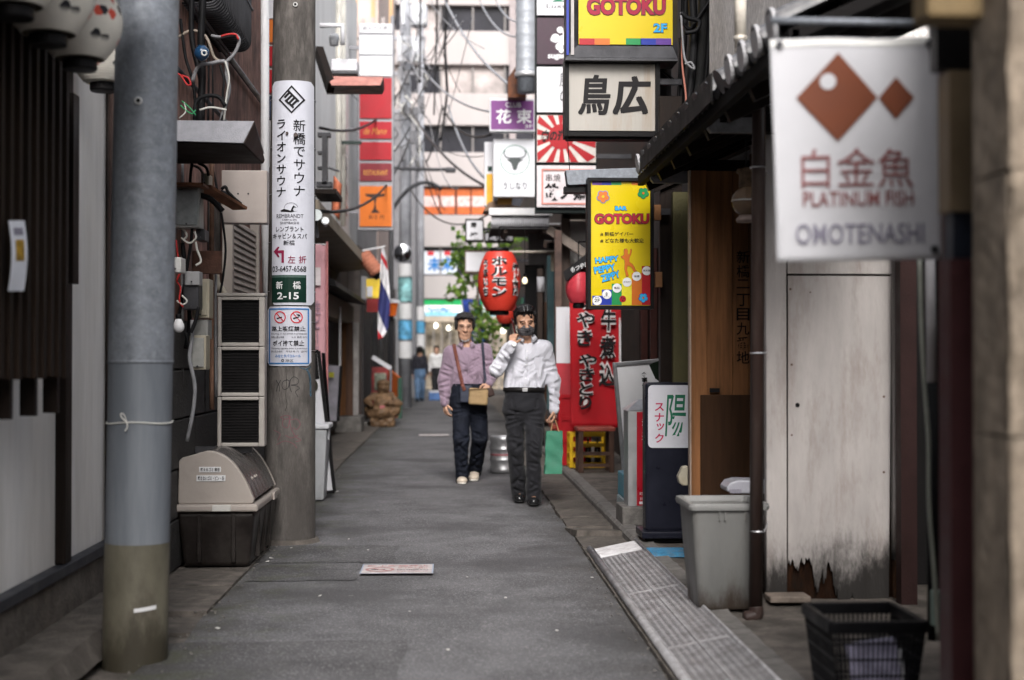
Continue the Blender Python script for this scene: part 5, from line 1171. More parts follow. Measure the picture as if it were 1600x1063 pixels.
False and box('salmon_board', mat('salmon_paint', (.42, .14, .10), .7, var=.15), pl, 1.48, 1.58, 9.9, 11.8, W(990, 245, 11).z, W(990, 175, 11).z + .3)
bundle('thick vertical bunch of black cables beside the upper yellow sign', [
    (cw([(1068, -30), (1066, 60), (1062, 130), (1058, 200), (1050, 260)], 10.2), .016, cable_m), (cw([(1072, -30), (1070, 40), (1066, 110), (1062, 180), (1050, 240)], 10.1), .022, cable_m),
    (cw([(1080, -30), (1084, 60), (1078, 140), (1070, 200)], 9.5), .03, cable_m), (cw([(1100, -30), (1098, 50), (1094, 120), (1086, 170)], 9.5), .034, rubber),
    (cw([(1062, 30), (1078, 45), (1096, 20), (1110, 0)], 9.45), .012, cable_m), (cw([(1064, 20), (1068, 80), (1074, 100), (1085, 108), (1080, 98), (1070, 100)], 9.4), .008, cable_g),
    (cw([(1036, 112), (1060, 130), (1086, 140)], 10.2), .010, cable_m), (cw([(1066, 40), (1066, 100), (1072, 160), (1064, 215)], 9.45), .007, mat('salmon_wire', (.4, .16, .12), .6)),
    (cw([(1064, 20), (1074, 28), (1092, 34), (1088, 48), (1070, 52)], 9.4), .016, cable_m), (cw([(1062, 60), (1066, 90), (1070, 140), (1090, 160)], 9.5), .012, cable_m),
    (cw([(1112, -30), (1108, 60), (1100, 140), (1088, 190)], 9.45), .014, cable_m)])
box('back_panel', mat('cable_back', (.020, .018, .019), .8), pl, W(1030, 100, 10.4).x, 1.62, 10.4, 10.5, W(1000, 255, 10.4).z, 4.6)

# ------------------------------------------------------------------ yellow bar signs and the bird sign
out_m = mat('dark_outline', (.02, .012, .03), .5, bump=0)
def outlined(parent, s, x0, y0, x1, y1, Y, m_, om, bold, obold, rot=0., lift=.003, vert=False, gap=1.02):
    text(parent, s, x0 - .6, y0 - .6, x1 + .6, y1 + .6, Y, om, obold, rot=rot, lift=lift, name='letter_outline', vert=vert, gap=gap); text(parent, s, x0, y0, x1, y1, Y, m_, bold, rot=rot, lift=lift + .002, vert=vert, gap=gap)
s1 = thing('bar_sign', tuple(W(970, 90, 9.9)), 'yellow upper bar sign marked 2F with rainbow bottom strip', 'sign')
Y_ = 9.9
a_, b_, c_, d_ = rpx(884, -70, 1058, 92, Y_)
mb = MB(); fa, fb, fc, fd = rpx(903, -70, 1052, 71, Y_)
box('box', black, s1, a_ + .005, b_ - .005, Y_ + .06, Y_ + .24, c_ + .005, d_)
mb = MB(); mb.add([(a_, Y_ - .02, c_), (b_, Y_ - .02, c_), (fb, Y_ + .03, fc), (fa, Y_ + .03, fc)], [(0, 1, 2, 3)]); mb.add([(a_, Y_ - .02, c_), (fa, Y_ + .03, fc), (fa, Y_ + .03, fd), (a_, Y_ - .02, d_)], [(0, 1, 2, 3)]); mb.add([(b_, Y_ - .02, c_), (b_, Y_ - .02, d_), (fb, Y_ + .03, fd), (fb, Y_ + .03, fc)], [(0, 1, 2, 3)])
mb.box(a_ - .003, b_ + .003, Y_ - .018, Y_ + .25, c_ - .02, c_ - .001); mb.build('frame', dsteel, s1)
panel(s1, 904, -70, 1051, 70.5, Y_ + .028, yellow_p, .03, 'face')
for (x_, m_) in zip((905, 929, 978, 1001, 1025), (red_p, orange_p, green_p, blue_p, purple_p)): panel(s1, x_, 60, x_ + 24, 70.3, Y_ + .0255, m_, .002, 'rainbow_strip')
outlined(s1, 'GOTOKU', 917, -4, 1040, 24, Y_ + .026, mat('magenta_red', (.28, .004, .03), .5, bump=0), out_m, .045, .07)
outlined(s1, '2F', 1021, 37, 1042, 51, Y_ + .026, cyan_ink, out_m, .03, .05)
panel(s1, 885, -70, 889, 86, Y_ - .021, blue_p, .002, 'blue_edge'); panel(s1, 892, -70, 897, 86, Y_ - .021, mat('grey_edge', (.35, .33, .33), .5), .002, 'grey_edge')
for z_ in (4.0, 4.3): box('wall_arm', dsteel, s1, b_, 1.87, Y_ + .1, Y_ + .14, z_, z_ + .04)
s2_ = thing('bird_shop_sign', tuple(W(957, 213, 10)), 'cream signboard with black brush characters under the upper yellow sign', 'sign')
Y_ = 9.96; frame(s2_, 882, 92, 1031, 214, Y_, 7, .16, black); panel(s2_, 888, 97, 1026, 205, Y_ + .02, mat('cream_acrylic', (.36, .34, .31), .4, var=.06, dirt=.6, dcol=(.24, .16, .08), ds=3.2, stretch=9, thr=.52, bump=.005), .02, 'face')
box('case', black, s2_, rpx(890, 0, 0, 0, Y_)[1] if False else W(886, 0, Y_).x, W(1028, 0, Y_).x, Y_ + .041, Y_ + .158, W(0, 210, Y_).z, W(0, 96, Y_).z)
for py_ in (120, 190): box('wall_arm', dsteel, s2_, W(1031, 0, Y_).x, 1.87, Y_ + .08, Y_ + .12, W(0, py_, Y_).z, W(0, py_, Y_).z + .04)
heavy(s2_, '鳥', 903, 117, 954, 180, Y_ + .018, ink, 2.4, 1.6, .008, 0, .10); heavy(s2_, '広', 957, 119, 1017, 180, Y_ + .018, ink, 3.0, 2.4, .010, 0, .10)
s3 = thing('tall_bar_sign', tuple(W(970, 482, 9.3)), 'tall yellow bar sign with rainbow steps and dancing orange figure', 'sign')
Y_ = 9.3; c8 = lambda x_, y_: (900 + x_ / 4.62, 260 + y_ / 4.62)
frame(s3, 918, 278, 1021.5, 483, Y_, 5.2, .14, black); panel(s3, 922, 281, 1019, 479, Y_ + .012, mat('yellow_bar_film', (.54, .41, .002), .3, var=.03, vs=2, bump=.003), .03, 'face')
box('case', dsteel, s3, W(920, 0, Y_).x, W(1019, 0, Y_).x, Y_ + .043, Y_ + .139, W(0, 480, Y_).z, W(0, 280, Y_).z)
YF = Y_ + .011
def q8(x0, y0, x1, y1, m_, name, th=.0012): A_, B_ = c8(x0, y0), c8(x1, y1); panel(s3, A_[0], A_[1], B_[0], B_[1], YF - .001, m_, th, name)
for (x0, x1, m_) in ((118, 186, purple_p), (186, 255, blue_p), (255, 328, green_p), (402, 475, orange_p), (475, 546, red_p)): q8(x0, 104, x1, 135, m_, 'rainbow_strip')
for (x0, x1, y0, m_) in ((118, 187, 935, blue_p), (187, 258, 890, blue_p), (258, 330, 848, green_p), (330, 402, 808, mat('lime_yellow', (.62, .55, .02), .4, var=.03)), (402, 475, 770, orange_p), (475, 547, 720, red_p)): q8(x0, y0, x1, 1002, m_, 'rainbow_step')
def flower(cx, cy, r_, m_, mo, mc):
    for (rr, mm, lf) in ((r_, mo, .002), (r_ * .8, m_, .004)):
        mb = MB()
        for k in range(5):
            a_ = k * 2 * math.pi / 5 + .3; px_, py_ = cx + .58 * r_ * math.cos(a_), cy + .58 * r_ * math.sin(a_)
            mb.add([(lambda w_: w_ - Vector((0, lf + k * .0001, 0)))(W(*c8(px_ + rr * .48 * math.cos(b_ * math.pi / 8), py_ + rr * .48 * math.sin(b_ * math.pi / 8)), YF)) for b_ in range(16)], [tuple(range(16))])
        mb.build('petals', mm, s3)
    poly_px(s3, [c8(*p_) for p_ in circ(cx, cy, r_ * .22, 12)], YF, mc, 'flower_centre', .006)
flower(195, 220, 46, orange_p, blue_ink, yellow_p); flower(485, 195, 40, green_p, green_ink, orange_p); flower(485, 950, 34, cyan_ink, blue_p, orange_p)
poly_px(s3, [c8(*p_) for p_ in circ(337, 958, 24, 16)], YF, red_p, 'ladybird', .003); 
for (x_, y_) in ((330, 950), (346, 952), (337, 968)): poly_px(s3, [c8(*p_) for p_ in circ(x_, y_, 5, 8)], YF, ink, 'ladybird_spot', .004)
def t8(s, x0, y0, x1, y1, m_, bold=.01, rot=0., om=None, lift=.003):
    A_, B_ = c8(x0, y0), c8(x1, y1)
    if om: outlined(s3, s, *A_, *B_, YF, m_, om, bold, bold + .028, rot, lift)
    else: text(s3, s, *A_, *B_, YF, m_, bold, rot=rot, lift=lift)
t8('BAR', 282, 289, 367, 318, cyan_ink, .05, 0, out_m); t8('GOTOKU', 133, 342, 528, 416, mat('bar_red', (.30, .006, .02), .5, bump=0), .05, 0, out_m)
t8('# 新橋ゲイバー', 175, 474, 412, 504, ink, .012); t8('# どなた様も大歓迎', 175, 520, 490, 553, ink, .012)
t8('HAPPY', 138, 653, 308, 693, cyan_ink, .035, -.10, out_m); t8('PEPPY', 130, 716, 284, 764, cyan_ink, .035, -.18, out_m); t8('ZIPPY', 178, 770, 318, 820, cyan_ink, .035, -.28, out_m)
fig = [(350, 598), (368, 597), (374, 612), (372, 628), (380, 640), (388, 628), (390, 602), (398, 597), (402, 610), (396, 640), (386, 658), (384, 690), (404, 704), (420, 726), (428, 752), (436, 752), (434, 758), (414, 758), (398, 728), (374, 716), (368, 750), (380, 786), (374, 797), (362, 794), (350, 740), (352, 700), (350, 676), (332, 664), (325, 650), (340, 648), (348, 636), (346, 614)]
for lf, m_, sc_ in ((.002, out_m, 1.06), (.004, orange_p, 1.0)):
    P = [W(*c8(376 + (x_ - 376) * sc_, 690 + (y_ - 690) * (1 + (sc_ - 1) * .4)), YF) - Vector((0, lf, 0)) for x_, y_ in fig]
    MB().add(P, [tuple(t_) for t_ in tessellate_polygon([P])]).build('dancing_figure', m_, s3)
for (x_, y_, s, hh) in ((152, 970, '2F', 11), (222, 925, '8', 12), (295, 880, '喫煙', 7), (368, 837, 'カラオケ', 5), (437, 795, '全席', 7), (510, 755, '飲放題', 7)):
    poly_px(s3, [c8(*p_) for p_ in circ(x_, y_, 33)], YF, white_ink, 'round_badge', .005); w_ = 20 if len(s) < 3 else 26
    t8(s, x_ - w_ * (.45 if s == '8' else 1), y_ - hh - 2, x_ + w_ * (.25 if s == '8' else 1), y_ + hh, ink, .015, lift=.007)
    if s == '2F': t8('BAR', x_ - 15, y_ - 26, x_ + 15, y_ - 18, ink, .01, lift=.007)
    if s == '8': t8('PM オープン', x_ - 22, y_ + 14, x_ + 22, y_ + 22, ink, .01, lift=.007)
box('mount', dsteel, s3, W(1021, 0, Y_).x, 1.45, Y_ + .05, Y_ + .09, W(0, 330, Y_).z, W(0, 320, Y_).z)

# ------------------------------------------------------------------ snack sign, steel box, menu boards
sn = thing('snack_sign', (1.4, 9.05, .08), 'black standing sign with white face and red and green characters', 'sign')
Y_ = 9.05; x0, x1, z0, z1 = rpx(1009, 598, 1085, 830, Y_)
body = mat('blue_black_case', (.014, .015, .024), .35, var=.15, bump=.01)
box('case', body, sn, x0, x1, Y_ + .004, Y_ + .17, z0, z1, .018)
def rrect(x0, y0, x1, y1, r_, n=6):
    out = []
    for (cx, cy, a0) in ((x1 - r_, y1 - r_, 0), (x0 + r_, y1 - r_, 90), (x0 + r_, y0 + r_, 180), (x1 - r_, y0 + r_, 270)): out += [(cx + r_ * math.cos(R(a0 + 90 * i / n)), cy + r_ * math.sin(R(a0 + 90 * i / n))) for i in range(n + 1)]
    return out
poly_px(sn, rrect(1012.5, 602, 1082, 700, 7), Y_, mat('white_lightbox', (.62, .62, .67), .3, var=.02, bump=0), 'face', .003)
text(sn, 'スナック', 1023, 630, 1038, 692, Y_ - .004, mat('crimson_print', (.45, .01, .07), .5, bump=0), .02, True)
text(sn, '陽', 1039, 617, 1072, 682, Y_ - .004, green_ink, .008, shear=.12)
x0, x1, z0, z1 = rpx(1003, 824, 1090, 848, Y_ - .05)
box('foot', body, sn, x0, x1, Y_ - .07, Y_ + .26, .105, .15, .008); box('foot_base', rubber, sn, x0 + .04, x1, Y_ - .02, Y_ + .2, .078, .104)
sb = thing('ashtray_box', (1.36, 10.1, .08), 'steel smoking stand box with red side panel and pitched cap', 'ashtray stand')
Y_ = 10.05; x0, x1, z0, z1 = rpx(981, 642, 1035, 795, Y_)
box('case', steel, sb, x0, x1, Y_, Y_ + .26, z0, z1, .006)
xr = W(994, 0, Y_).x; panel(sb, 995, 644, 1034, 790, Y_ - .003, mat('box_red', (.36, .008, .02), .35, var=.05), .003, 'red_panel')
text(sb, '酒ン場', 1003, 655, 1011, 690, Y_ - .006, white_ink, .01, True)
text(sb, 'NO SMOKING AREA', 1004, 0, 1010, 0, Y_, white_ink, .0, fn=lambda u, v: W(1005 + 3 * v, 700 + 68 * u, Y_ - .006)); text(sb, '東京都港区', 999, 769, 1014, 774, Y_ - .006, white_ink); text(sb, '新橋二丁目', 1000, 777, 1014, 782, Y_ - .006, white_ink); panel(sb, 999, 784, 1014, 788, Y_ - .006, white_ink, .002, 'label_strip')
mb = MB(); zt = z1 + .002; xa, xb = x0 - .012, x1 + .012; ya, yb = Y_ - .012, Y_ + .27
mb.add([(xa, ya, zt), (xb, ya, zt), (xb, yb, zt), (xa, yb, zt), (xa + .10, ya + .10, zt + .075), (xb - .08, ya + .10, zt + .075), (xb - .08, yb - .1, zt + .075), (xa + .10, yb - .1, zt + .075)], [(0, 3, 2, 1), (4, 5, 6, 7), (0, 1, 5, 4), (1, 2, 6, 5), (2, 3, 7, 6), (3, 0, 4, 7)]); mb.build('cap', alu, sb, bevel=.003)
cb = tag(MB().box(1.205, 1.46, 9.98, 10.38, .07, W(0, 795, Y_).z - .002).build('concrete_block', conc, None, loc=(1.33, 10.18, .07), bevel=.008), 'square concrete block under the steel smoking stand box', 'concrete block')
ms = thing('menu_board', (1.45, 11.2, .08), 'large white menu board in a grey frame leaning behind smoking stand', 'menu board')
Y_ = 11.2; ln = Matrix.Translation(W(975, 768, Y_)) @ Matrix.Rotation(R(-5.0), 4, 'Y')
w_, h_ = .52, 1.02
MB(ln).box(.03, w_ - .03, .0, .02, .03, h_ - .03).build('face', mat('white_menu_face', (.8, .8, .82), .4, var=.02, bump=.003), ms)
for (a_, b_, c_, d_) in ((0, .03, 0, h_), (w_ - .03, w_, 0, h_), (.0301, w_ - .0301, 0, .03), (.0301, w_ - .0301, h_ - .03, h_)): MB(ln).box(a_, b_, -.015, .035, c_, d_).build('frame_bar', mat('grey_frame', (.24, .24, .25), .4, metal=.4), ms, bevel=.004)
def mtext(s, a_, b_, c_, d_, m_, bold=.02, vert=False): text(ms, s, 0, 0, 0, 0, 0, m_, bold, vert, fn=lambda u, v: ln @ Vector((a_ + (c_ - a_) * u, -.003, b_ + (d_ - b_) * v)))
mtext('食事処', .215, .80, .265, .925, ink, .03, True); mtext('酒肴', .225, .45, .30, .78, ink, .03, True); mtext('定食', .36, .62, .40, .75, ink, .02, True); mtext('一品', .36, .74, .385, .80, ink, .02, True)
for k in range(5): MB(ln).box(.34, .46, -.003, -.001, .30 + k * .05, .312 + k * .05).build('menu_line', mat('grey_line', (.3, .3, .3), .6), ms)
n = thing('potted_plant', tuple(W(1022, 600, 10.6)), 'dark green leaf tip poking in above the menu board', 'plant')
MB().add([W(1014, 570, 10.6), W(1034, 562, 10.6), W(1036, 600, 10.6), W(1024, 592, 10.6)], [(0, 1, 2, 3)]).build('leaf', mat('dark_leaf', (.012, .03, .014), .5), n, solid=.003)
bc = thing('blue_container', tuple(W(977, 795, 10.9)), 'light blue plastic container under the white menu board', 'container')
x0, x1, z0, z1 = rpx(970, 738, 992, 776, 10.9); box('body', mat('light_blue_plastic', (.10, .33, .44), .4, var=.12), bc, x0, x1 + .1, 10.75, 11.1, z0 + .001, z1, .01)
box('step', mat('pale_blue_grey', (.34, .41, .44), .5, var=.1), bc, x0 - .005, x1 + .1, 10.7, 11.12, .075, z0, .01)
sto = thing('wooden_stool', (1.33, 14.7, .08), 'dark brown wooden stool with worn red top on the right pavement', 'stool')
x0, x1, z0, z1 = rpx(903, 668, 960, 741, 14.6); z0 = .075; stm = mat('stool_wood', (.045, .022, .014), .5, var=.3)
box('seat', mat('red_brown_seat', (.24, .05, .035), .5, var=.2), sto, x0 - .01, x1 + .01, 14.58, 14.95, z1 - .04, z1, .008)
for (x_, y_) in ((x0 + .03, 14.61), (x1 - .03, 14.61), (x0 + .03, 14.92), (x1 - .03, 14.92)): box('leg', stm, sto, x_ - .026, x_ + .026, y_ - .02, y_ + .02, z0, z1 - .041)
for z_ in (.13, .25): box('stretcher', stm, sto, x0 + .056, x1 - .056, 14.595, 14.625, z_, z_ + .035)
yc = mat('yellow_crate_plastic', (.55, .33, .01), .4, var=.1)
def crate(x0, x1, y0, y1, z0, z1, m_, label, rows=3):
    n = thing('bottle_crate', ((x0 + x1) / 2, (y0 + y1) / 2, z0), label, 'crate', 'bottle crates on the right')
    for (x_, y_) in ((x0, y0), (x1 - .04, y0), (x0, y1 - .04), (x1 - .04, y1 - .04)): box('corner_post', m_, n, x_, x_ + .04, y_, y_ + .04, z0, z1, .004)
    for k in range(rows):
        z_ = z0 + (z1 - z0 - .04) * k / (rows - 1)
        for (a_, b_, c_, d_) in ((x0 + .041, x1 - .041, y0 + .004, y0 + .018), (x0 + .041, x1 - .041, y1 - .018, y1 - .004)): box('slat', m_, n, a_, b_, c_, d_, z_, z_ + .038)
        for (a_, b_) in ((x0 + .004, x0 + .018), (x1 - .018, x1 - .004)): box('slat', m_, n, a_, b_, y0 + .041, y1 - .041, z_, z_ + .038)
    return n
def bottle(x_, y_, z_, label, h=.27):
    n = thing('beer_bottle', (x_, y_, z_), label, 'bottle', 'dark bottles around the crates')
    MB(Matrix.Translation((x_, y_, z_))).lathe([(0, 0), (.032, 0), (.035, .01), (.035, h * .58), (.014, h * .78), (.0125, h * .96), (.015, h * .965), (.015, h), (0, h)], n=14).build('glass', mat('brown_bottle_glass', (.015, .010, .007), .15, bump=0), n, smooth=True)
crate(1.25, 1.66, 15.02, 15.34, .09, .46, yc, 'yellow plastic bottle crate showing behind the wooden stool', 4)
for k in range(3): bottle(1.36 + k * .10, 15.15, .14, ('leftmost', 'middle', 'rightmost')[k] + ' of three dark bottles standing in the yellow crate', .26)
crate(1.16, 1.52, 15.40, 15.74, .09, .86, red_p, 'tall red crate stack with dark bottles below the red banner', 4)
box('liner', red_p, bpy.data.objects['bottle_crate.001'], 1.18, 1.50, 15.42, 15.44, .10, .85)
for k in range(2): bottle(1.34 + k * .11, 15.38, .62, ('left', 'right')[k] + ' one of two dark bottles before the red crate stack', .22)
rbn = thing('red_bench', (1.12, 16, 0), 'red-brown slatted bench behind the green paper bag', 'bench')
x0, x1, z0, z1 = rpx(862, 664, 902, 742, 16); rm = mat('red_brown_bench', (.26, .045, .025), .5, var=.15)
box('seat', rm, rbn, x0, x1, 15.95, 16.5, z1 - .05, z1, .01)
for x_ in (x0 + .03, x1 - .05): box('leg', rm, rbn, x_, x_ + .05, 15.97, 16.02, 0.0, z1 - .051); box('leg', rm, rbn, x_, x_ + .05, 16.42, 16.47, .0, z1 - .051)
for z_ in (.12, .26): box('slat', rm, rbn, x0 + .081, x1 - .051, 15.975, 15.99, z_, z_ + .06)
kg = thing('beer_keg', tuple(G(786, 742)), 'ribbed silver steel keg standing behind the white-shirted man', 'keg')
q = G(786, 742); q.y += .17; q.x += .01; h_ = .40; r_ = .148
prof = [(0, .008), (r_ - .02, .0), (r_, .012), (r_, .05), (r_ - .008, .065), (r_ - .006, .12), (r_, .135), (r_ + .004, .145), (r_, .155), (r_ - .006, .17), (r_ - .006, .235), (r_, .25), (r_ + .004, .26), (r_, .27), (r_ - .006, .285), (r_ - .008, .335), (r_, .35), (r_, .385), (r_ - .012, .40), (r_ - .022, .395), (r_ - .024, .35), (.03, .365), (.03, .39), (0, .39)]
MB(Matrix.Translation((q.x, q.y, .008))).lathe(prof, n=36).build('shell', steel, kg, smooth=True)
MB(Matrix.Translation((q.x, q.y, .008))).lathe([(r_ - .0055, .19), (r_ - .0045, .192), (r_ - .0045, .21), (r_ - .0055, .212)], n=36).build('red_band', mat('keg_label', (.32, .12, .13), .5), kg, smooth=True)

# ------------------------------------------------------------------ red flag banner, lanterns
nb = thing('red_nobori', tuple(W(928, 690, 15.2)), 'tall red banner with black and white brush characters on the right', 'banner')
YN = 15.2; nred = mat('red_banner_cloth', (.38, .006, .012), .7, var=.08, vs=5, bump=.02)
def nbf(u, v): p = W(889 + 80 * u + 4 * (1 - v), 668 - 222 * v, YN); p.y += .03 * math.sin(u * 6 + v * 5); return p
MB().grid(nbf, 20, 30).build('cloth', nred, nb, smooth=True, solid=.004)
MB().cyl(W(970, 690, YN), W(968, 430, YN), .012, n=8).build('pole', white_ink, nb)
def nt(s, x0, y0, x1, y1, gap=1.0):
    for m_, b_, l_ in ((mat('banner_white', (.7, .66, .66), .7, bump=0), .085, .042), (ink, .025, .048)):
        text(nb, s, 0, 0, 0, 0, 0, m_, b_, True, gap=gap, shear=.04, fn=lambda u, v: (lambda p: Vector((p.x, YN - l_, p.z)))(W(x0 + (x1 - x0) * u, y1 + (y0 - y1) * v, YN)))
nt('つやき', 900, 462, 930, 541, 1.05); nt('やきとり', 903, 553, 932, 640, .95); nt('牛煮込', 935, 482, 962, 604, 1.2)
def lantern(label, cx, cy, rx, ry, Y, m_, txt=(), capr=.5, group='red paper lanterns on the right'):
    c = W(cx, cy, Y); k = Y / FPX; r_, h_ = rx * k, ry * 2 * k
    n = thing('red_lantern', (c.x, c.y, c.z - h_ / 2), label, 'lantern', group)
    prof = []; ribs = 22
    for i in range(ribs * 3 + 1):
        s = i / (ribs * 3); a_ = math.pi * (.13 + .74 * s); prof.append((r_ * (math.sin(a_) ** .55) + .004 * abs(math.sin(s * ribs * math.pi)), h_ * s))
    f0 = prof[0][0]
    MB().lathe(prof, (c.x, c.y, c.z - h_ / 2), 40).build('paper_body', m_, n, smooth=True)
    for z0, z1, nm in ((-h_ / 2 - .05, -h_ / 2 + .005, 'bottom_ring'), (h_ / 2 - .005, h_ / 2 + .05, 'top_ring')):
        MB().lathe([(0, z0), (f0 * .72, z0), (f0 * .78, (z0 + z1) / 2), (f0 * .72, z1), (0, z1)], c, 24).build(nm, black, n)
    MB().cyl(c + Vector((0, 0, h_ / 2 + .05)), c + Vector((0, 0, h_ / 2 + .3)), .006, n=6).build('hanging_cord', black, n)
    MB().tube([c + Vector((0, 0, h_ / 2 + .3)), Vector((2.05, c.y, c.z + h_ / 2 + .3))], .008, 6).build('hanging_rail', black, n)
    def surf(px_, py_, lift):
        p = W(px_, py_, Y - r_ * .8); zz = p.z - (c.z - h_ / 2); s = cl(zz / h_); a_ = math.pi * (.13 + .74 * s); R_ = r_ * (math.sin(a_) ** .55) + .004 + lift
        dx = max(-R_ * .97, min(R_ * .97, p.x - c.x)); return Vector((p.x if abs(p.x - c.x) < R_ * .97 else c.x + dx, c.y - math.sqrt(R_ * R_ - dx * dx), p.z))
    for (s, x0, y0, x1, y1) in txt:
        for m2, b_, l_ in ((white_ink, .10, .004), (ink, .03, .009)):
            text(n, s, 0, 0, 0, 0, 0, m2, b_, True, fn=lambda u, v: surf(x0 + (x1 - x0) * u, y1 + (y0 - y1) * v, l_))
    return n
lred = mat('red_lantern_paper', (.52, .034, .018), .5, var=.08, vs=4, bump=.02, spec=.5)
lantern('big red paper lantern with white-edged black characters above the men', 780, 440, 33, 46, 17, lred, (('ホルモン', 767, 401, 793, 464), ('うまいち', 755, 405, 763, 463), ('焼肉', 800, 410, 811, 462)))
lantern('plain glossy red lantern left of the tall yellow bar sign', 904, 450, 20, 24, 13.8, mat('pink_red_lantern', (.55, .05, .07), .35, var=.1, bump=.01))
lantern('small red lantern half hidden below the big red lantern', 790, 492, 15, 14, 21, lred)
n = thing('black_awning', tuple(W(900, 420, 13.9)), 'small black slanted awning with white lettering above the plain red lantern', 'awning')
P = [W(880, 425, 13.7), W(922, 392, 13.7), W(922, 410, 13.7), W(884, 440, 13.7)]
MB().add(P + [p + Vector((0.3, .5, .1)) for p in P], [(0, 1, 2, 3), (0, 4, 5, 1), (3, 2, 6, 7), (0, 3, 7, 4)]).build('sheet', mat('black_vinyl', (.015, .014, .015), .5), n)
text(n, 'もつやき', 0, 0, 0, 0, 0, white_ink, .03, fn=lambda u, v: W(892 + 27 * u, 427 - 11 * u - 9 * v, 13.69))

# ------------------------------------------------------------------ izakaya with timber frame, striped curtain, corrugated canopy
iz = thing('timber_izakaya', (1.7, 17, 0), 'old timber-framed tavern behind the red banner', 'building')
box('wall', mat('tavern_wall', (.045, .030, .024), .85, var=.4, vs=6, bump=.1), iz, 2.05, 5, 13.62, 21.5, .05, 5.4)
box('grey_wall', mat('grey_wall', (.20, .195, .20), .8, var=.15), iz, W(826, 400, 19).x, 1.695, 19, 19.15, W(0, 470, 19).z, W(0, 345, 19).z)
box('door_dark', black, iz, W(820, 400, 18.98).x, W(850, 400, 18.98).x, 18.95, 18.99, .02, W(0, 412, 18.98).z)
tw = mat('aged_timber', (.065, .045, .036), .7, var=.3, vs=8, stretch=6, bump=.08)
for (a_, b_, c_, d_, Y_, m_) in ((877, 330, 891, 500, 16.6, tw), (867, 360, 878, 660, 16.2, mat('rust_brown_pipe', (.075, .045, .036), .6, var=.4)), (840, 420, 848, 620, 18.5, tw), (880, 325, 920, 342, 16.6, tw), (855, 400, 866, 640, 18, mat('teal_pipe', (.05, .10, .11), .5))):
    x0, x1, z0, z1 = rpx(a_, b_, c_, d_, Y_); box('post', m_, iz, x0, x1, Y_, Y_ + .1, max(z0, .02), z1, .004)
MB().beam(W(856, 358, 16.4), W(922, 402, 16.4), .08, .10).build('brace', mat('pale_timber', (.17, .14, .12), .7, var=.25), iz)
box('white_board', mat('whitewashed_board', (.42, .41, .40), .8, var=.2, dirt=.5), iz, W(890, 0, 16.75).x, W(935, 0, 16.75).x, 16.75, 16.8, W(0, 470, 16.75).z, W(0, 342, 16.75).z)
MB().tube([W(792, 394, 17.2), W(870, 394, 17.2)], .018, 8).build('rail', mat('cream_rail', (.36, .32, .27), .5), iz, smooth=True)
q = W(862, 382, 17); MB().cbox(q, (.12, .2, .09), .4, .1).build('spot_lamp', mat('bronze_lamp', (.14, .11, .09), .5, metal=.4), iz, bevel=.01); MB().cbox(q + Vector((-.02, -.12, -.03)), (.08, .06, .07), .4).build('lamp_mouth', black, iz)
x0, x1, z0, z1 = rpx(839, 433, 851, 456, 17.4); MB().cyl(((x0 + x1) / 2, 17.4, z0), ((x0 + x1) / 2, 17.4, z1), (x1 - x0) / 2, n=16).build('white_heater', white_sign, iz, smooth=True)
x0, x1, z0, z1 = rpx(861, 396, 868, 424, 17.2); box('cream_tube', cream_pl, iz, x0, x1, 17.2, 17.25, z0, z1, .01)
cu = thing('striped_curtain', tuple(W(879, 655, 15.6)), 'white and red striped side curtain left of the red banner', 'curtain')
for k, (y0, y1, m_) in enumerate(((480, 568, white_sign), (568, 630, mat('dull_red_cloth', (.36, .03, .04), .7)), (630, 652, white_sign))): panel(cu, 869, y0, 893, y1 - .4, 15.7, m_, .012, 'stripe')
n = thing('corrugated_canopy', tuple(W(812, 345, 18)), 'white corrugated canopy above the big red lantern', 'canopy')
x0, x1, z0, z1 = rpx(764, 325, 864, 337, 18); box('fascia', mat('white_fascia', (.62, .62, .63), .5, var=.06), n, x0, x1, 18, 18.1, z0, z1, .01)
mb = MB(); x0, x1, z0, z1 = rpx(768, 337, 858, 358, 18.05)
mb.grid(lambda u, v: (x0 + (x1 - x0) * u, 18.06 + .016 * math.sin(u * 26 * 2 * math.pi), z0 + (z1 - z0) * v), 156, 1); mb.build('corrugated_sheet', mat('pale_corrugated', (.40, .40, .42), .5, var=.1), n, smooth=True, solid=.004)
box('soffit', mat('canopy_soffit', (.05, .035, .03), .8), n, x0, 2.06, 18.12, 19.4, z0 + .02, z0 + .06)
for (a_) in (790, 850): q = W(a_, 360, 18.1); MB().beam(q, q + Vector((.0, .8, -.02)), .05, .06).build('bracket', tw, n)
bb = thing('bare_bulb', tuple(W(820, 436, 16.8)), 'bare warm bulb hanging right of the big red lantern', 'bulb')
q = W(820, 440, 16.8); MB(Matrix.Translation(q)).lathe([(0, -.03), (.02, -.025), (.033, 0), (.028, .025), (.015, .05), (0, .052)], n=16).build('globe', mat('bulb_glass', (.8, .68, .45), .2, emit=.8, bump=0), bb, smooth=True)
MB(Matrix.Translation(q)).lathe([(0, .05), (.018, .05), (.018, .09), (0, .1)], n=12).build('socket', black, bb); MB().tube([q + Vector((0, 0, .1)), q + Vector((0, 0, .6))], .004, 5).build('cord', black, bb)

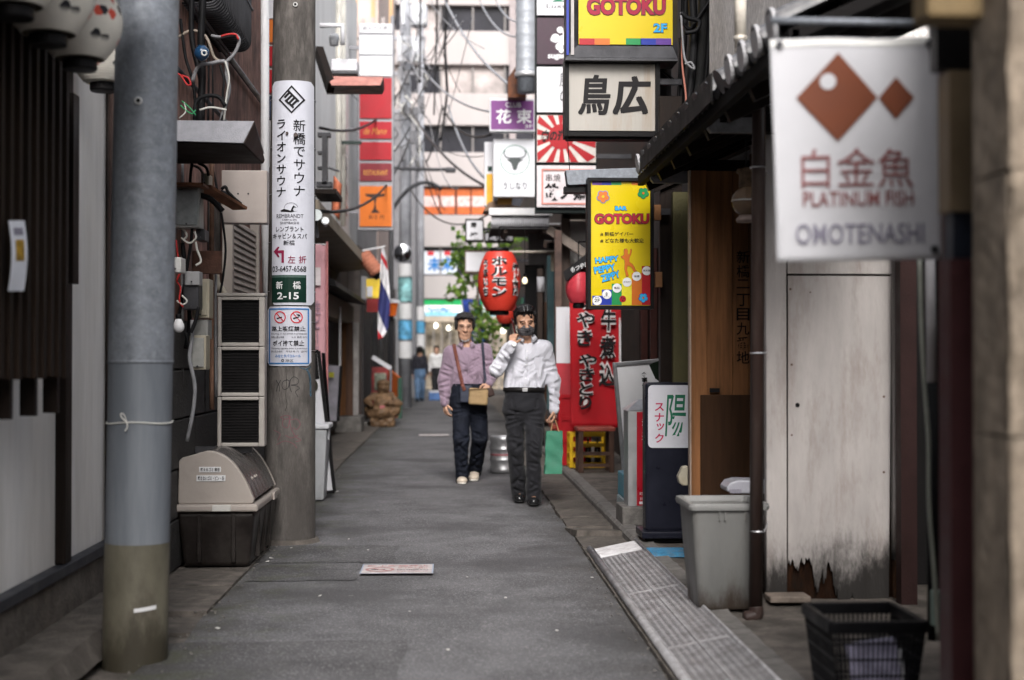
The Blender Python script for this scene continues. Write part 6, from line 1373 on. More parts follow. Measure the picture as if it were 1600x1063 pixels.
# ------------------------------------------------------------------ upper signs on the right
sc_ = thing('sign_tower', tuple(W(880, 325, 16)), 'tall stack of shop signs in a dark frame with red sunray panel', 'sign')
Y_ = 16.0
box('back', mat('green_black_frame', (.012, .018, .018), .5), sc_, W(837, 0, Y_).x, W(933, 0, Y_).x, Y_ + .05, Y_ + .2, W(0, 328, Y_).z, W(0, -60, Y_).z)
for (y0, y1, m_) in ((-60, 24.5, white_sign), (28, 101, mat('plum_panel', (.035, .014, .026), .4)), (104.5, 176, white_sign), (180, 254, mat('ray_white', (.55, .51, .48), .5)), (258.5, 324, mat('pale_pink_panel', (.60, .55, .57), .4))): panel(sc_, 839, y0, 931, y1, Y_, m_, .04)
for py_ in (60, 150, 240): box('wall_arm', dsteel, sc_, W(933, 0, Y_).x, 2.06, Y_ + .1, Y_ + .15, W(0, py_, Y_).z, W(0, py_, Y_).z + .05)
text(sc_, 'Luxus', 854, 6, 892, 13, Y_ - .003, ink); poly_px(sc_, [(862, 3), (872, -3), (884, 3)], Y_, green_ink, 'mountain_logo', .003)
for (cx, cy, r_) in ((875, 47, 5), (868, 60, 7), (880, 63, 8), (874, 73, 6), (884, 52, 5), (877, 79, 4), (863, 62, 3)): poly_px(sc_, circ(cx, cy, r_, 12), Y_, white_ink, 'blossom', .003 + r_ * .0002)
text(sc_, 'sugano', 856, 85, 892, 94, Y_ - .003, white_ink, .03); text(sc_, '風の', 874, 115, 890, 160, Y_ - .003, ink, .0, True)
mb = MB(); cx, cy = 877, 214
for k in range(14):
    a_ = k * 2 * math.pi / 14 + .2; d_ = .12; P = []
    for b_ in (a_ - d_, a_ + d_):
        t_ = 90
        for (lo, hi, comp) in ((839.5, 930.5, 0), (180.5, 253.5, 1)):
            v_ = (math.cos(b_), math.sin(b_))[comp]; o_ = (cx, cy)[comp]
            if v_ > 1e-6: t_ = min(t_, (hi - o_) / v_)
            elif v_ < -1e-6: t_ = min(t_, (lo - o_) / v_)
        P.append(W(cx + t_ * math.cos(b_), cy + t_ * math.sin(b_), Y_ - .003))
    mb.add([W(cx, cy, Y_ - .003)] + P, [(0, 1, 2)])
mb.build('red_rays', red_p, sc_); poly_px(sc_, circ(877, 214, 20), Y_, red_p, 'red_disc', .005)
text(sc_, '肉の道場', 845, 203, 897, 222, Y_ - .007, ink, .045, shear=.2)
mb_ = frame(sc_, 846, 264, 928, 320, Y_ - .001, 2.6, .001, mat('salmon_line', (.55, .22, .18), .5), 'salmon_border')
text(sc_, '串焼', 853, 272, 876, 284, Y_ - .004, ink, .0); text(sc_, '鉄ノ鶏', 851, 286, 918, 314, Y_ - .004, ink, .035)
def boxsign(name, label, x0, y0, x1, y1, Y, m_, th=.18, side=None, fr=None):
    n = thing(name, tuple(W((x0 + x1) / 2, y1, Y)), label, 'sign', 'projecting signs on the right')
    a_, b_, c_, d_ = rpx(x0, y0, x1, y1, Y); box('case', side or white_sign, n, a_, b_, Y, Y + th, c_, d_, .008)
    panel(n, x0 + 2, y0 + 3, x1 - 2, y1 - 3, Y - .004, m_, .003, 'face'); box('arm', dsteel, n, b_, 1.75, Y + .07, Y + .11, (c_ + d_) / 2, (c_ + d_) / 2 + .05); return n
n = boxsign('club_sign', 'purple club sign with white characters beside the silver duct', 765, 154, 836, 206, 22, mat('club_purple', (.13, .025, .15), .4, var=.06))
text(n, 'CLUB', 790, 160, 814, 168, 21.992, white_ink, .02); text(n, '花', 775, 171, 799, 193, 21.992, white_ink, .02); text(n, '束', 807, 171, 831, 193, 21.992, white_ink, .02); text(n, '3F', 820, 195, 832, 200, 21.992, white_ink)
n = boxsign('bull_sign', 'white sign with a bull head inside a rope ring', 771, 217, 837, 308, 22.2, mat('bull_face', (.60, .61, .65), .4, var=.03))
for k in range(36):
    a_ = k * math.pi / 18; r_ = 22.5; p_ = (804.5 + r_ * math.cos(a_), 250 + r_ * math.sin(a_)); d_ = a_ + 1.2
    if k: pass
    poly_px(n, [(p_[0] + 2.6 * math.cos(d_), p_[1] + 2.6 * math.sin(d_)), (p_[0] + .9 * math.cos(d_ + 1.57), p_[1] + .9 * math.sin(d_ + 1.57)), (p_[0] - 2.6 * math.cos(d_), p_[1] - 2.6 * math.sin(d_)), (p_[0] - .9 * math.cos(d_ + 1.57), p_[1] - .9 * math.sin(d_ + 1.57))], 22.2, green_ink, 'rope_strand', .006)
bull = [(798, 246), (811, 246), (814, 249), (818, 250), (813, 252.5), (810, 256), (808, 263), (806.5, 266), (802.5, 266), (801, 263), (799, 256), (796, 252.5), (791, 250), (795, 249)]
P = [W(a_, b_, 22.19) for a_, b_ in bull]; MB().add(P, [tuple(t_) for t_ in tessellate_polygon([P])]).build('bull_head', mat('bull_grey', (.05, .06, .06), .5), n)
for s_ in (-1, 1): MB().tube(curvy([W(804.5 + s_ * 7, 247, 22.185), W(804.5 + s_ * 14, 245, 22.185), W(804.5 + s_ * 17, 239, 22.185), W(804.5 + s_ * 15, 235, 22.185)]), .008, 5).build('horn', MATS['bull_grey'], n)
text(n, 'うしなり', 786, 285, 823, 296, 22.19, ink, .01)
n = boxsign('strip_lightbox', 'thin white and yellow side sign left of the bull sign', 757, 222, 771, 322, 22.6, white_sign); panel(n, 760, 272, 770, 320, 22.59, mat('amber_film', (.62, .32, .02), .4), .003, 'amber_panel'); panel(n, 762, 260, 769, 268, 22.59, dkgreen, .003, 'green_square')
n = boxsign('noodle_sign', 'small white hanging sign with black characters left of corrugated canopy', 727, 342, 756, 378, 24, white_sign, side=dwood)
text(n, '寿', 735, 347, 745, 356, 23.99, ink, .04); text(n, '焼', 734, 363, 747, 376, 23.99, ink, .04)
n = boxsign('wide_noodle_sign', 'wide white sign with characters beneath the corrugated canopy', 757, 362, 803, 379, 24.1, white_sign, side=dwood); text(n, 'とり新', 762, 366, 799, 377, 24.09, ink, .04)
boxsign('blank_lightbox', 'blank white lightbox in brown frame left of big red lantern', 726, 391, 766, 427, 24.2, white_sign, side=mat('brown_frame', (.12, .085, .065), .6))
n = thing('small_brown_canopy', tuple(W(785, 320, 22)), 'little brown tiled canopy below the bull sign', 'canopy')
MB().prism([(0, 0), (.62, 0), (.62, .05), (.2, .17), (.08, .13)], .5, lambda a_, b_, d_: (W(756, 322, 22).x + a_, 22.45 + d_, W(756, 325, 22).z + b_)).build('roof', mat('brown_roof', (.13, .085, .06), .7, var=.3), n); panel(n, 777, 308, 800, 320, 22.44, mat('amber_board', (.35, .18, .03), .6), .004, 'amber_board')
du = thing('silver_duct', tuple(W(822, 150, 21.5)), 'silver spiral ventilation duct rising beside the sign tower', 'duct')
x_ = W(822, 0, 21.3).x; prof = []; zb = W(0, 104, 21.3).z
for i in range(120): prof.append((.155 + (.006 if i % 6 == 0 else 0), zb + i * .03))
MB().lathe(prof, (x_, 21.3, 0), 24).build('spiral_pipe', mat('duct_zinc', (.27, .285, .31), .5, metal=.3, var=.1), du, smooth=True)
MB().lathe([(.0, zb - .34), (.135, zb - .33), (.135, zb - .08), (.16, zb - .07), (.16, zb), (.155, zb + .01)], (x_, 21.3, 0), 24).build('lower_section', galv, du, smooth=True)
MB().lathe([(.165, zb - .10), (.175, zb - .09), (.175, zb - .03), (.165, zb - .02)], (x_, 21.3, 0), 24).build('band', steel, du, smooth=True)
MB().prism([(0, 0), (.28, 0), (.28, .62), (.22, .62), (0, .3)], .3, lambda a_, b_, d_: (W(794, 150, 21.6).x + a_, 21.6 + d_, W(794, 152, 21.6).z + b_)).build('rust_hood', mat('rust_hood', (.10, .035, .015), .7, var=.4), du)
# ================================================================== MIDDLE AND FAR
# ------------------------------------------------------------------ left shops beyond the concrete pole
lb = thing('dark_tavern', (-1.9, 14.5, 0), 'dark wooden tavern on the left behind the concrete pole', 'building')
box('wall', mat('tavern_boards', (.04, .032, .028), .8, var=.35, vs=8, bump=.08, stretch=6), lb, -5, -1.95, 12.35, 18.2, 0, 3.3)
box('upper_wall', mat('cream_render', (.50, .48, .45), .85, var=.1, dirt=.3), lb, -5, -2.0, 12.35, 18.2, 3.3, 6.8)
for k in range(4): box('door_panel', mat('dark_door', (.022, .018, .016), .5, rnd=.3), lb, -1.94, -1.90, 13.0 + k * 1.2, 14.1 + k * 1.2, .1, 2.2, .01)
rs = thing('timber_restaurant', (-1.9, 21, 0), 'left restaurant with beige eave, dark lower awning and brown door posts', 'building')
box('wall', mat('restaurant_wall', (.075, .052, .040), .8, var=.35, vs=5, bump=.06), rs, -5, -1.95, 18.25, 27, 0, 3.35)
x0, x1, z0, z1 = -2.0, -1.42, 2.78, 3.06
MB().prism([(-1.98, 3.12), (-1.45, 2.98), (-1.42, 2.80), (-1.98, 2.74)], 9.2, lambda a_, b_, d_: (a_, 15.6 + d_, b_)).build('eave', mat('beige_eave', (.28, .235, .18), .7, var=.15, dirt=.4), rs)
MB().prism([(-1.98, 2.50), (-1.50, 2.26), (-1.48, 2.18), (-1.98, 2.24)], 6.6, lambda a_, b_, d_: (a_, 18.4 + d_, b_)).build('lower_awning', mat('black_awning_sheet', (.018, .017, .018), .5), rs)
box('lintel', mat('brown_lintel', (.15, .115, .08), .7, var=.2), rs, -1.95, -1.72, 19.5, 25.3, 1.85, 2.17)
for (px_, m_, w_) in ((536, mwood, .10), (546, wood2, .12), (556, mat('pale_grey_post', (.30, .28, .27), .7, var=.2), .09)):
    q = W(px_, 500, 24.2); box('door_post', m_, rs, q.x - w_ / 2, q.x + w_ / 2, 24.2, 24.35, .28, 1.86, .006)
box('stone_base', conc, rs, W(520, 0, 24).x, W(566, 0, 24).x, 23.9, 24.8, 0, .27, .02)
box('doorway_shade_slab', black, rs, -1.949, -1.90, 20.0, 23.8, .1, 1.84)  # black slab on the wall, the doorway's darkness given as colour
MB().cyl(W(531, 480, 22), W(531, 610, 22), .02, n=8).build('pale_rod', white_ink, rs)
bx_ = thing('rubble', tuple(G(580, 668)), 'flat pale stones lying by the left restaurant step', 'stones')
for k in range(4): q = G(565 + k * 12, 667 - k * 1.5); MB().cbox((q.x, q.y, .05), (.22, .3, .09), k * .7, .05).build('stone', conc, bx_, bevel=.02)
wb_ = thing('white_building', (-1.75, 21, 3.3), 'white plastered upper storey on the left above the restaurant eave', 'building')
box('wall', mat('white_render', (.74, .73, .72), .85, var=.06, dirt=.25, dcol=(.4, .38, .36), ds=2, stretch=5), wb_, -5, -1.80, 17.2, 27.2, 3.36, 8.0)
for (px_, Y_) in ((527, 17.6), (534, 20)):
    q = WX(px_, 300, -1.78); MB().tube([(-1.76, q.y, 3.4), (-1.76, q.y, 7.5)], .045, 10).build('downpipe', mat('cream_downpipe', (.55, .53, .48), .5), wb_, smooth=True)
box('window', mat('dark_pane', (.05, .055, .06), .15, bump=0), wb_, -1.799, -1.785, 23.4, 24.6, 3.7, 4.7)
q = WX(540, 225, -1.7); box('awning_bar', mat('green_black_bar', (.02, .035, .03), .5), wb_, -1.79, -1.45, q.y, q.y + .08, q.z, q.z + .05)
# red topped canopy
n = thing('red_topped_canopy', tuple(W(550, 147, 15)), 'small canopy with faded red top high on the left', 'canopy')
P = lambda a_, b_, y_: W(a_, b_, y_)
MB().add([P(512, 120, 15.2), P(599, 121, 15.2), P(594, 134, 15), P(518, 134, 15)], [(0, 3, 2, 1)]).build('red_sheet', mat('faded_red_sheet', (.42, .19, .16), .7, var=.2, vs=9), n, solid=.01)
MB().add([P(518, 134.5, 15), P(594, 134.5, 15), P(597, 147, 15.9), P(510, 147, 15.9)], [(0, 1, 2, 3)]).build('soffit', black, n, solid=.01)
MB().add([P(594, 134.5, 15), P(599, 121, 15.2), P(600, 140, 15.9), P(597, 147, 15.9)], [(0, 1, 2, 3)]).build('side', mat('canopy_brown', (.05, .025, .02), .7), n, solid=.01)
MB().beam(P(498, 80, 15.6), P(517, 138, 15.1), .08, .12).build('brace', dwood, n)
n = thing('wall_unit', tuple(W(545, 110, 16)), 'pale outdoor unit box sitting above the red topped canopy', 'air conditioner')
x0, x1, z0, z1 = rpx(518, 92, 558, 111, 16.2); box('case', white_sign, n, x0, x1, 16.2, 16.5, z0, z1, .01); box('base', dsteel, n, x0, x1, 16.2, 16.5, z0 - .03, z0 - .002)
q = W(522, 62, 16.2); MB(Matrix.Translation(q)).lathe([(0, -.08), (.05, -.07), (.06, .02), (.05, .06), (0, .07)], n=14).build('vent_cap', mat('vent_grey', (.3, .31, .33), .5), n, smooth=True)
MB().tube([W(500, 40, 16), W(535, 40, 16), W(535, 70, 16)], .03, 8).build('pipe', white_sign, n, smooth=True)
n = thing('black_balcony', tuple(W(505, 290, 14.5)), 'small black steel balcony frame beside the concrete pole', 'balcony')
for (a_, b_, c_, d_) in ((496, 207, 516, 213), (503, 213, 511, 288), (496, 236, 503, 240), (496, 260, 503, 264), (494, 284, 518, 292)):
    x0, x1, z0, z1 = rpx(a_, b_, c_, d_, 14.6); box('bar', dsteel, n, x0, x1, 14.6, 14.72, z0, z1)
box('floor', dwood, n, W(490, 0, 14.6).x, W(526, 0, 14.6).x, 14.6, 15.4, W(0, 300, 14.6).z, W(0, 292.5, 14.6).z)
of = thing('orange_flag', tuple(W(530, 340, 18)), 'tilted faded orange cloth sign below the black balcony', 'flag')
MB().grid(lambda u, v: W(522 + 12 * u + 5 * v * 0 - 4 * (1 - v), 330 - 55 * v + 14 * u, 18 - .1 * math.sin(u * 3)), 6, 8).build('cloth', mat('faded_orange_cloth', (.56, .17, .09), .8, var=.25, vs=14), of, smooth=True, solid=.01)
MB().cyl(W(513, 262, 18.02), W(530, 268, 18.02), .015, n=8).build('rod', dsteel, of)
# spotlights seen at the pole's right edge
n = thing('round_floodlight', tuple(W(495, 345, 13.5)), 'round white floodlight peeking out right of the concrete pole', 'lamp')
MB().cyl(W(494, 336, 13.4), W(494, 336, 13.5), .055, .05, 20).build('lens', mat('lamp_lens', (.7, .75, .75), .2, bump=0), n, smooth=False); MB().cyl(W(494, 336, 13.5), W(494, 336, 13.62), .06, .04, 20).build('housing', dsteel, n); MB().beam(W(494, 342, 13.6), W(496, 372, 13.6), .03, .03).build('arm', dsteel, n)
n = thing('small_spotlight', tuple(W(508, 350, 14.5)), 'small bright spotlight under the beige eave', 'lamp')
MB().cyl(W(508, 345, 14.4), W(508, 345, 14.5), .018, .022, 14).build('lens', mat('lit_lens', (.9, .95, .9), .3, emit=1.0, bump=0), n); MB().cyl(W(508, 345, 14.5), W(509, 352, 14.7), .04, .02, 14).build('housing', white_ink, n)
# pink banner, boards, bin right of concrete pole
n = thing('pink_nobori', tuple(W(500, 640, 15)), 'tall pink vertical banner right behind the concrete pole', 'banner')
def pkf(u, v): p = W(474 + 35 * u, 640 - 258 * v, 15); p.y += .03 * math.sin(u * 5 + v * 3); return p
MB().grid(pkf, 8, 20).build('cloth', mat('pink_cloth', (.55, .30, .33), .8, var=.06), n, smooth=True, solid=.004)
MB().cyl(W(511, 640, 15.02), W(511, 378, 15.02), .012, n=8).build('pole', mat('pale_red_pole', (.5, .2, .2), .5), n); MB().tube([W(472, 382, 15.02), W(511, 382, 15.02)], .008, 6).build('cross_rod', white_ink, n)
text(n, '生ビール', 492, 470, 501, 560, 14.95, mat('grey_pink_print', (.32, .2, .26), .7), .02, True); panel(n, 489, 418, 501, 446, 14.94, mat('white_square', (.62, .56, .57), .7), .004, 'white_square')
ab = thing('easel_sign', tuple(G(505, 770)), 'white standing sign with black frame leaning right of the concrete pole', 'menu board')
Y_ = 12.9; L0 = [W(452, 552, Y_), W(498, 549, Y_), W(523, 768, Y_ - .12), W(458, 775, Y_ - .12)]
MB().add(L0, [(0, 3, 2, 1)]).build('board', white_sign, ab, solid=.02)
for i, j in ((0, 1), (1, 2), (2, 3), (3, 0)): MB().beam(L0[i] + Vector((0, -.012, 0)), L0[j] + Vector((0, -.012, 0)), .03, .03, up=(0, 1, 0)).build('frame_bar', black, ab)
MB().add([W(487, 554, Y_ - .02), W(495, 553, Y_ - .02), W(499, 592, Y_ - .04), W(487, 594, Y_ - .04)], [(0, 3, 2, 1)]).build('black_header', black, ab)
MB().add([W(*p_, Y_ - .06) for p_ in circ(491, 603, 6, 14, 9)], [tuple(range(14))]).build('black_badge', mat('badge_black', (.03, .03, .02), .4), ab)
MB().beam(W(505, 640, Y_ + .12), W(521, 767, Y_ + .35), .03, .03).build('rear_leg', black, ab); MB().beam(W(505, 552, Y_ + .02), W(521, 767, Y_ + .3), .025, .025).build('rear_leg', black, ab)
wbin = thing('white_bin', tuple(G(498, 782)), 'pale grey lidded bin squeezed right of the concrete pole', 'bin')
x0, x1 = W(470, 0, 12.45).x, W(512, 0, 12.45).x; pgb = mat('pale_bin', (.42, .43, .45), .4, var=.05, dirt=.3)
z1 = W(0, 672, 12.45).z; mb = MB(); e = .03
mb.add([(x0 + e, 12.47, .01), (x1 - e, 12.47, .01), (x1 - e, 12.8, .01), (x0 + e, 12.8, .01), (x0, 12.44, z1), (x1, 12.44, z1), (x1, 12.84, z1), (x0, 12.84, z1)], [(0, 3, 2, 1), (4, 5, 6, 7), (0, 1, 5, 4), (1, 2, 6, 5), (2, 3, 7, 6), (3, 0, 4, 7)]); mb.build('body', pgb, wbin, bevel=.015)
MB().box(x0 - .02, x1 + .02, 12.42, 12.86, z1 + .002, z1 + .045).build('lid', mat('white_lid', (.62, .63, .66), .35, var=.03), wbin, bevel=.012); MB().cbox((x1 - .01, 12.6, z1 - .04), (.04, .06, .12)).build('latch', MATS['white_lid'], wbin, bevel=.008)
gs_ = thing('grey_easel', tuple(G(520, 665)), 'tilted grey standing board before the dark left doorway', 'menu board')
L0 = [W(511, 571, 20), W(533, 572, 20), W(528, 658, 19.8), W(508, 658, 19.8)]
MB().add(L0, [(0, 3, 2, 1)]).build('board', mat('lilac_grey_board', (.22, .21, .24), .6, var=.15), gs_, solid=.02); panel(gs_, 514, 582, 522, 590, 19.85, mat('olive_mark', (.35, .33, .03), .6), .004, 'yellow_mark')
MB().beam(L0[1], L0[2], .03, .05).build('edge_bar', black, gs_)

# ------------------------------------------------------------------ left sign column
sc2 = thing('sign_column', tuple(W(587, 355, 25)), 'tall left column of white, red and orange lightbox signs', 'sign')
Y_ = 25.0; fm = mat('grey_sign_frame', (.26, .26, .28), .5, metal=.3)
box('back', fm, sc2, W(560, 0, Y_).x, W(614, 0, Y_).x, Y_ + .03, Y_ + .25, W(0, 357, Y_).z, W(0, 33, Y_).z)
cr = mat('crimson_lightbox', (.31, .005, .013), .5, var=.12, vs=2)
for (a_, b_, m_) in ((37, 52, white_sign), (55, 85, mat('white_glow_box', (.66, .67, .69), .4, var=.02, emit=.05)), (88, 118.5, MATS['white_glow_box']), (121.5, 185, cr), (190, 217, cr), (222, 250, cr), (255, 283, mat('dark_crimson', (.17, .012, .02), .4)), (291, 354, mat('orange_glow_box', (.58, .14, .012), .4, var=.05, emit=.03))): panel(sc2, 562, a_, 612, b_, Y_, m_, .03)  # faint glow added to the white and orange faces of unlit signs
text(sc2, 'めんべ三井', 567, 40, 606, 48, Y_ - .003, ink, .01); gold = mat('gold_print', (.55, .25, .05), .5)
text(sc2, 'de Mano', 568, 200, 604, 210, Y_ - .003, gold, .0, shear=.3); text(sc2, 'RESTAURANT', 568, 266, 606, 274, Y_ - .003, gold, .01)
P = [W(a_, b_, Y_ - .003) for a_, b_ in ((570, 303), (602, 303), (601, 307), (589, 309), (587, 318), (588, 327), (594, 333), (579, 333), (584, 326), (585, 318), (583, 310), (572, 307))]
MB().add(P, [tuple(t_) for t_ in tessellate_polygon([P])]).build('table_figure', mat('dark_brown_print', (.04, .018, .01), .5), sc2); text(sc2, '和食 円', 576, 336, 600, 343, Y_ - .003, MATS['dark_brown_print'], .01)
MB().tube([W(613, 25, Y_ + .1), W(613, 360, Y_ + .1)], .035, 8).build('post', fm, sc2)
for py_ in (70, 200, 330): box('wall_arm', fm, sc2, -1.82, W(560, 0, Y_).x, Y_ + .1, Y_ + .16, W(0, py_, Y_).z, W(0, py_, Y_).z + .06)

# ------------------------------------------------------------------ Thai flag and street decorations
fl = thing('striped_flag', tuple(W(598, 390, 22)), 'limp red, white and blue striped flag hanging on the left', 'flag')
cols = [mat('flag_red', (.48, .02, .03), .7), mat('flag_white', (.66, .65, .67), .7), mat('flag_blue', (.03, .035, .13), .7), MATS['flag_white'], MATS['flag_red']] if False else None
fr_ = mat('flag_red', (.48, .02, .03), .7); fw_ = mat('flag_white', (.66, .65, .67), .7); fb_ = mat('flag_blue', (.03, .035, .13), .7)
edge = [((596, 388), (600, 388)), ((595, 405), (603, 400)), ((594, 425), (606, 425)), ((593, 448), (609, 455)), ((591, 470), (609, 490)), ((590, 492), (607, 512)), ((590, 515), (603, 522)), ((591, 530), (598, 528))]
def flagf(u, v):
    s_ = v * (len(edge) - 1); k = min(int(s_), len(edge) - 2); f_ = s_ - k
    a_ = [edge[k][0][i] + (edge[k + 1][0][i] - edge[k][0][i]) * f_ for i in (0, 1)]; b_ = [edge[k][1][i] + (edge[k + 1][1][i] - edge[k][1][i]) * f_ for i in (0, 1)]
    p = W(a_[0] + (b_[0] - a_[0]) * u, a_[1] + (b_[1] - a_[1]) * u, 22); p.y += .05 * math.sin(u * 7 + v * 4); return p
for (lo, hi, m_) in ((0, .12, fw_), (.12, .2, fr_), (.2, .42, fw_), (.42, .74, fb_), (.74, .93, fw_), (.93, 1.0, fr_)):
    def band(u, v, lo=lo, hi=hi): 
        sk = (.10 * (u - .5)) * (1 if 0 < lo else 0); return flagf(u, cl(lo + (hi - lo) * v + (.14 * (u - .5) if 0 < lo + (hi - lo) * v < .99 else 0)))
    MB().grid(band, 8, 8).build('stripe', m_, fl, smooth=True)
MB().tube([W(566, 392, 22.05), W(599, 386, 22.05), W(602, 384, 22.05)], .012, 6).build('staff', white_ink, fl)
ol = thing('orange_tube_lantern', tuple(W(578, 410, 23)), 'faded orange ribbed tube lantern tilted beside the striped flag', 'lantern')
a_, b_ = W(567, 396, 23), W(590, 428, 23); pts = [a_.lerp(b_, i / 28) for i in range(29)]
MB().tube(pts, [.115 * (.75 if i in (0, 28) else 1) + .010 * (i % 4 < 2) for i in range(29)], 20).build('paper_body', mat('faded_orange_paper', (.42, .16, .10), .8, var=.15), ol, smooth=True); MB().cyl(b_, b_ + (b_ - a_) * .18, .1, .08, 16).build('end_ring', black, ol)
n = thing('yellow_shop_sign', tuple(W(582, 468, 24)), 'small yellow and white sign behind the striped flag', 'sign')
panel(n, 572, 436, 594, 466, 24.2, mat('warm_yellow_sign', (.68, .48, .04), .5, var=.3, vs=5), .1, 'yellow_panel'); panel(n, 573, 448, 582, 464, 24.18, white_sign, .01, 'white_panel'); panel(n, 573, 467, 597, 488, 24.2, mat('dark_red_panel', (.22, .02, .02), .5), .1, 'red_panel')
# shops at the far left end
fs = thing('far_left_shops', (-1.8, 33, 0), 'row of narrow shops at the far left end of the alley', 'building')
box('wall', mat('far_shop_wall', (.13, .11, .10), .8, var=.3, vs=3), fs, -6, -1.75, 27.25, 46, 0, 3.4)
box('upper', mat('far_grey_upper', (.34, .33, .34), .8, var=.15, vs=2), fs, -6, -1.85, 27.3, 35.5, 3.4, 6.8)
for k in range(5): box('shutter', mat('dark_shutter', (.04, .035, .035), .6, rnd=.4), fs, -1.749, -1.71, 27.8 + k * 3.2, 30.2 + k * 3.2, .05, 2.3); box('sign_band', (white_sign, red_p, mat('green_band', (.05, .2, .1), .5), orange_p, white_sign)[k], fs, -1.749, -1.66, 27.8 + k * 3.2, 30.2 + k * 3.2, 2.4, 2.85)
om = thing('orange_menu_stand', tuple(G(616, 652)), 'orange and green folding menu stand at the far left', 'menu board')
q0, q1 = W(606, 577, 27), W(626, 588, 27); P = [W(608, 576, 27.6), W(625, 590, 27), W(625, 654, 27), W(606, 650, 27.6)]
MB().add(P, [(0, 3, 2, 1)]).build('orange_board', mat('orange_board', (.55, .12, .02), .6), om, solid=.03); MB().beam(P[1], P[2], .06, .08).build('green_edge', mat('dark_green_edge', (.02, .06, .04), .6), om); MB().beam(W(582, 558, 27.2), W(611, 576, 27.2), .05, .08).build('white_top', white_sign, om)
MB().cyl(W(611, 577, 27), W(609, 655, 27), .02, n=8).build('pole', galv, om)
rsn = thing('red_display_case', tuple(G(590, 655)), 'dark red display case with pictures behind the carved figure', 'display case')
panel(rsn, 581, 574, 607, 640, 27.8, mat('red_display', (.20, .03, .03), .6, var=.5, vs=6), .4, 'case'); panel(rsn, 585, 583, 603, 610, 27.78, mat('display_picture', (.20, .22, .17), .5, var=.7, vs=9), .01, 'picture')
mp = thing('mirror_post', tuple(G(611, 648)), 'thin dark post with round traffic mirror and orange lamp', 'traffic mirror')
q = W(611, 560, 30); MB().cyl((q.x, 30, 0), (q.x, 30, 5.2), .055, n=12).build('post', mat('dark_post', (.05, .05, .055), .5), mp, smooth=True)
m0 = W(629, 396, 29.9); MB().cyl(m0, m0 + Vector((0, .03, 0)), .20, .21, 28).build('mirror_rim', mat('mirror_rim', (.25, .25, .27), .5), mp); MB(Matrix.Translation(m0 + Vector((0, -.002, 0))) @ Matrix.Rotation(math.pi / 2, 4, 'X')).lathe([(.185, 0), (.15, .014), (.1, .025), (.05, .032), (0.0, .034)], n=28).build('mirror', mat('mirror_glass', (.3, .31, .33), .08, metal=1.0, var=.05, bump=0, rv=.02), mp, smooth=True)
MB().beam((q.x, 30, m0.z), m0 + Vector((0, .05, 0)), .04, .04).build('arm', dsteel, mp)
l0 = W(613, 494, 29.8); MB(Matrix.Translation(l0)).lathe([(0, 0), (.07, 0), (.12, .27), (0, .27)], n=4).build('orange_lamp', mat('orange_lamp', (.50, .10, .015), .5, emit=.15), mp); MB(Matrix.Translation(l0)).lathe([(.17, .27), (.15, .33), (0, .36)], n=4).build('lamp_roof', white_sign, mp)

# ------------------------------------------------------------------ utility poles with transformers and wires at the alley end
def upole(px_, Y_, r_, label, top=16, stickers=()):
    q = W(px_, 560, Y_); n = thing('far_utility_pole', (q.x, Y_, 0), label, 'utility pole', 'far utility poles')
    MB().cyl((q.x, Y_, 0), (q.x, Y_, top), r_, r_ * .75, 20).build('shaft', mat('far_pole_concrete', (.33, .34, .37), .7, var=.15, vs=3), n, smooth=True)
    for (a_, b_, m_) in stickers:
        za, zb = W(0, b_, Y_ - r_).z, W(0, a_, Y_ - r_).z
        MB().lathe([(r_ + .012, za), (r_ + .012, zb)], (q.x, Y_, 0), 20).build('wrap_sign', m_, n, smooth=True)
    return n, q
wrapb = mat('blue_white_wrap', (.25, .50, .70), .5, var=.6, vs=4)
n, q = upole(633, 36, .165, 'far pale utility pole wrapped with blue and white signs', 16, ((410, 430, white_ink), (432, 470, wrapb), (473, 498, white_ink), (500, 530, mat('cyan_wrap', (.12, .38, .62), .5, var=.4, vs=6)), (533, 560, white_ink)))
def cross(n, px0, px1, py, Y, r_=.045): MB().beam(W(px0, py, Y), W(px1, py, Y), r_ * 2, r_ * 2).build('cross_arm', mat('cross_arm', (.25, .25, .27), .5, metal=.4), n)
for py_ in (60, 115, 175, 262): cross(n, 606, 664, py_, 35.9)
for (a_, b_, c_, d_) in ((620, 58, 636, 98), (641, 58, 658, 98), (640, 8, 668, 42), (626, 4, 634, 40)):
    x0, x1, z0, z1 = rpx(a_, b_, c_, d_, 35.6); MB().lathe([(0, z0), ((x1 - x0) / 2 * .95, z0), ((x1 - x0) / 2, z0 + .03), ((x1 - x0) / 2, z1 - .05), ((x1 - x0) / 2 * .8, z1), (0, z1 + .02)], ((x0 + x1) / 2, 35.6, 0), 18).build('transformer', mat('transformer_grey', (.46, .47, .50), .5, var=.08), n, smooth=True)
for (a_, b_) in ((622, 105), (632, 112), (650, 108), (660, 118), (628, 160), (645, 168), (655, 150), (640, 205), (650, 215), (626, 232)):
    x0, x1, z0, z1 = rpx(a_, b_, a_ + 8, b_ + 20, 35.5); box('fitting', mat('dark_fitting', (.14, .14, .15), .6), n, x0, x1, 35.4, 35.6, z0, z1, .02)
rr = random.Random(3)
for k in range(46):
    x_, y_ = rr.uniform(612, 668), rr.uniform(-5, 250); x2, y2 = x_ + rr.uniform(-18, 18), y_ + rr.uniform(10, 55)
    MB().tube(curvy([W(x_, y_, 35.4), W((x_ + x2) / 2 + rr.uniform(-10, 10), (y_ + y2) / 2, 35.2), W(x2, y2, 35.5)], 4), rr.choice((.010, .014, .02)), 5).build('jumper_cable', rr.choice((cable_m, cable_g, cable_g, cable_w)), n)
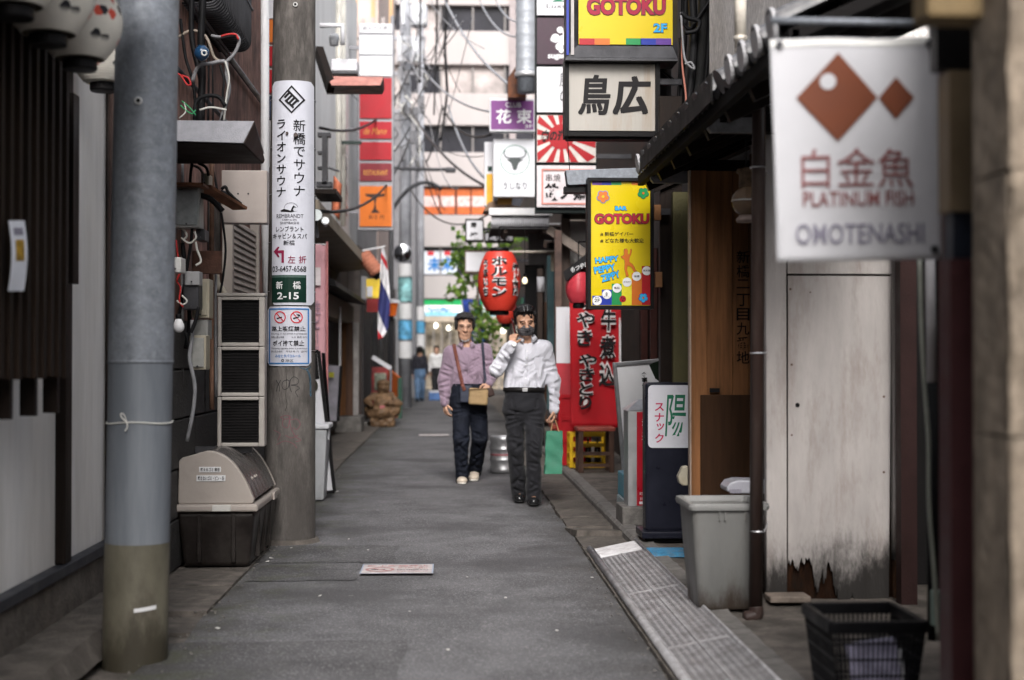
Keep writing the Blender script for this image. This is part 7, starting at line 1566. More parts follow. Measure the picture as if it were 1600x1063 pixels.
n, q = upole(657, 43, .12, 'far thin steel pole with blue and white signs', 12, ((478, 500, white_ink), (502, 520, mat('blue_wrap2', (.10, .36, .60), .5)), (522, 545, white_ink), (546, 556, dkgreen)))
def wires(label, runs, cat='wires'):
    n = thing('overhead_wire', tuple(runs[0][0]), label, cat)
    for a_, b_, dr, r_, m_ in runs: MB().tube(sag(a_, b_, dr), r_, 6).build('wire', m_, n, smooth=True)
    return n
gw = mat('grey_wire_sheath', (.24, .25, .27), .5)
wires('thick pale cable running down to the purple club sign', [(W(690, -10, 33), W(795, 132, 24), .25, .024, gw), (W(745, -10, 33), W(815, 57, 24), .3, .018, gw), (W(770, -10, 34), W(838, 22, 22), .35, .018, gw)], 'cable')
wires('long dark cables sloping down from the far pole to the bull sign', [(W(640, 170, 35), W(775, 298, 24), .3, .026, dsteel), (W(700, 165, 34), W(766, 285, 25), .3, .024, gw), (W(655, 100, 35), W(770, 175, 24), .25, .022, gw), (W(690, 165, 34), W(768, 210, 24), .3, .022, cable_m)], 'cable')
wires('vertical black cables hanging beside the far utility pole', [(W(657, -20, 33), W(656, 130, 33), 0, .022, cable_m), (W(683, -20, 33), W(682, 70, 33), 0, .025, cable_m), (W(699, -20, 33), W(695, 75, 33), 0, .034, cable_m), (W(695, 75, 33), W(699, 150, 33), -.05, .034, cable_m), (W(698, 150, 33), W(688, 220, 33), .1, .03, cable_m), (W(682, 60, 33), W(678, 180, 33), 0, .02, cable_m)], 'cable')
wires('thin wires looping around the far street lamp arm', [(W(600, 352, 34), W(690, 296, 34), -.5, .05, dsteel), (W(660, 250, 34), W(690, 335, 33), .2, .015, cable_m), (W(690, 170, 34), W(665, 255, 34), .2, .02, cable_m), (W(612, 262, 34), W(700, 265, 34), .02, .04, dsteel), (W(560, 280, 26), W(640, 200, 34), .2, .02, cable_m), (W(495, 330, 14), W(640, 218, 34), .5, .02, cable_m), (W(640, 295, 34), W(770, 330, 25), .5, .016, cable_m), (W(620, 150, 35), W(560, 60, 26), .3, .02, cable_m), (W(500, 200, 17), W(640, 110, 35), .5, .02, cable_m)], 'cable')
rr = random.Random(21); runs = []
for k in range(22):
    xa, ya = rr.uniform(612, 690), rr.uniform(-20, 250); xb, yb = rr.choice(((rr.uniform(740, 800), ya + rr.uniform(20, 130)), (rr.uniform(690, 740), rr.uniform(-20, 60)), (rr.uniform(500, 560), ya + rr.uniform(-60, 120)), (rr.uniform(660, 720), ya + rr.uniform(20, 120))))
    runs.append((W(xa, ya, 34.5), W(xb, yb, rr.uniform(24, 34)), rr.uniform(.1, .5), rr.choice((.006, .008, .010)), rr.choice((cable_m, cable_g, gw))))
wires('web of thin overhead wires around the far utility poles', runs, 'cable')
n = thing('arm_lamp', tuple(W(700, 265, 34)), 'small dark street lamp on a thin arm before the far building', 'lamp')
MB().cbox(W(704, 266, 34), (.25, .15, .12)).build('head', dsteel, n, bevel=.03)

# ------------------------------------------------------------------ buildings at the end of the alley
fb = thing('far_office', (0, 57, 0), 'pale office building with window bands facing the end of alley', 'building')
YF_ = 58.0
conc_p = mat('pale_facade', (.40, .365, .36), .8, var=.05, vs=.6, dirt=.2, dcol=(.42, .38, .37), ds=.7, stretch=3)
def zf(py): return W(700, py, YF_).z
box('core', mat('office_dark', (.05, .05, .06), .3), fb, -14, 16, YF_ + .35, YF_ + 12, 0, zf(-60))
for (a_, b_) in ((-60, 8), (48, 101), (146, 196), (238, 291), (336, 386), (431, 467)): box('spandrel', conc_p, fb, -14, 16, YF_, YF_ + .6, zf(b_), zf(a_), .03)
wg = mat('office_glass', (.022, .022, .028), .35, var=.3, vs=.8, bump=0, rv=.05); wg2 = mat('office_blind', (.34, .30, .29), .5, var=.3, vs=.9, bump=0)
for bi, (a_, b_) in enumerate(((8, 48), (101, 146), (196, 238), (291, 336), (386, 431))):
    for k in range(22):
        x0 = -13.6 + k * 1.32; box('window', (wg2 if (bi == 1 and k % 3) or (bi == 0 and k % 4 == 1) else wg), fb, x0, x0 + 1.24, YF_ + .30, YF_ + .34, zf(b_) + .02, zf(a_) - .02)
        if bi != 3: box('mullion', mat('office_mullion', (.20, .185, .18), .6), fb, x0 + 1.245, x0 + 1.315, YF_ + .12, YF_ + .34, zf(b_), zf(a_))
for k, (a_, b_) in enumerate(((660, 686), (688, 711), (714, 735), (737, 764))):
    x0, x1 = W(a_, 300, YF_).x, W(b_, 300, YF_).x
    box('shop_banner', mat('orange_banner', (.45, .10, .02), .5, var=.15), fb, x0, x1, YF_ + .2, YF_ + .28, zf(334), zf(294)); box('banner_band', mat('pale_banner_band', (.58, .44, .42), .5, var=.35, vs=6), fb, x0 + .02, x1 - .02, YF_ + .18, YF_ + .199, zf(322), zf(306))
x0, x1 = W(663, 0, YF_).x, W(714, 0, YF_).x; box('window_sign', mat('pale_window_sign', (.62, .66, .72), .4), fb, x0, x1, YF_ + .22, YF_ + .28, zf(428), zf(392))
text(fb, '未来', 668, 402, 710, 424, YF_ + .2, blue_ink, .04)
for a_, m_ in ((668, red_ink), (694, red_ink)): panel(fb, a_, 393, a_ + 10, 399, YF_ + .2, m_, .01, 'sign_mark')
panel(fb, 835, 0, 860, 470, YF_ - .1, mat('facade_pier', (.30, .26, .26), .7), .1, 'pier'); panel(fb, 796, -40, 806, 300, YF_ - .1, mat('facade_pier', (.30, .26, .26), .7), .1, 'pier')
# convenience store on the ground floor
cv = thing('convenience_store', (0, 56.6, 0), 'convenience store front with green stripe at the end of the alley', 'shop')
YS = 56.8; sx0, sx1 = W(600, 0, YS).x, W(800, 0, YS).x
zs = lambda py: W(700, py, YS).z
box('green_stripe', mat('store_green', (.01, .33, .09), .4, emit=.1), cv, sx0, sx1, YS, YS + .3, zs(477), zs(469))
box('white_band', mat('store_white', (.72, .75, .74), .4, emit=.45), cv, sx0, sx1, YS + .01, YS + .3, zs(488), zs(477.2)); box('cyan_band', mat('store_cyan', (.25, .55, .68), .4, emit=.12), cv, sx0, sx1, YS + .01, YS + .3, zs(494), zs(488.2))
text(cv, 'FamilyMart', 668, 479, 706, 491, YS, mat('store_blue', (.03, .25, .55), .4), .03); box('soffit_strip', mat('warm_soffit', (.5, .42, .33), .6), cv, sx0, sx1, YS + .02, YS + .3, zs(503), zs(494.2))
box('store_glow_wall', mat('store_glow_wall', (.35, .29, .22), .7, var=.7, vs=1.6, emit=.35), cv, sx0, sx1, YS + 1.2, YS + 1.3, 0.0, zs(503))  # back wall itself glows to stand for the lit store interior
for k in range(14):
    x0 = sx0 + .3 + k * (sx1 - sx0 - .5) / 14; box('door_post', mat('store_post', (.22, .2, .18), .5), cv, x0, x0 + .07, YS + .25, YS + .32, 0, zs(503)); box('pane', mat('store_glass', (.2, .2, .2), .05, trans=.9, bump=0, alpha=.35), cv, x0 + .08, x0 + .30, YS + .27, YS + .29, .1, zs(503))
for k in range(9): q = Vector((sx0 + .4 + k * .55, YS + 1.0, zs(508 + (k % 3) * 4))); MB().cyl(q, q + Vector((0, -.05, 0)), .10, n=12).build('lamp', mat('store_lamp', (1, .92, .75), .5, emit=5.0, bump=0), cv)
box('roof_link', mat('store_dark', (.08, .08, .08), .8), cv, sx0, sx1, YS + .3, YF_ + .4, zs(503), zs(469))
tw_ = thing('beige_tower', (-5, 40, 0), 'tall pinkish beige building rising behind the left sign column', 'building')
box('body', mat('pink_beige_tile', (.50, .40, .36), .7, var=.08, vs=1.2), tw_, -12, -1.9, 37, 48, 0, 17)
for k in range(4): box('ochre_strip', mat('ochre_strip', (.46, .30, .16), .7), tw_, W(524 + k * 28, 0, 36.95).x, W(530 + k * 28, 0, 36.95).x, 36.93, 36.99, 4, 16.5)
for k in range(4):
    x0 = W(548 + k * 16, 0, 36.95).x
    for j in range(5): box('window', wg2, tw_, x0, x0 + .09, 36.92, 36.99, 7 + j * 1.9, 8.2 + j * 1.9)
box('grey_block', mat('grey_block', (.33, .33, .35), .7, var=.1), tw_, W(612, 0, 46).x, W(650, 0, 46).x, 45, 48.5, 0, 9)
# right end row
re_ = thing('far_right_shops', (1.8, 30, 0), 'dim row of shops at the far right end of the alley', 'building')
box('wall', mat('far_right_wall', (.10, .085, .075), .8, var=.35, vs=2.5), re_, 1.78, 6, 21.6, 46, 0, 5.2)
box('upper_wall', mat('far_right_upper', (.30, .28, .27), .8, var=.15), re_, 3.2, 7, 21.6, 46, 5.2, 7.5)
for k in range(6): box('shopfront', (mat('far_dark_glass', (.03, .03, .03), .2), wood2)[k % 2], re_, 1.70, 1.779, 22.5 + k * 3.4, 25.2 + k * 3.4, .1, 2.3); box('awning', (red_p, mat('navy_awning', (.02, .03, .09), .6), mat('green_awning', (.02, .09, .05), .6))[k % 3], re_, 1.45, 1.779, 22.5 + k * 3.4, 25.2 + k * 3.4, 2.35, 2.5)
# blue banner and street tree
bn2 = thing('blue_nobori', tuple(W(735, 560, 33)), 'tilted blue banner with white characters before the far street', 'banner')
MB().grid(lambda u, v: W(722 + 28 * u + 14 * (1 - v), 560 - 92 * v, 33 + .06 * math.sin(u * 6)), 8, 10).build('cloth', mat('blue_cloth', (.03, .07, .33), .7, var=.15), bn2, smooth=True, solid=.01); MB().cyl(W(738, 600, 33.05), W(721, 464, 33.05), .02, n=8).build('pole', white_ink, bn2)
text(bn2, '営業中', 0, 0, 0, 0, 0, white_ink, .05, True, fn=lambda u, v: W(730 + 12 * u + 9 * (1 - v), 540 - 68 * v, 32.9))
def leafmat(name, col):
    m = bpy.data.materials.new(name); m.use_nodes = True; nt = m.node_tree; N, L = nt.nodes, nt.links; N.remove(N['Principled BSDF'])
    d = N.new('ShaderNodeBsdfDiffuse'); t = N.new('ShaderNodeBsdfTranslucent'); mx = N.new('ShaderNodeMixShader'); mx.inputs[0].default_value = .5
    g = N.new('ShaderNodeNewGeometry'); hv = N.new('ShaderNodeHueSaturation'); hv.inputs['Color'].default_value = (*col, 1)
    nz = N.new('ShaderNodeTexNoise'); nz.inputs['Scale'].default_value = 3.0; L.new(g.outputs['Position'], nz.inputs['Vector'])
    r = N.new('ShaderNodeMapRange'); r.inputs[3].default_value = .5; r.inputs[4].default_value = 1.5; L.new(nz.outputs[0], r.inputs[0]); L.new(r.outputs[0], hv.inputs['Value'])
    for b in (d, t): L.new(hv.outputs[0], b.inputs['Color'])
    L.new(d.outputs[0], mx.inputs[1]); L.new(t.outputs[0], mx.inputs[2]); L.new(mx.outputs[0], N['Material Output'].inputs[0]); return m
leafm = [leafmat('leaf_bright', (.25, .38, .08)), leafmat('leaf_mid', (.15, .26, .06)), leafmat('leaf_dark', (.08, .17, .05))]
def tree(label, base, clumps, seed, nleaf, ls, stem):
    t_ = thing('street_tree', tuple(base), label, 'tree'); rr = random.Random(seed)
    tr = MB(); tr.tube(curvy([base] + stem), [.07 - .05 * i / (len(stem) * 6) for i in range(len(stem) * 6 + 1)], 8); tr.build('trunk', mat('bark', (.09, .07, .055), .9, bump=.15), t_, smooth=True)
    br_ = MB(); L_ = [MB(), MB(), MB()]
    for (c, r_) in clumps:
        br_.tube(curvy([stem[-1], stem[-1].lerp(c, .5) + Vector((0, 0, .05)), c], 3), [.03, .026, .02, .016, .012, .010, .008], 5)
        for i in range(nleaf):
            d = Vector((rr.gauss(0, 1), rr.gauss(0, 1), rr.gauss(0, 1))); d.normalize(); p_ = c + Vector((d.x * r_[0], d.y * r_[1], d.z * r_[2])) * rr.random() ** .5
            a_ = Vector((rr.uniform(-1, 1), rr.uniform(-1, 1), rr.uniform(-.8, .3))).normalized() * ls * rr.uniform(.6, 1.3); b_ = a_.orthogonal().normalized() * ls * .42
            b_ = Matrix.Rotation(rr.uniform(0, 6.28), 3, a_.normalized()) @ b_
            L_[rr.choice((0, 0, 1, 1, 2))].add([p_, p_ + a_ * .5 + b_, p_ + a_, p_ + a_ * .5 - b_], [(0, 1, 2, 3)])
    br_.build('branches', MATS['bark'], t_)
    for m_, l_ in zip(leafm, L_): o = l_.build('foliage', m_, t_); o['kind'] = 'stuff'
def cp_(px_, py_, Y_, r_): return (W(px_, py_, Y_), r_)
tree('bright green street tree behind the big red lantern', W(752, 620, 31), [cp_(718, 408, 31, (.35, .4, .35)), cp_(735, 425, 31.2, (.4, .5, .3)), cp_(725, 375, 31, (.3, .3, .4)), cp_(745, 395, 31.3, (.5, .5, .35)), cp_(715, 455, 31, (.3, .3, .25)), cp_(755, 440, 31.5, (.3, .3, .4)), cp_(775, 365, 31.5, (.5, .5, .3)), cp_(800, 380, 31.5, (.4, .4, .3)), cp_(748, 485, 31, (.25, .3, .3))], 5, 48, .17, [W(752, 560, 31), W(748, 500, 31), W(746, 440, 31.1)])
tree('low bushy shrub behind the two walking men', W(758, 610, 27), [cp_(758, 520, 27, (.3, .3, .35)), cp_(770, 505, 27, (.25, .25, .3)), cp_(748, 540, 27, (.25, .25, .3)), cp_(765, 555, 27, (.3, .3, .35))], 9, 60, .12, [W(758, 585, 27), W(758, 550, 27)])

# ------------------------------------------------------------------ carved seated figure
cf = thing('carved_figure', tuple(G(597, 668)), 'brown carved wooden seated figure on a block at the left', 'statue')
q = G(597, 668); q.y += .25; wd = mat('carved_wood', (.16, .095, .05), .6, var=.4, vs=9, bump=.12, bs=30, dirt=.5, dcol=(.05, .03, .02), ds=5)
S = SDF((q.x - .5, q.y - .42, -.02), (q.x + .5, q.y + .42, .95), .014); B = lambda x_, y_, z_: (q.x + x_, q.y + y_, z_)
S.rbox(B(0, 0, .09), (.22, .22, .09), .05).ell(B(-.02, -.02, .20), (.27, .24, .07), .03).ell(B(.02, 0, .27), (.25, .2, .09), .03)
S.ell(B(0, .02, .46), (.17, .16, .18), .04).ell(B(.0, -.08, .41), (.15, .13, .12), .03).ell(B(.01, 0, .72), (.115, .12, .13), .03).ell(B(.01, -.01, .80), (.12, .12, .06), .03)
S.cone(B(-.15, 0, .57), B(-.28, -.10, .47), .065, .06, .03).cone(B(-.28, -.10, .47), B(-.20, -.22, .40), .06, .05, .02).cone(B(.15, 0, .57), B(.28, -.1, .43), .065, .06, .03).cone(B(.30, -.1, .42), B(.12, -.22, .44), .06, .05, .03)
S.cone(B(-.24, -.08, .30), B(.06, -.24, .28), .09, .07, .05).cone(B(.24, -.08, .30), B(-.04, -.24, .26), .09, .07, .05).ell(B(.01, -.115, .71), (.02, .03, .028), .015)
S.ell(B(-.035, -.115, .74), (.018, .02, .012), .012, True).ell(B(.055, -.115, .74), (.018, .02, .012), .012, True).ell(B(.01, -.12, .665), (.04, .02, .01), .01, True).ell(B(-.18, -.24, .16), (.06, .05, .05), .02, True).ell(B(.2, -.27, .12), (.05, .04, .04), .02, True)
S.d += (.013 * np.sin(S.P[..., 0] * 41) * np.sin(S.P[..., 2] * 48) * np.sin(S.P[..., 1] * 50)).astype(np.float32)
S.build('figure', wd, cf)
MB().cbox(B(.0, -.24, .36), (.09, .02, .06)).build('pink_cloth', mat('pink_cloth_bit', (.42, .13, .15), .8), cf, bevel=.01)
# ================================================================== PEOPLE
def hand(S, wrist, d, side, palm, curl=0.5, sc=1.0, thumb=1.0, spread=.019):
    """palm, four unequal bent fingers and a thumb added to a body field. d: along the hand, side: towards the thumb, palm: where the palm faces"""
    d = Vector(d).normalized(); side = (Vector(side) - d * d.dot(Vector(side))).normalized(); palm = d.cross(side).normalized() * (1 if d.cross(side).dot(Vector(palm)) > 0 else -1)
    w = Vector(wrist); k = .006
    kn = w + d * .085 * sc
    for i in range(4): S.cone(w + d * .02 * sc + side * (.010 - .007 * i) * sc, kn + side * (.026 - .0175 * i) * sc, .015 * sc, .0125 * sc, .012)
    L_ = (.043, .050, .046, .034)
    for i in range(4):
        p = kn + side * (.029 - spread * i) * sc; a = curl * .55 + .05 * i
        for sg in range(3):
            dd = d * math.cos(a) + palm * math.sin(a); q = p + dd * L_[i] * sc * (1, .68, .5)[sg]
            S.cone(p, q, (.0105 - .001 * sg) * sc, (.0097 - .001 * sg) * sc, k); p = q; a += curl * 1.0
    p = w + d * .025 * sc + side * .022 * sc; dd = (d * .65 + side * .75 + palm * .35).normalized()
    for sg in range(3):
        q = p + dd * (.042, .032, .026)[sg] * sc; S.cone(p, q, (.0145, .0115, .010)[sg] * sc, (.012, .0105, .0085)[sg] * sc, .008); p = q
        dd = (dd + (d * .5 + palm * .45 * thumb - side * .15)).normalized()
def head(S, c, rot, s=1.0):
    """skull, jaw, nose, brow, lips, ears in the head's own frame (face towards -y)"""
    T = lambda x, y, z: Vector(c) + rot.to_3x3() @ Vector((x * s, y * s, z * s)); e = lambda p, r, k=.02, sub=False: S.ell(T(*p), [v * s for v in r], k, sub, rot)
    e((0, .012, .040), (.078, .097, .088)); e((0, -.022, -.035), (.064, .070, .088), .03); e((0, -.058, -.098), (.032, .028, .026), .025); e((0, -.030, -.085), (.050, .052, .035), .03)
    for sx in (-1, 1):
        e((sx * .046, -.062, -.022), (.022, .022, .024), .02); e((sx * .030, -.098, .012), (.019, .014, .012), .010, True); e((sx * .030, -.080, .011), (.0135, .0135, .010), .004)
        e((sx * .030, -.078, .030), (.026, .014, .008), .012); e((sx * .078, .010, -.004), (.011, .022, .034), .008); e((sx * .082, .004, -.002), (.006, .012, .02), .004, True)
        e((sx * .012, -.098, -.026), (.010, .012, .009), .008)
    S.cone(T(0, -.088, .018), T(0, -.112, -.022), .009 * s, .0145 * s, .012)
    e((0, -.092, -.056), (.026, .012, .0075), .008); e((0, -.089, -.068), (.022, .012, .008), .008); e((0, -.102, -.0615), (.024, .006, .0022), .003, True)
    return T
def arm_axis(a, b): return (Vector(b) - Vector(a)).normalized()

skin = mat('skin', (.46, .265, .18), .5, var=.10, vs=22, bump=.015, bs=220, spec=.35)
skin2 = mat('skin_tanned', (.42, .235, .155), .5, var=.12, vs=22, bump=.015, bs=220, spec=.35)
hairm = mat('black_hair', (.014, .012, .012), .42, var=.35, vs=40, bump=.12, bs=160, stretch=4)
hair2 = mat('greying_black_hair', (.026, .024, .024), .5, var=.45, vs=50, bump=.12, bs=150, stretch=4)
eye_m = mat('dark_eye', (.012, .010, .010), .15, bump=0)
lens_m = mat('spectacle_lens', (.85, .87, .88), .03, trans=.95, bump=0, rv=.0, alpha=.10)

def make_body(name, label, J, rot, skinm, hs, h=.0062, hands=True, lab_cat='person', group=None, handspec=None):
    pts = [Vector(p) for p in J.values() if isinstance(p, Vector)]
    lo = [min(p[i] for p in pts) - .17 for i in range(3)]; hi = [max(p[i] for p in pts) + .20 for i in range(3)]; lo[2] = 0.0
    S = SDF(lo, hi, h)
    T = head(S, J['head'], rot, hs)
    S.cone(J['head'] + rot.to_3x3() @ Vector((0, .02, -.06)) * hs, J['neck'], .052 * hs, .058 * hs, .03)
    S.cone(J['neck'], (J['neck'] + J['waist']) / 2 + Vector((0, .02, 0)), .06, .075, .03).cone((J['neck'] + J['waist']) / 2 + Vector((0, .02, 0)), J['waist'], .075, .08, .03).cone(J['waist'], (J['hipL'] + J['hipR']) / 2, .08, .08, .03)
    for s in 'LR':
        S.cone(J['sh' + s], J['neck'], .03, .045, .03).cone(J['sh' + s], J['el' + s], .028, .022, .02).cone(J['el' + s], J['wr' + s].lerp(J['el' + s], .15), .016, .016, .01).cone(J['wr' + s].lerp(J['el' + s], .15), J['wr' + s], .016, .024, .01)
        S.cone(J['hip' + s], J['kn' + s], .045, .030, .03).cone(J['kn' + s], J['an' + s], .030, .026, .02).cone(J['an' + s] + Vector((0, 0, -.02)), J['toe' + s] + Vector((0, .03, .02)), .03, .024, .02)
        if hands and handspec: hand(S, J['wr' + s], *handspec[s])
    o = S.build(name, skinm, None, loc=((J['anL'].x + J['anR'].x) / 2, (J['anL'].y + J['anR'].y) / 2, 0)); tag(o, label, lab_cat, group)
    return o, T
def grid_for(P, h, m=.14):
    lo = [min(p[i] for p in P) - m for i in range(3)]; hi = [max(p[i] for p in P) + m for i in range(3)]; return SDF(lo, hi, h)
def crease(S, p0, p1, r=.016, depth=.007, bend=0.):
    """press a fold valley into the camera side of a cloth field between two points (x and z matter)"""
    p0, p1 = Vector(p0), Vector(p1); P = []
    for i in range(6):
        t = i / 5; p = p0.lerp(p1, t); p.x += bend * math.sin(t * math.pi)
        q = drape(S, p, 0.0); P.append(q)
    ys = [q.y for q in P]
    for i in range(5):
        if abs(ys[i] - ys[i + 1]) > .06: continue
        f = lambda t: math.sin(math.pi * min(1, max(0, .12 + .76 * t)))
        a, b = P[i] + Vector((0, -(r - depth * f(i / 5)), 0)), P[i + 1] + Vector((0, -(r - depth * f((i + 1) / 5)), 0))
        S.cone(a, b, r, r, .010, True)
def drape(S, p, off=.004):
    """move a point onto the camera side of a cloth field"""
    i = int(round((p.x - S.lo[0]) / S.h)); k = int(round((p.z - S.lo[2]) / S.h))
    if not (0 <= i < S.n[0] and 0 <= k < S.n[2]): return p.copy()
    c = np.where(S.d[i, :, k] < 0)[0]
    return Vector((p.x, S.lo[1] + S.h * c[0] - off, p.z)) if len(c) else p.copy()
def shirt(o, J, m_, chest, belly, slv, seed, h=.0066, amp=.012, cuff=True, hem_dz=-.01):
    P = [J[k] for k in ('neck', 'shL', 'shR', 'elL', 'elR', 'wrL', 'wrR', 'waist')]; S = grid_for(P, h, .22)
    mid = (J['shL'] + J['shR']) / 2; ch = mid * .62 + J['waist'] * .38; be = mid * .22 + J['waist'] * .78
    S.ell(ch + Vector((0, .01, 0)), chest, .05); S.ell(be + Vector((0, -.005, 0)), belly, .08); S.cone(mid + Vector((0, .01, -.10)), J['waist'], chest[0] * .82, belly[0] * .93, .06, flat=((0, 1, 0), 1.45))
    for s in 'LR':
        S.cone(J['neck'] + Vector((0, .012, -.040)), J['sh' + s] + Vector((0, 0, -.010)), .058, .060, .05)
        S.cone(J['sh' + s], J['el' + s], .072 * slv, .060 * slv, .045); S.cone(J['el' + s], J['wr' + s], .062 * slv, .046 * slv, .025)
    S.waves(amp * 2.1, seed, (24, 20, 15), 4); S.waves(amp * 1.1, seed + 50, (55, 45, 42), 4)
    S.clip(J['waist'] + Vector((0, 0, hem_dz)), (0, 0, -1)) if False else None
    rr = random.Random(seed); wz = J['waist']; hw = belly[0] * .9
    for i in range(11):   # cloth gathered above the belt
        x = -hw + 2 * hw * (i + rr.uniform(.2, .8)) / 11; crease(S, wz + Vector((x, 0, .02)), wz + Vector((x * .82 + rr.uniform(-.02, .02), 0, .10 + rr.uniform(0, .09))), .015, rr.uniform(.006, .011))
    for s_, sg in (('L', -1), ('R', 1)):   # pulls from the armpits, rings at the elbows
        ap = J['sh' + s_] + Vector((-sg * .045, 0, -.075))
        for k in range(4): crease(S, ap + Vector((0, 0, -.03 * k)), ap + Vector((-sg * (.10 + .02 * k), 0, -.05 - .045 * k)), .015, rr.uniform(.006, .011), rr.uniform(-.01, .01))
        a, e, w_ = J['sh' + s_], J['el' + s_], J['wr' + s_]
        for (p, q, t0) in ((a, e, .45), (a, e, .62), (a, e, .80), (e, w_, .08), (e, w_, .3), (e, w_, .52), (e, w_, .76)):
            c = p.lerp(q, t0 + rr.uniform(-.05, .05)); d_ = (q - p).normalized(); n_ = Vector((d_.z, 0, -d_.x)); 
            if n_.length > .3: n_.normalize(); crease(S, c - n_ * .05 + d_ * rr.uniform(-.03, .03), c + n_ * .05 + d_ * rr.uniform(-.03, .03), .014, rr.uniform(.004, .008))
    # open neck and sleeve ends
    S.cone(J['neck'] + Vector((0, -.01, .012)), J['neck'] + Vector((0, -.03, .13)), .058, .085, .006, True)
    S.rbox(J['waist'] + Vector((0, 0, -.165)), (.178, .25, .16), .005, .004, None, True)
    return S, S.build('shirt', m_, o)
def trousers(o, J, m_, seed, wst, thigh, knee, hem, h=.0072, amp=.011):
    P = [J[k] for k in ('waist', 'hipL', 'hipR', 'knL', 'knR', 'anL', 'anR')]; S = grid_for(P, h, .2)
    hm = (J['hipL'] + J['hipR']) / 2
    S.cone(J['waist'] + Vector((0, 0, .05)), hm, wst * 1.05, wst * 1.08, .03, flat=((0, 1, 0), 1.32)); S.ell(hm + Vector((0, .03, .0)), (wst * 1.1, wst * .86, .13), .05)
    for s in 'LR':
        S.cone(J['hip' + s], J['kn' + s], thigh, knee, .03, flat=((0, 1, 0), 1.0)); S.cone(J['kn' + s], J['an' + s] + Vector((0, 0, -.05)), knee, hem, .02)
    S.waves(amp * 2.0, seed, (16, 12, 22), 4); S.waves(amp * .9, seed + 9, (40, 30, 55), 4)
    rr = random.Random(seed + 3)
    for s_, sg in (('L', -1), ('R', 1)):
        h_, k_, a_ = J['hip' + s_], J['kn' + s_], J['an' + s_]
        crease(S, h_ + Vector((sg * .02, 0, .07)), k_ + Vector((0, 0, .12)), .012, .004)
        for i in range(4): crease(S, (J['hipL'] + J['hipR']) / 2 + Vector((sg * .01, 0, -.05 - .02 * i)), h_ + Vector((sg * (.05 + .015 * i), 0, -.02 - .05 * i)), .014, rr.uniform(.006, .010))
        for t0 in (.80, .92, 1.0): c = h_.lerp(k_, t0); crease(S, c + Vector((-.07 + rr.uniform(0, .06), 0, rr.uniform(-.03, .05))), c + Vector((.07 - rr.uniform(0, .05), 0, rr.uniform(-.06, .03))), .015, rr.uniform(.004, .008))
        for t0 in (.15, .35, .55, .74, .88, .96): c = k_.lerp(a_, t0); crease(S, c + Vector((-.06 + rr.uniform(0, .05), 0, rr.uniform(-.05, .06))), c + Vector((.055 - rr.uniform(0, .05), 0, rr.uniform(-.06, .05))), .014, rr.uniform(.004, .009))
    S.clip(J['waist'] + Vector((0, 0, .035)), (0, 0, 1)); S.clip(Vector((0, 0, min(J['anL'].z, J['anR'].z) - .086)), (0, 0, -1))
    return S.build('trousers', m_, o)
def shoe(o, ankle, toe, m_, sole, name='shoe', w=.046, hh=.055):
    a, t = Vector(ankle), Vector(toe); d = (t - a); d.z = 0; heel = Vector((a.x, a.y, 0)) - d.normalized() * .05; z0 = min(a.z - .09, t.z); z0 = max(z0, .012)
    S = grid_for([heel + Vector((0, 0, z0)), t, a], .006, .09)
    zt = t.z
    S.cone(heel + Vector((0, 0, a.z - .055)), a + Vector((0, 0, -.02)), .040, .043, .03); S.cone(heel + d.normalized() * .04 + Vector((0, 0, a.z - .05)), Vector((t.x, t.y, zt + .03)) - d.normalized() * .03, w, w * .9, .03, flat=((0, 0, 1), 1.35)); S.ell(Vector((t.x, t.y, zt + .028)) - d.normalized() * .045, (w * 1.02, w * 1.15, .032), .02)
    sh = S.build(name, m_, o)
    P2 = [heel + Vector((0, 0, a.z - .085)), Vector((t.x, t.y, zt + .008)) - d.normalized() * .02]
    S = grid_for(P2, .006, .07); S.cone(P2[0] + d.normalized() * .02, P2[1], w * .92, w * .95, .0, flat=((0, 0, 1), 3.4)); S.build('sole', sole, sh)
    return sh
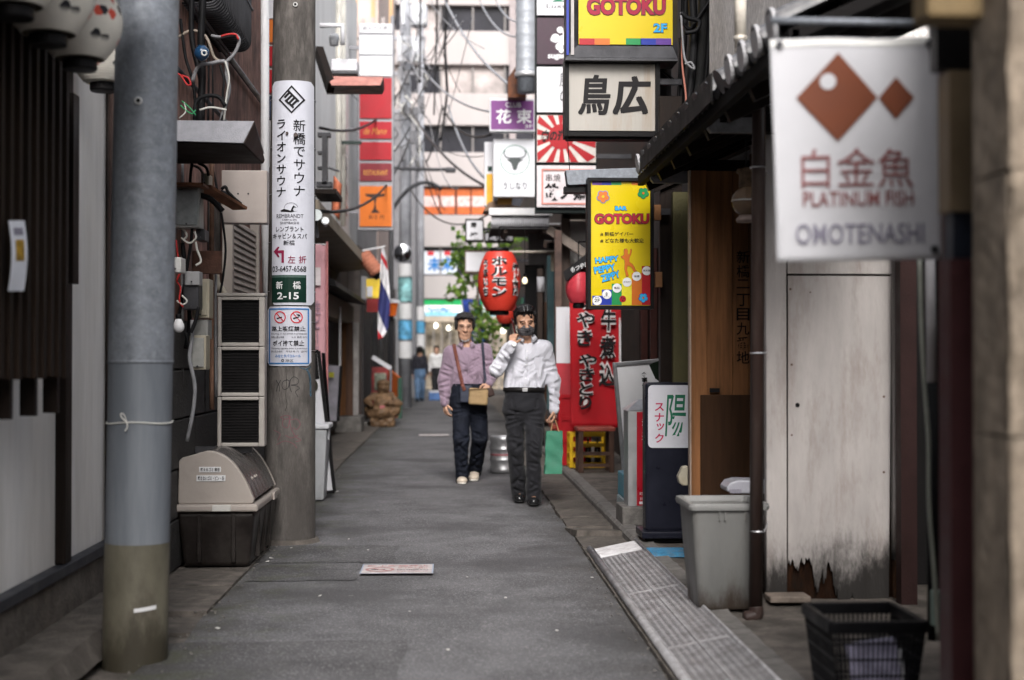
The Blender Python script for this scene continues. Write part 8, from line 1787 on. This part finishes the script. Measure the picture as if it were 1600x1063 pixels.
def hair(o, c, rot, s, m_, style):
    c = Vector(c); T = lambda x, y, z: c + rot.to_3x3() @ Vector((x * s, y * s, z * s)); S = grid_for([c], .0055, .19)
    e = lambda p, r, k=.015, sub=False: S.ell(T(*p), [v * s for v in r], k, sub, rot)
    if style == 'short':
        e((0, .020, .052), (.088, .102, .090)); e((0, -.035, .105), (.062, .055, .030)); e((0, .05, .0), (.080, .070, .07))
        for sx in (-1, 1): e((sx * .078, -.02, .035), (.012, .03, .05), .01)
        S.rbox(T(0, -.115, -.012), [.10 * s, .085 * s, .075 * s], .02, .02, rot, True); S.rbox(T(0, -.02, -.125), [.14 * s, .12 * s, .10 * s], .02, .02, rot, True)
    else:
        e((0, .018, .050), (.090, .104, .084)); e((0, .04, .0), (.087, .082, .08)); e((-.02, -.06, .100), (.06, .045, .026))
        for sx in (-1, 1): e((sx * .080, -.022, .026), (.014, .035, .055), .012); e((sx * .045, -.070, .088), (.032, .024, .022), .015)
        S.rbox(T(0, -.12, -.02), [.070 * s, .078 * s, .100 * s], .03, .02, rot, True); S.rbox(T(0, -.03, -.135), [.14 * s, .13 * s, .10 * s], .02, .03, rot, True)
    rr = random.Random(17)
    for i in range(70):   # loose tufts break the outline
        d = Vector((rr.gauss(0, 1), rr.gauss(.1, .8), rr.uniform(.1, 1.2))).normalized(); p = (d.x * .088, .018 + d.y * .100, .046 + d.z * .086)
        if p[2] < .05 and p[1] < -.04: continue
        t_ = Vector((rr.uniform(-1, 1), rr.uniform(-1, .3), rr.uniform(-.6, .6))) * .016
        S.cone(T(*p), T(p[0] + t_.x, p[1] + t_.y, p[2] + t_.z), .0085 * s, .004 * s, .006)
    P = S.P; L_ = P @ np.array(rot.to_3x3(), np.float32)
    S.d += (.0028 * np.sin(L_[..., 0] * 420 + 5 * np.sin(L_[..., 2] * 60)) + .003 * np.sin(L_[..., 0] * 150 + L_[..., 1] * 120 + 3 * np.sin(L_[..., 2] * 40))).astype(np.float32)
    return S.build('hair', m_, o)
def face_bits(o, T, s, m_h, brow=.012):
    for sx in (-1, 1):
        MB().tube([T(sx * .014, -.099, .028), T(sx * .028, -.101, .033), T(sx * .044, -.092, .030), T(sx * .052, -.082, .024)], [.0016, .0026, .0024, .0014], 6).build('eyebrow', m_h, o, smooth=True)
        MB().tube([T(sx * .018, -.092, .011), T(sx * .030, -.0955, .0125), T(sx * .043, -.090, .0105)], [.0022, .0042, .0022], 6).build('eye', eye_m, o, smooth=True)
def spectacles(o, T, m_):
    fr = MB().tube([T(-.004, -.106, .010), T(.004, -.106, .010)], .0022, 6).build('spectacles', m_, o, smooth=True)
    for sx in (-1, 1):
        ring = [T(sx * (.031 + .0245 * math.cos(a)), -.107 + .012 * (.5 + .5 * math.cos(a)) * 1.0, .006 + .0175 * math.sin(a)) for a in [i * math.pi / 10 for i in range(21)]]
        MB().tube(ring, .0020, 5).build('rim', m_, fr, smooth=True); MB().add(ring[:-1], [tuple(range(20))]).build('lens', lens_m, fr)
        MB().tube([T(sx * .055, -.095, .010), T(sx * .078, -.02, .012), T(sx * .082, .02, .006)], .002, 5).build('temple', m_, fr, smooth=True)
def collar(o, J, rot, m_, r=.060, h_=.035, open_=.5):
    n = J['neck'] + Vector((0, -.012, .022)); mb = MB(); K = 20; vs = []
    for i in range(K + 1):
        a = math.pi / 2 + open_ + (2 * math.pi - 2 * open_) * i / K + math.pi   # gap at the throat
        ca, sa = math.cos(a), math.sin(a); low = 1 if i in (0, K) else 0; f = min(1, min(i, K - i) / 4)
        vs += [n + Vector((ca * r * 1.02, sa * r * 1.05, h_ * .9)), n + Vector((ca * (r * 1.38), sa * r * 1.42 - .006, -.022 + .02 * f - .012 * (1 - f))), n + Vector((ca * r, sa * r * 1.03, -.03))]
    mb.add(vs, [(i * 3, i * 3 + 1, i * 3 + 4, i * 3 + 3) for i in range(K)] + [(i * 3, i * 3 + 3, i * 3 + 5, i * 3 + 2) for i in range(K)])
    return mb.build('collar', m_, o, smooth=True, solid=.004)
def belt(o, J, w, m_, dz=.0, flat=1.32, hgt=.036):
    c = J['waist'] + Vector((0, 0, dz)); b = MB()
    b.grid(lambda u, v: c + Vector((w * math.cos(u * 2 * math.pi), w / flat * math.sin(u * 2 * math.pi), hgt * (v - .5))), 40, 1)
    bo = b.build('belt', m_, o, smooth=True, solid=.006)
    MB().cbox(c + Vector((.0, -w / flat - .006, 0)), (.045, .008, .032)).build('buckle', steel, bo, bevel=.003); return bo
def strip(o, pts, w, m_, name, nrm=(0, -1, 0), th=.004):
    pts = [Vector(p) for p in pts]; ys = [p.y for p in pts]
    for i in range(1, len(pts) - 1): pts[i].y = min(ys[i - 1:i + 2]) if name.endswith('strap') else ys[i]
    P = curvy(pts, 6); nrm = Vector(nrm); A = []; B = []
    for i, p in enumerate(P):
        d = (P[min(i + 1, len(P) - 1)] - P[max(0, i - 1)]).normalized(); sd = d.cross(nrm).normalized() * w / 2; A.append(p + sd); B.append(p - sd)
    n = len(P); return MB().add(A + B, [(i, i + 1, n + i + 1, n + i) for i in range(n - 1)]).build(name, m_, o, smooth=True, solid=th)

# ------------------------------------------------------------------ man in white shirt, phone at his ear, green bag
YA = 12.15
A = lambda px, py, dy=0.: W(px, py, YA + dy)
J = dict(head=A(820.5, 503, -.03), neck=A(824, 533, .02), shL=A(796, 547, .03), shR=A(850, 545, .03), elL=A(776, 578, -.12), wrL=A(800, 540, -.24), elR=A(865, 594, .05), wrR=A(866, 640, -.05),
         waist=A(819, 611, .02), hipL=A(803, 637, .02), hipR=A(835, 637, .02), knL=A(806, 700, .04), knR=A(834, 697, -.12), anL=A(811, 766, .22), anR=A(834, 769, -.04))
gz = lambda v, z: Vector((v.x, v.y, z))
J['anL'].z = .105; J['anR'].z = .10; J['toeL'] = gz(A(812, 780, .06), .012); J['toeR'] = gz(A(834, 793, -.20), .012)
J['wrL'] = A(799, 540, -.20)
rotA = Matrix.Rotation(R(5), 4, 'Z') @ Matrix.Rotation(R(15), 4, 'X') @ Matrix.Rotation(R(-4), 4, 'Y')
hs = 1.06
oA, T = make_body('person', 'man in white shirt and mask holding a phone to his ear', J, rotA, skin2, hs,
    handspec=dict(L=(Vector((.02, .05, .10)), Vector((.10, -.02, .02)), Vector((.6, .8, 0)), .75, .90), R=(Vector((.0, -.01, -.10)), Vector((-.02, -.10, 0)), Vector((-1, 0, 0)), 1.05, .90)))
wsh = mat('white_shirt_cotton', (.50, .50, .55), .8, var=.03, vs=5, bump=.03, bs=260, sheen=.2)
SA, _ = shirt(oA, J, wsh, (.172, .115, .20), (.168, .122, .155), .96, 11, amp=.014)
tgrey = mat('charcoal_trousers', (.016, .016, .019), .75, var=.12, vs=10, bump=.03, bs=200, sheen=.1)
trousers(oA, J, tgrey, 21, .160, .090, .074, .064, amp=.011)
belt(oA, J, .178, mat('black_leather', (.012, .011, .011), .35, bump=.02), .012); collar(oA, J, rotA, wsh, .062)
hair(oA, J['head'], rotA, hs, hairm, 'short'); face_bits(oA, T, hs, hairm)
shm = mat('black_polished_shoe', (.012, .012, .013), .18, bump=.01, coat=.4)
shoe(oA, J['anL'], J['toeL'], shm, rubber); shoe(oA, J['anR'], J['toeR'], shm, rubber)
S = grid_for([J['head']], .005, .17); R3 = rotA.to_3x3()
S.ell(T(0, -.036, -.052), [.071 * hs, .074 * hs, .068 * hs], .01, rot=rotA); S.cone(T(0, -.085, -.012), T(0, -.116, -.030), .012 * hs, .016 * hs, .03); S.rbox(T(0, .09, -.05), [.12, .088, .12], .01, .01, rotA, True); S.rbox(T(0, -.04, .055), [.12, .12, .066], .01, .012, rotA, True)
S.d += (.0018 * np.sin((S.P @ np.array(R3, np.float32))[..., 2] * 300)).astype(np.float32)
mk = S.build('face_mask', mat('grey_mask', (.075, .072, .078), .85, var=.1, bump=.03, bs=260), oA)
for sx in (-1, 1): MB().tube([T(sx * .068, -.045, -.03), T(sx * .080, -.01, .01), T(sx * .084, .02, .012)], .0022, 5).build('ear_loop', MATS['grey_mask'], mk); MB().tube([T(sx * .062, -.03, -.085), T(sx * .080, 0, -.03), T(sx * .084, .02, .0)], .0022, 5).build('ear_loop', MATS['grey_mask'], mk)
# sunglasses pushed up on the hair
sgm = mat('dark_sunglass', (.02, .02, .022), .06, bump=0, rv=.02, coat=1.0)
sg = thing('sunglasses', tuple(T(0, -.06, .14)), 'dark reflective sunglasses pushed up on the white-shirted man\'s hair', 'sunglasses')
for sx in (-1, 1):
    MB().grid(lambda u, v: T(sx * (.008 + .058 * u), -.060 + .05 * u * u - .035 * v, .150 - .028 * u * u - .042 * v), 6, 4).build('lens', sgm, sg, smooth=True, solid=.003)
    MB().tube([T(sx * .066, -.02, .125), T(sx * .084, .03, .085), T(sx * .086, .07, .05)], .0028, 5).build('temple', sgm, sg)
MB().tube([T(-.01, -.062, .146), T(.01, -.062, .146)], .003, 5).build('bridge', sgm, sg)
ph = thing('phone', tuple(J['wrL']), 'phone held against the masked man\'s ear', 'phone')
Mph = Matrix.Translation(T(-.094, -.035, -.03)) @ rotA @ Matrix.Rotation(R(-12), 4, 'Y') @ Matrix.Rotation(R(18), 4, 'X')
MB(Mph).box(-.005, .005, -.036, .036, -.075, .075).build('body', mat('phone_black', (.02, .02, .022), .2, bump=0), ph, bevel=.004); MB(Mph).box(-.0065, -.0051, -.037, .037, -.077, .077).build('red_case', mat('red_case', (.5, .05, .06), .5), ph, bevel=.0005)
wt = thing('wristwatch', tuple(J['wrL']), 'round pale wristwatch on the raised arm of the masked man', 'watch')
wv = arm_axis(J['elL'], J['wrL']); wc_ = J['wrL'] + wv * .012 + Vector((.012, -.034, 0)); MB().cyl(wc_, wc_ + Vector((.004, -.012, 0)), .020, .019, 20).build('dial', mat('watch_face', (.75, .75, .74), .15, bump=0), wt); MB().cyl(J['wrL'] + wv * .000, J['wrL'] + wv * .024, .036, .036, 24, False).build('band', dsteel, wt, smooth=True)
# placket and pocket
c0, c1 = A(823, 543, -.115), A(819, 606, -.135)
strip(oA, [drape(SA, A(823 - i * .4, 546 + i * 6.4)) for i in range(10)], .028, wsh, 'placket', th=.0015)
for i in range(6): q = drape(SA, A(823 - i * .7, 549 + i * 10.5), .008); MB().cyl(q, q + Vector((0, -.003, 0)), .006, n=10).build('button', mat('shirt_button', (.7, .7, .7), .3), oA)
pk = [drape(SA, A(*p_), .004) for p_ in ((834, 559), (846, 559), (846, 575), (840, 578), (834, 575))]
MB().add(pk, [tuple(range(5))[::-1]]).build('chest_pocket', wsh, oA, solid=.004)
# green paper bag with rope handles
gb_ = thing('green_bag', tuple(A(866, 738, -.06)), 'green paper carrier bag hanging from the masked man\'s hand', 'bag')
gm_ = mat('green_paper', (.045, .20, .125), .6, var=.10, vs=9, bump=.05, bs=30)
bc_ = A(866, 740, -.07); k_ = YA / FPX
def bagf(u, v):   # four walls
    a = u * 4; sd = int(a) % 4; f_ = a - int(a); w_, d_ = .068 + .006 * (1 - v), .045 * (1 - .55 * v); cs = [(-w_, -d_), (w_, -d_), (w_, d_), (-w_, d_)]
    p0, p1 = cs[sd], cs[(sd + 1) % 4]; x, y = p0[0] + (p1[0] - p0[0]) * f_, p0[1] + (p1[1] - p0[1]) * f_
    z = .36 * v; cr = .0025 * math.sin(v * 17 + u * 20) + .003 * math.sin(v * 7 - u * 9)
    return bc_ + Vector((x + cr + .012 * v - .01, y + cr, z + (.004 * math.sin(u * 25) if v > .97 else 0)))
mb = MB(); mb.grid(bagf, 32, 22); n0 = 33; mb.f.append(tuple(range(n0 - 1))[::-1]); mb.build('bag_body', gm_, gb_, smooth=False, solid=.002)
tp = bc_ + Vector((0, 0, .36)); hp = J['wrR'] + Vector((-.002, -.01, -.075))
for dy in (-.018, .018): MB().tube(curvy([tp + Vector((-.03, dy, -.01)), hp + Vector((-.012, dy * .4, -.03)), hp + Vector((0, 0, .0)), hp + Vector((.014, dy * .4, -.03)), tp + Vector((.04, dy, -.01))]), .0042, 6).build('rope_handle', mat('tan_rope', (.42, .27, .14), .8), gb_, smooth=True)

# ------------------------------------------------------------------ man in lavender shirt with shoulder bag
YB_ = 14.2
B_ = lambda px, py, dy=0.: W(px, py, YB_ + dy)
J = dict(head=B_(726, 511, 0), neck=B_(729, 543, .03), shL=B_(705, 552, .03), shR=B_(757, 548, .03), elL=B_(694, 594, .06), wrL=B_(695, 630, .0), elR=B_(768, 585, .0), wrR=B_(764, 598, -.17),
         waist=B_(732, 605, .02), hipL=B_(719, 628, .02), hipR=B_(746, 628, .02), knL=B_(721, 686, -.10), knR=B_(750, 684, .02), anL=B_(722, 740, -.02), anR=B_(742, 735, .34))
J['anL'].z = .10; J['anR'].z = .15; J['toeL'] = gz(B_(722, 757, -.18), .012); J['toeR'] = gz(B_(740, 750, .16), .014)
rotB = Matrix.Rotation(R(3), 4, 'Z') @ Matrix.Rotation(R(7), 4, 'X')
hs = 1.10
oB, T = make_body('person', 'man in lavender shirt and dark trousers carrying a tan pouch', J, rotB, skin, hs,
    handspec=dict(L=(Vector((.01, -.02, -.10)), Vector((.05, -.08, 0)), Vector((1, 0, 0)), .6, .90), R=(Vector((-.03, -.05, -.07)), Vector((-.06, .0, .03)), Vector((0, .8, -.6)), .8, .90)))
lsh = mat('lavender_shirt', (.225, .162, .212), .8, var=.06, vs=6, bump=.03, bs=240, sheen=.2)
SB, _ = shirt(oB, J, lsh, (.176, .118, .21), (.168, .118, .165), 1.05, 31, amp=.015)
trousers(oB, J, mat('navy_black_trousers', (.010, .012, .019), .8, var=.2, vs=8, bump=.03, bs=180), 41, .162, .094, .080, .068, amp=.012)
collar(oB, J, rotB, lsh, .066); hair(oB, J['head'], rotB, hs, hair2, 'bowl'); face_bits(oB, T, hs, hair2)
spectacles(oB, T, mat('thin_metal_rim', (.10, .08, .07), .3, metal=.6))
strip(oB, [T(-.036, -.072, -.110), T(-.02, -.079, -.119), T(0, -.082, -.123), T(.02, -.079, -.119), T(.036, -.072, -.110)], .007, mat('white_chin_mask', (.45, .45, .47), .8), 'lowered_mask', nrm=(0, -.7, -.7), th=.006)
cs = mat('cream_shoe', (.50, .43, .35), .7, var=.08, bump=.03); so = mat('pale_sole', (.58, .55, .50), .6)
shoe(oB, J['anL'], J['toeL'], cs, so, w=.050); shoe(oB, J['anR'], J['toeR'], cs, so, w=.050)
strip(oB, [drape(SB, B_(731 + i * .12, 556 + i * 6)) for i in range(8)], .026, lsh, 'placket', th=.003)
sb_ = thing('shoulder_bag', tuple(B_(735, 635, -.2)), 'tan pouch and navy bag slung across the lavender-shirted man', 'bag')
S = grid_for([B_(732, 606, -.2), B_(763, 634, -.2)], .007, .09); S.rbox(B_(747.5, 620, -.215), (.095, .035, .083), .022, .0, Matrix.Rotation(R(4), 4, 'Y')); S.waves(.007, 5, (24, 20, 24), 4)
tan = mat('tan_suede', (.30, .205, .105), .8, var=.12, bump=.04); pu = S.build('tan_pouch', tan, sb_); strip(pu, [B_(732, 609, -.252), B_(747, 608, -.258), B_(763, 607, -.252)], .010, mat('tan_zip', (.18, .11, .05), .6), 'zip', nrm=(0, -1, 0))
S = grid_for([B_(720, 603, -.16), B_(740, 630, -.16)], .007, .09); S.rbox(B_(728, 616, -.165), (.06, .025, .085), .015, .0); S.waves(.005, 6, (24, 20, 24), 4); S.build('navy_bag', mat('navy_nylon', (.03, .035, .055), .6, var=.15), sb_)
strip(sb_, [B_(709, 543, .06), B_(709.5, 539, .0)] + [drape(SB, B_(710.5 + i * 1.2, 546 + i * 5.5), .008) for i in range(11)] + [B_(726, 611, -.19)], .034, mat('brown_leather_strap', (.15, .05, .035), .5), 'brown_strap')
strip(sb_, [B_(753, 541, .06), B_(753.5, 536, .0)] + [drape(SB, B_(754 + i * .4, 543 + i * 5.5), .008) for i in range(10)] + [B_(757, 603, -.19)], .026, mat('navy_strap', (.03, .032, .05), .6), 'navy_strap')
un = thing('purse', tuple(B_(766, 612, -.2)), 'small dark brown purse in the lavender-shirted man\'s left hand', 'purse')
S = grid_for([B_(766, 612, -.22)], .006, .1); S.rbox(B_(766, 613, -.21), (.035, .03, .045), .015, 0, Matrix.Rotation(R(-20), 4, 'Y')); S.build('purse', mat('dark_brown_purse', (.035, .018, .015), .5), un)

# ------------------------------------------------------------------ two passers-by far down the alley
def far_person(label, Yp, cx, top, bot, shirtm, trm, hair_back, sw=1.0, arm=None):
    k = Yp / FPX; Z = lambda f_: top + (bot - top) * f_
    q = lambda px, f_, dy=0.: W(px, Z(f_), Yp + dy)
    u = .17 / k   # shoulder half width in pixels
    J = dict(head=q(cx, .085), neck=q(cx, .165), shL=q(cx - u * .8, .20), shR=q(cx + u * .8, .20), elL=q(cx - u * 1.15, .36, .02), elR=q(cx + u * 1.15, .36, .02), wrL=q(cx - u * 1.2, .48, -.05), wrR=q(cx + u * 1.2, .48, -.05),
             waist=q(cx, .43), hipL=q(cx - u * .45, .52), hipR=q(cx + u * .45, .52), knL=q(cx - u * .40, .74, -.12), knR=q(cx + u * .40, .74, .06), anL=q(cx - u * .42, .95, -.16), anR=q(cx + u * .40, .94, .22))
    J['anL'].z = .10; J['anR'].z = .13; rot = Matrix.Rotation(R(180 if hair_back else 0), 4, 'Z')
    f_ = 1 if hair_back else -1; J['toeL'] = gz(J['anL'] + Vector((0, f_ * .16, 0)), .012); J['toeR'] = gz(J['anR'] + Vector((0, f_ * .15, 0)), .03)
    o, T = make_body('person', label, J, rot, skin, 1.02, h=.011, group='people far down the alley', handspec={s: (Vector((0, 0, -.1)), Vector((0, f_ * .1, 0)), Vector((1 if s == 'L' else -1, 0, 0)), .5, 1.1) for s in 'LR'})
    shirt(o, J, shirtm, (.175, .115, .20), (.165, .115, .16), 1.0, 71, h=.012); trousers(o, J, trm, 72, .16, .098, .08, .066, h=.012); hair(o, J['head'], rot, 1.04, hairm, 'bowl')
    for s in 'LR': shoe(o, J['an' + s], J['toe' + s], mat('dark_trainer', (.02, .02, .022), .6), rubber)
    return J
far_person('distant walker in a dark top and blue jeans', 41, 656, 541, 629, mat('dark_jacket', (.022, .022, .030), .8), mat('blue_jeans', (.10, .17, .28), .8, var=.2), True)
far_person('distant walker in a white top left of the lavender-shirted man', 44, 682, 540, 624, mat('white_top', (.60, .60, .60), .8), mat('black_slacks', (.02, .02, .022), .8), False)
pk_ = thing('cooler_bag', tuple(G(679, 624)), 'small blue and white cooler bag near the distant walkers', 'bag')
q = G(679, 626); box('body', mat('blue_cooler', (.10, .2, .45), .6, var=.3, vs=6), pk_, q.x - .16, q.x + .16, q.y - .12, q.y + .12, .01, .24, .02); box('lid', white_sign, pk_, q.x - .165, q.x + .165, q.y - .125, q.y + .125, .242, .29, .01)
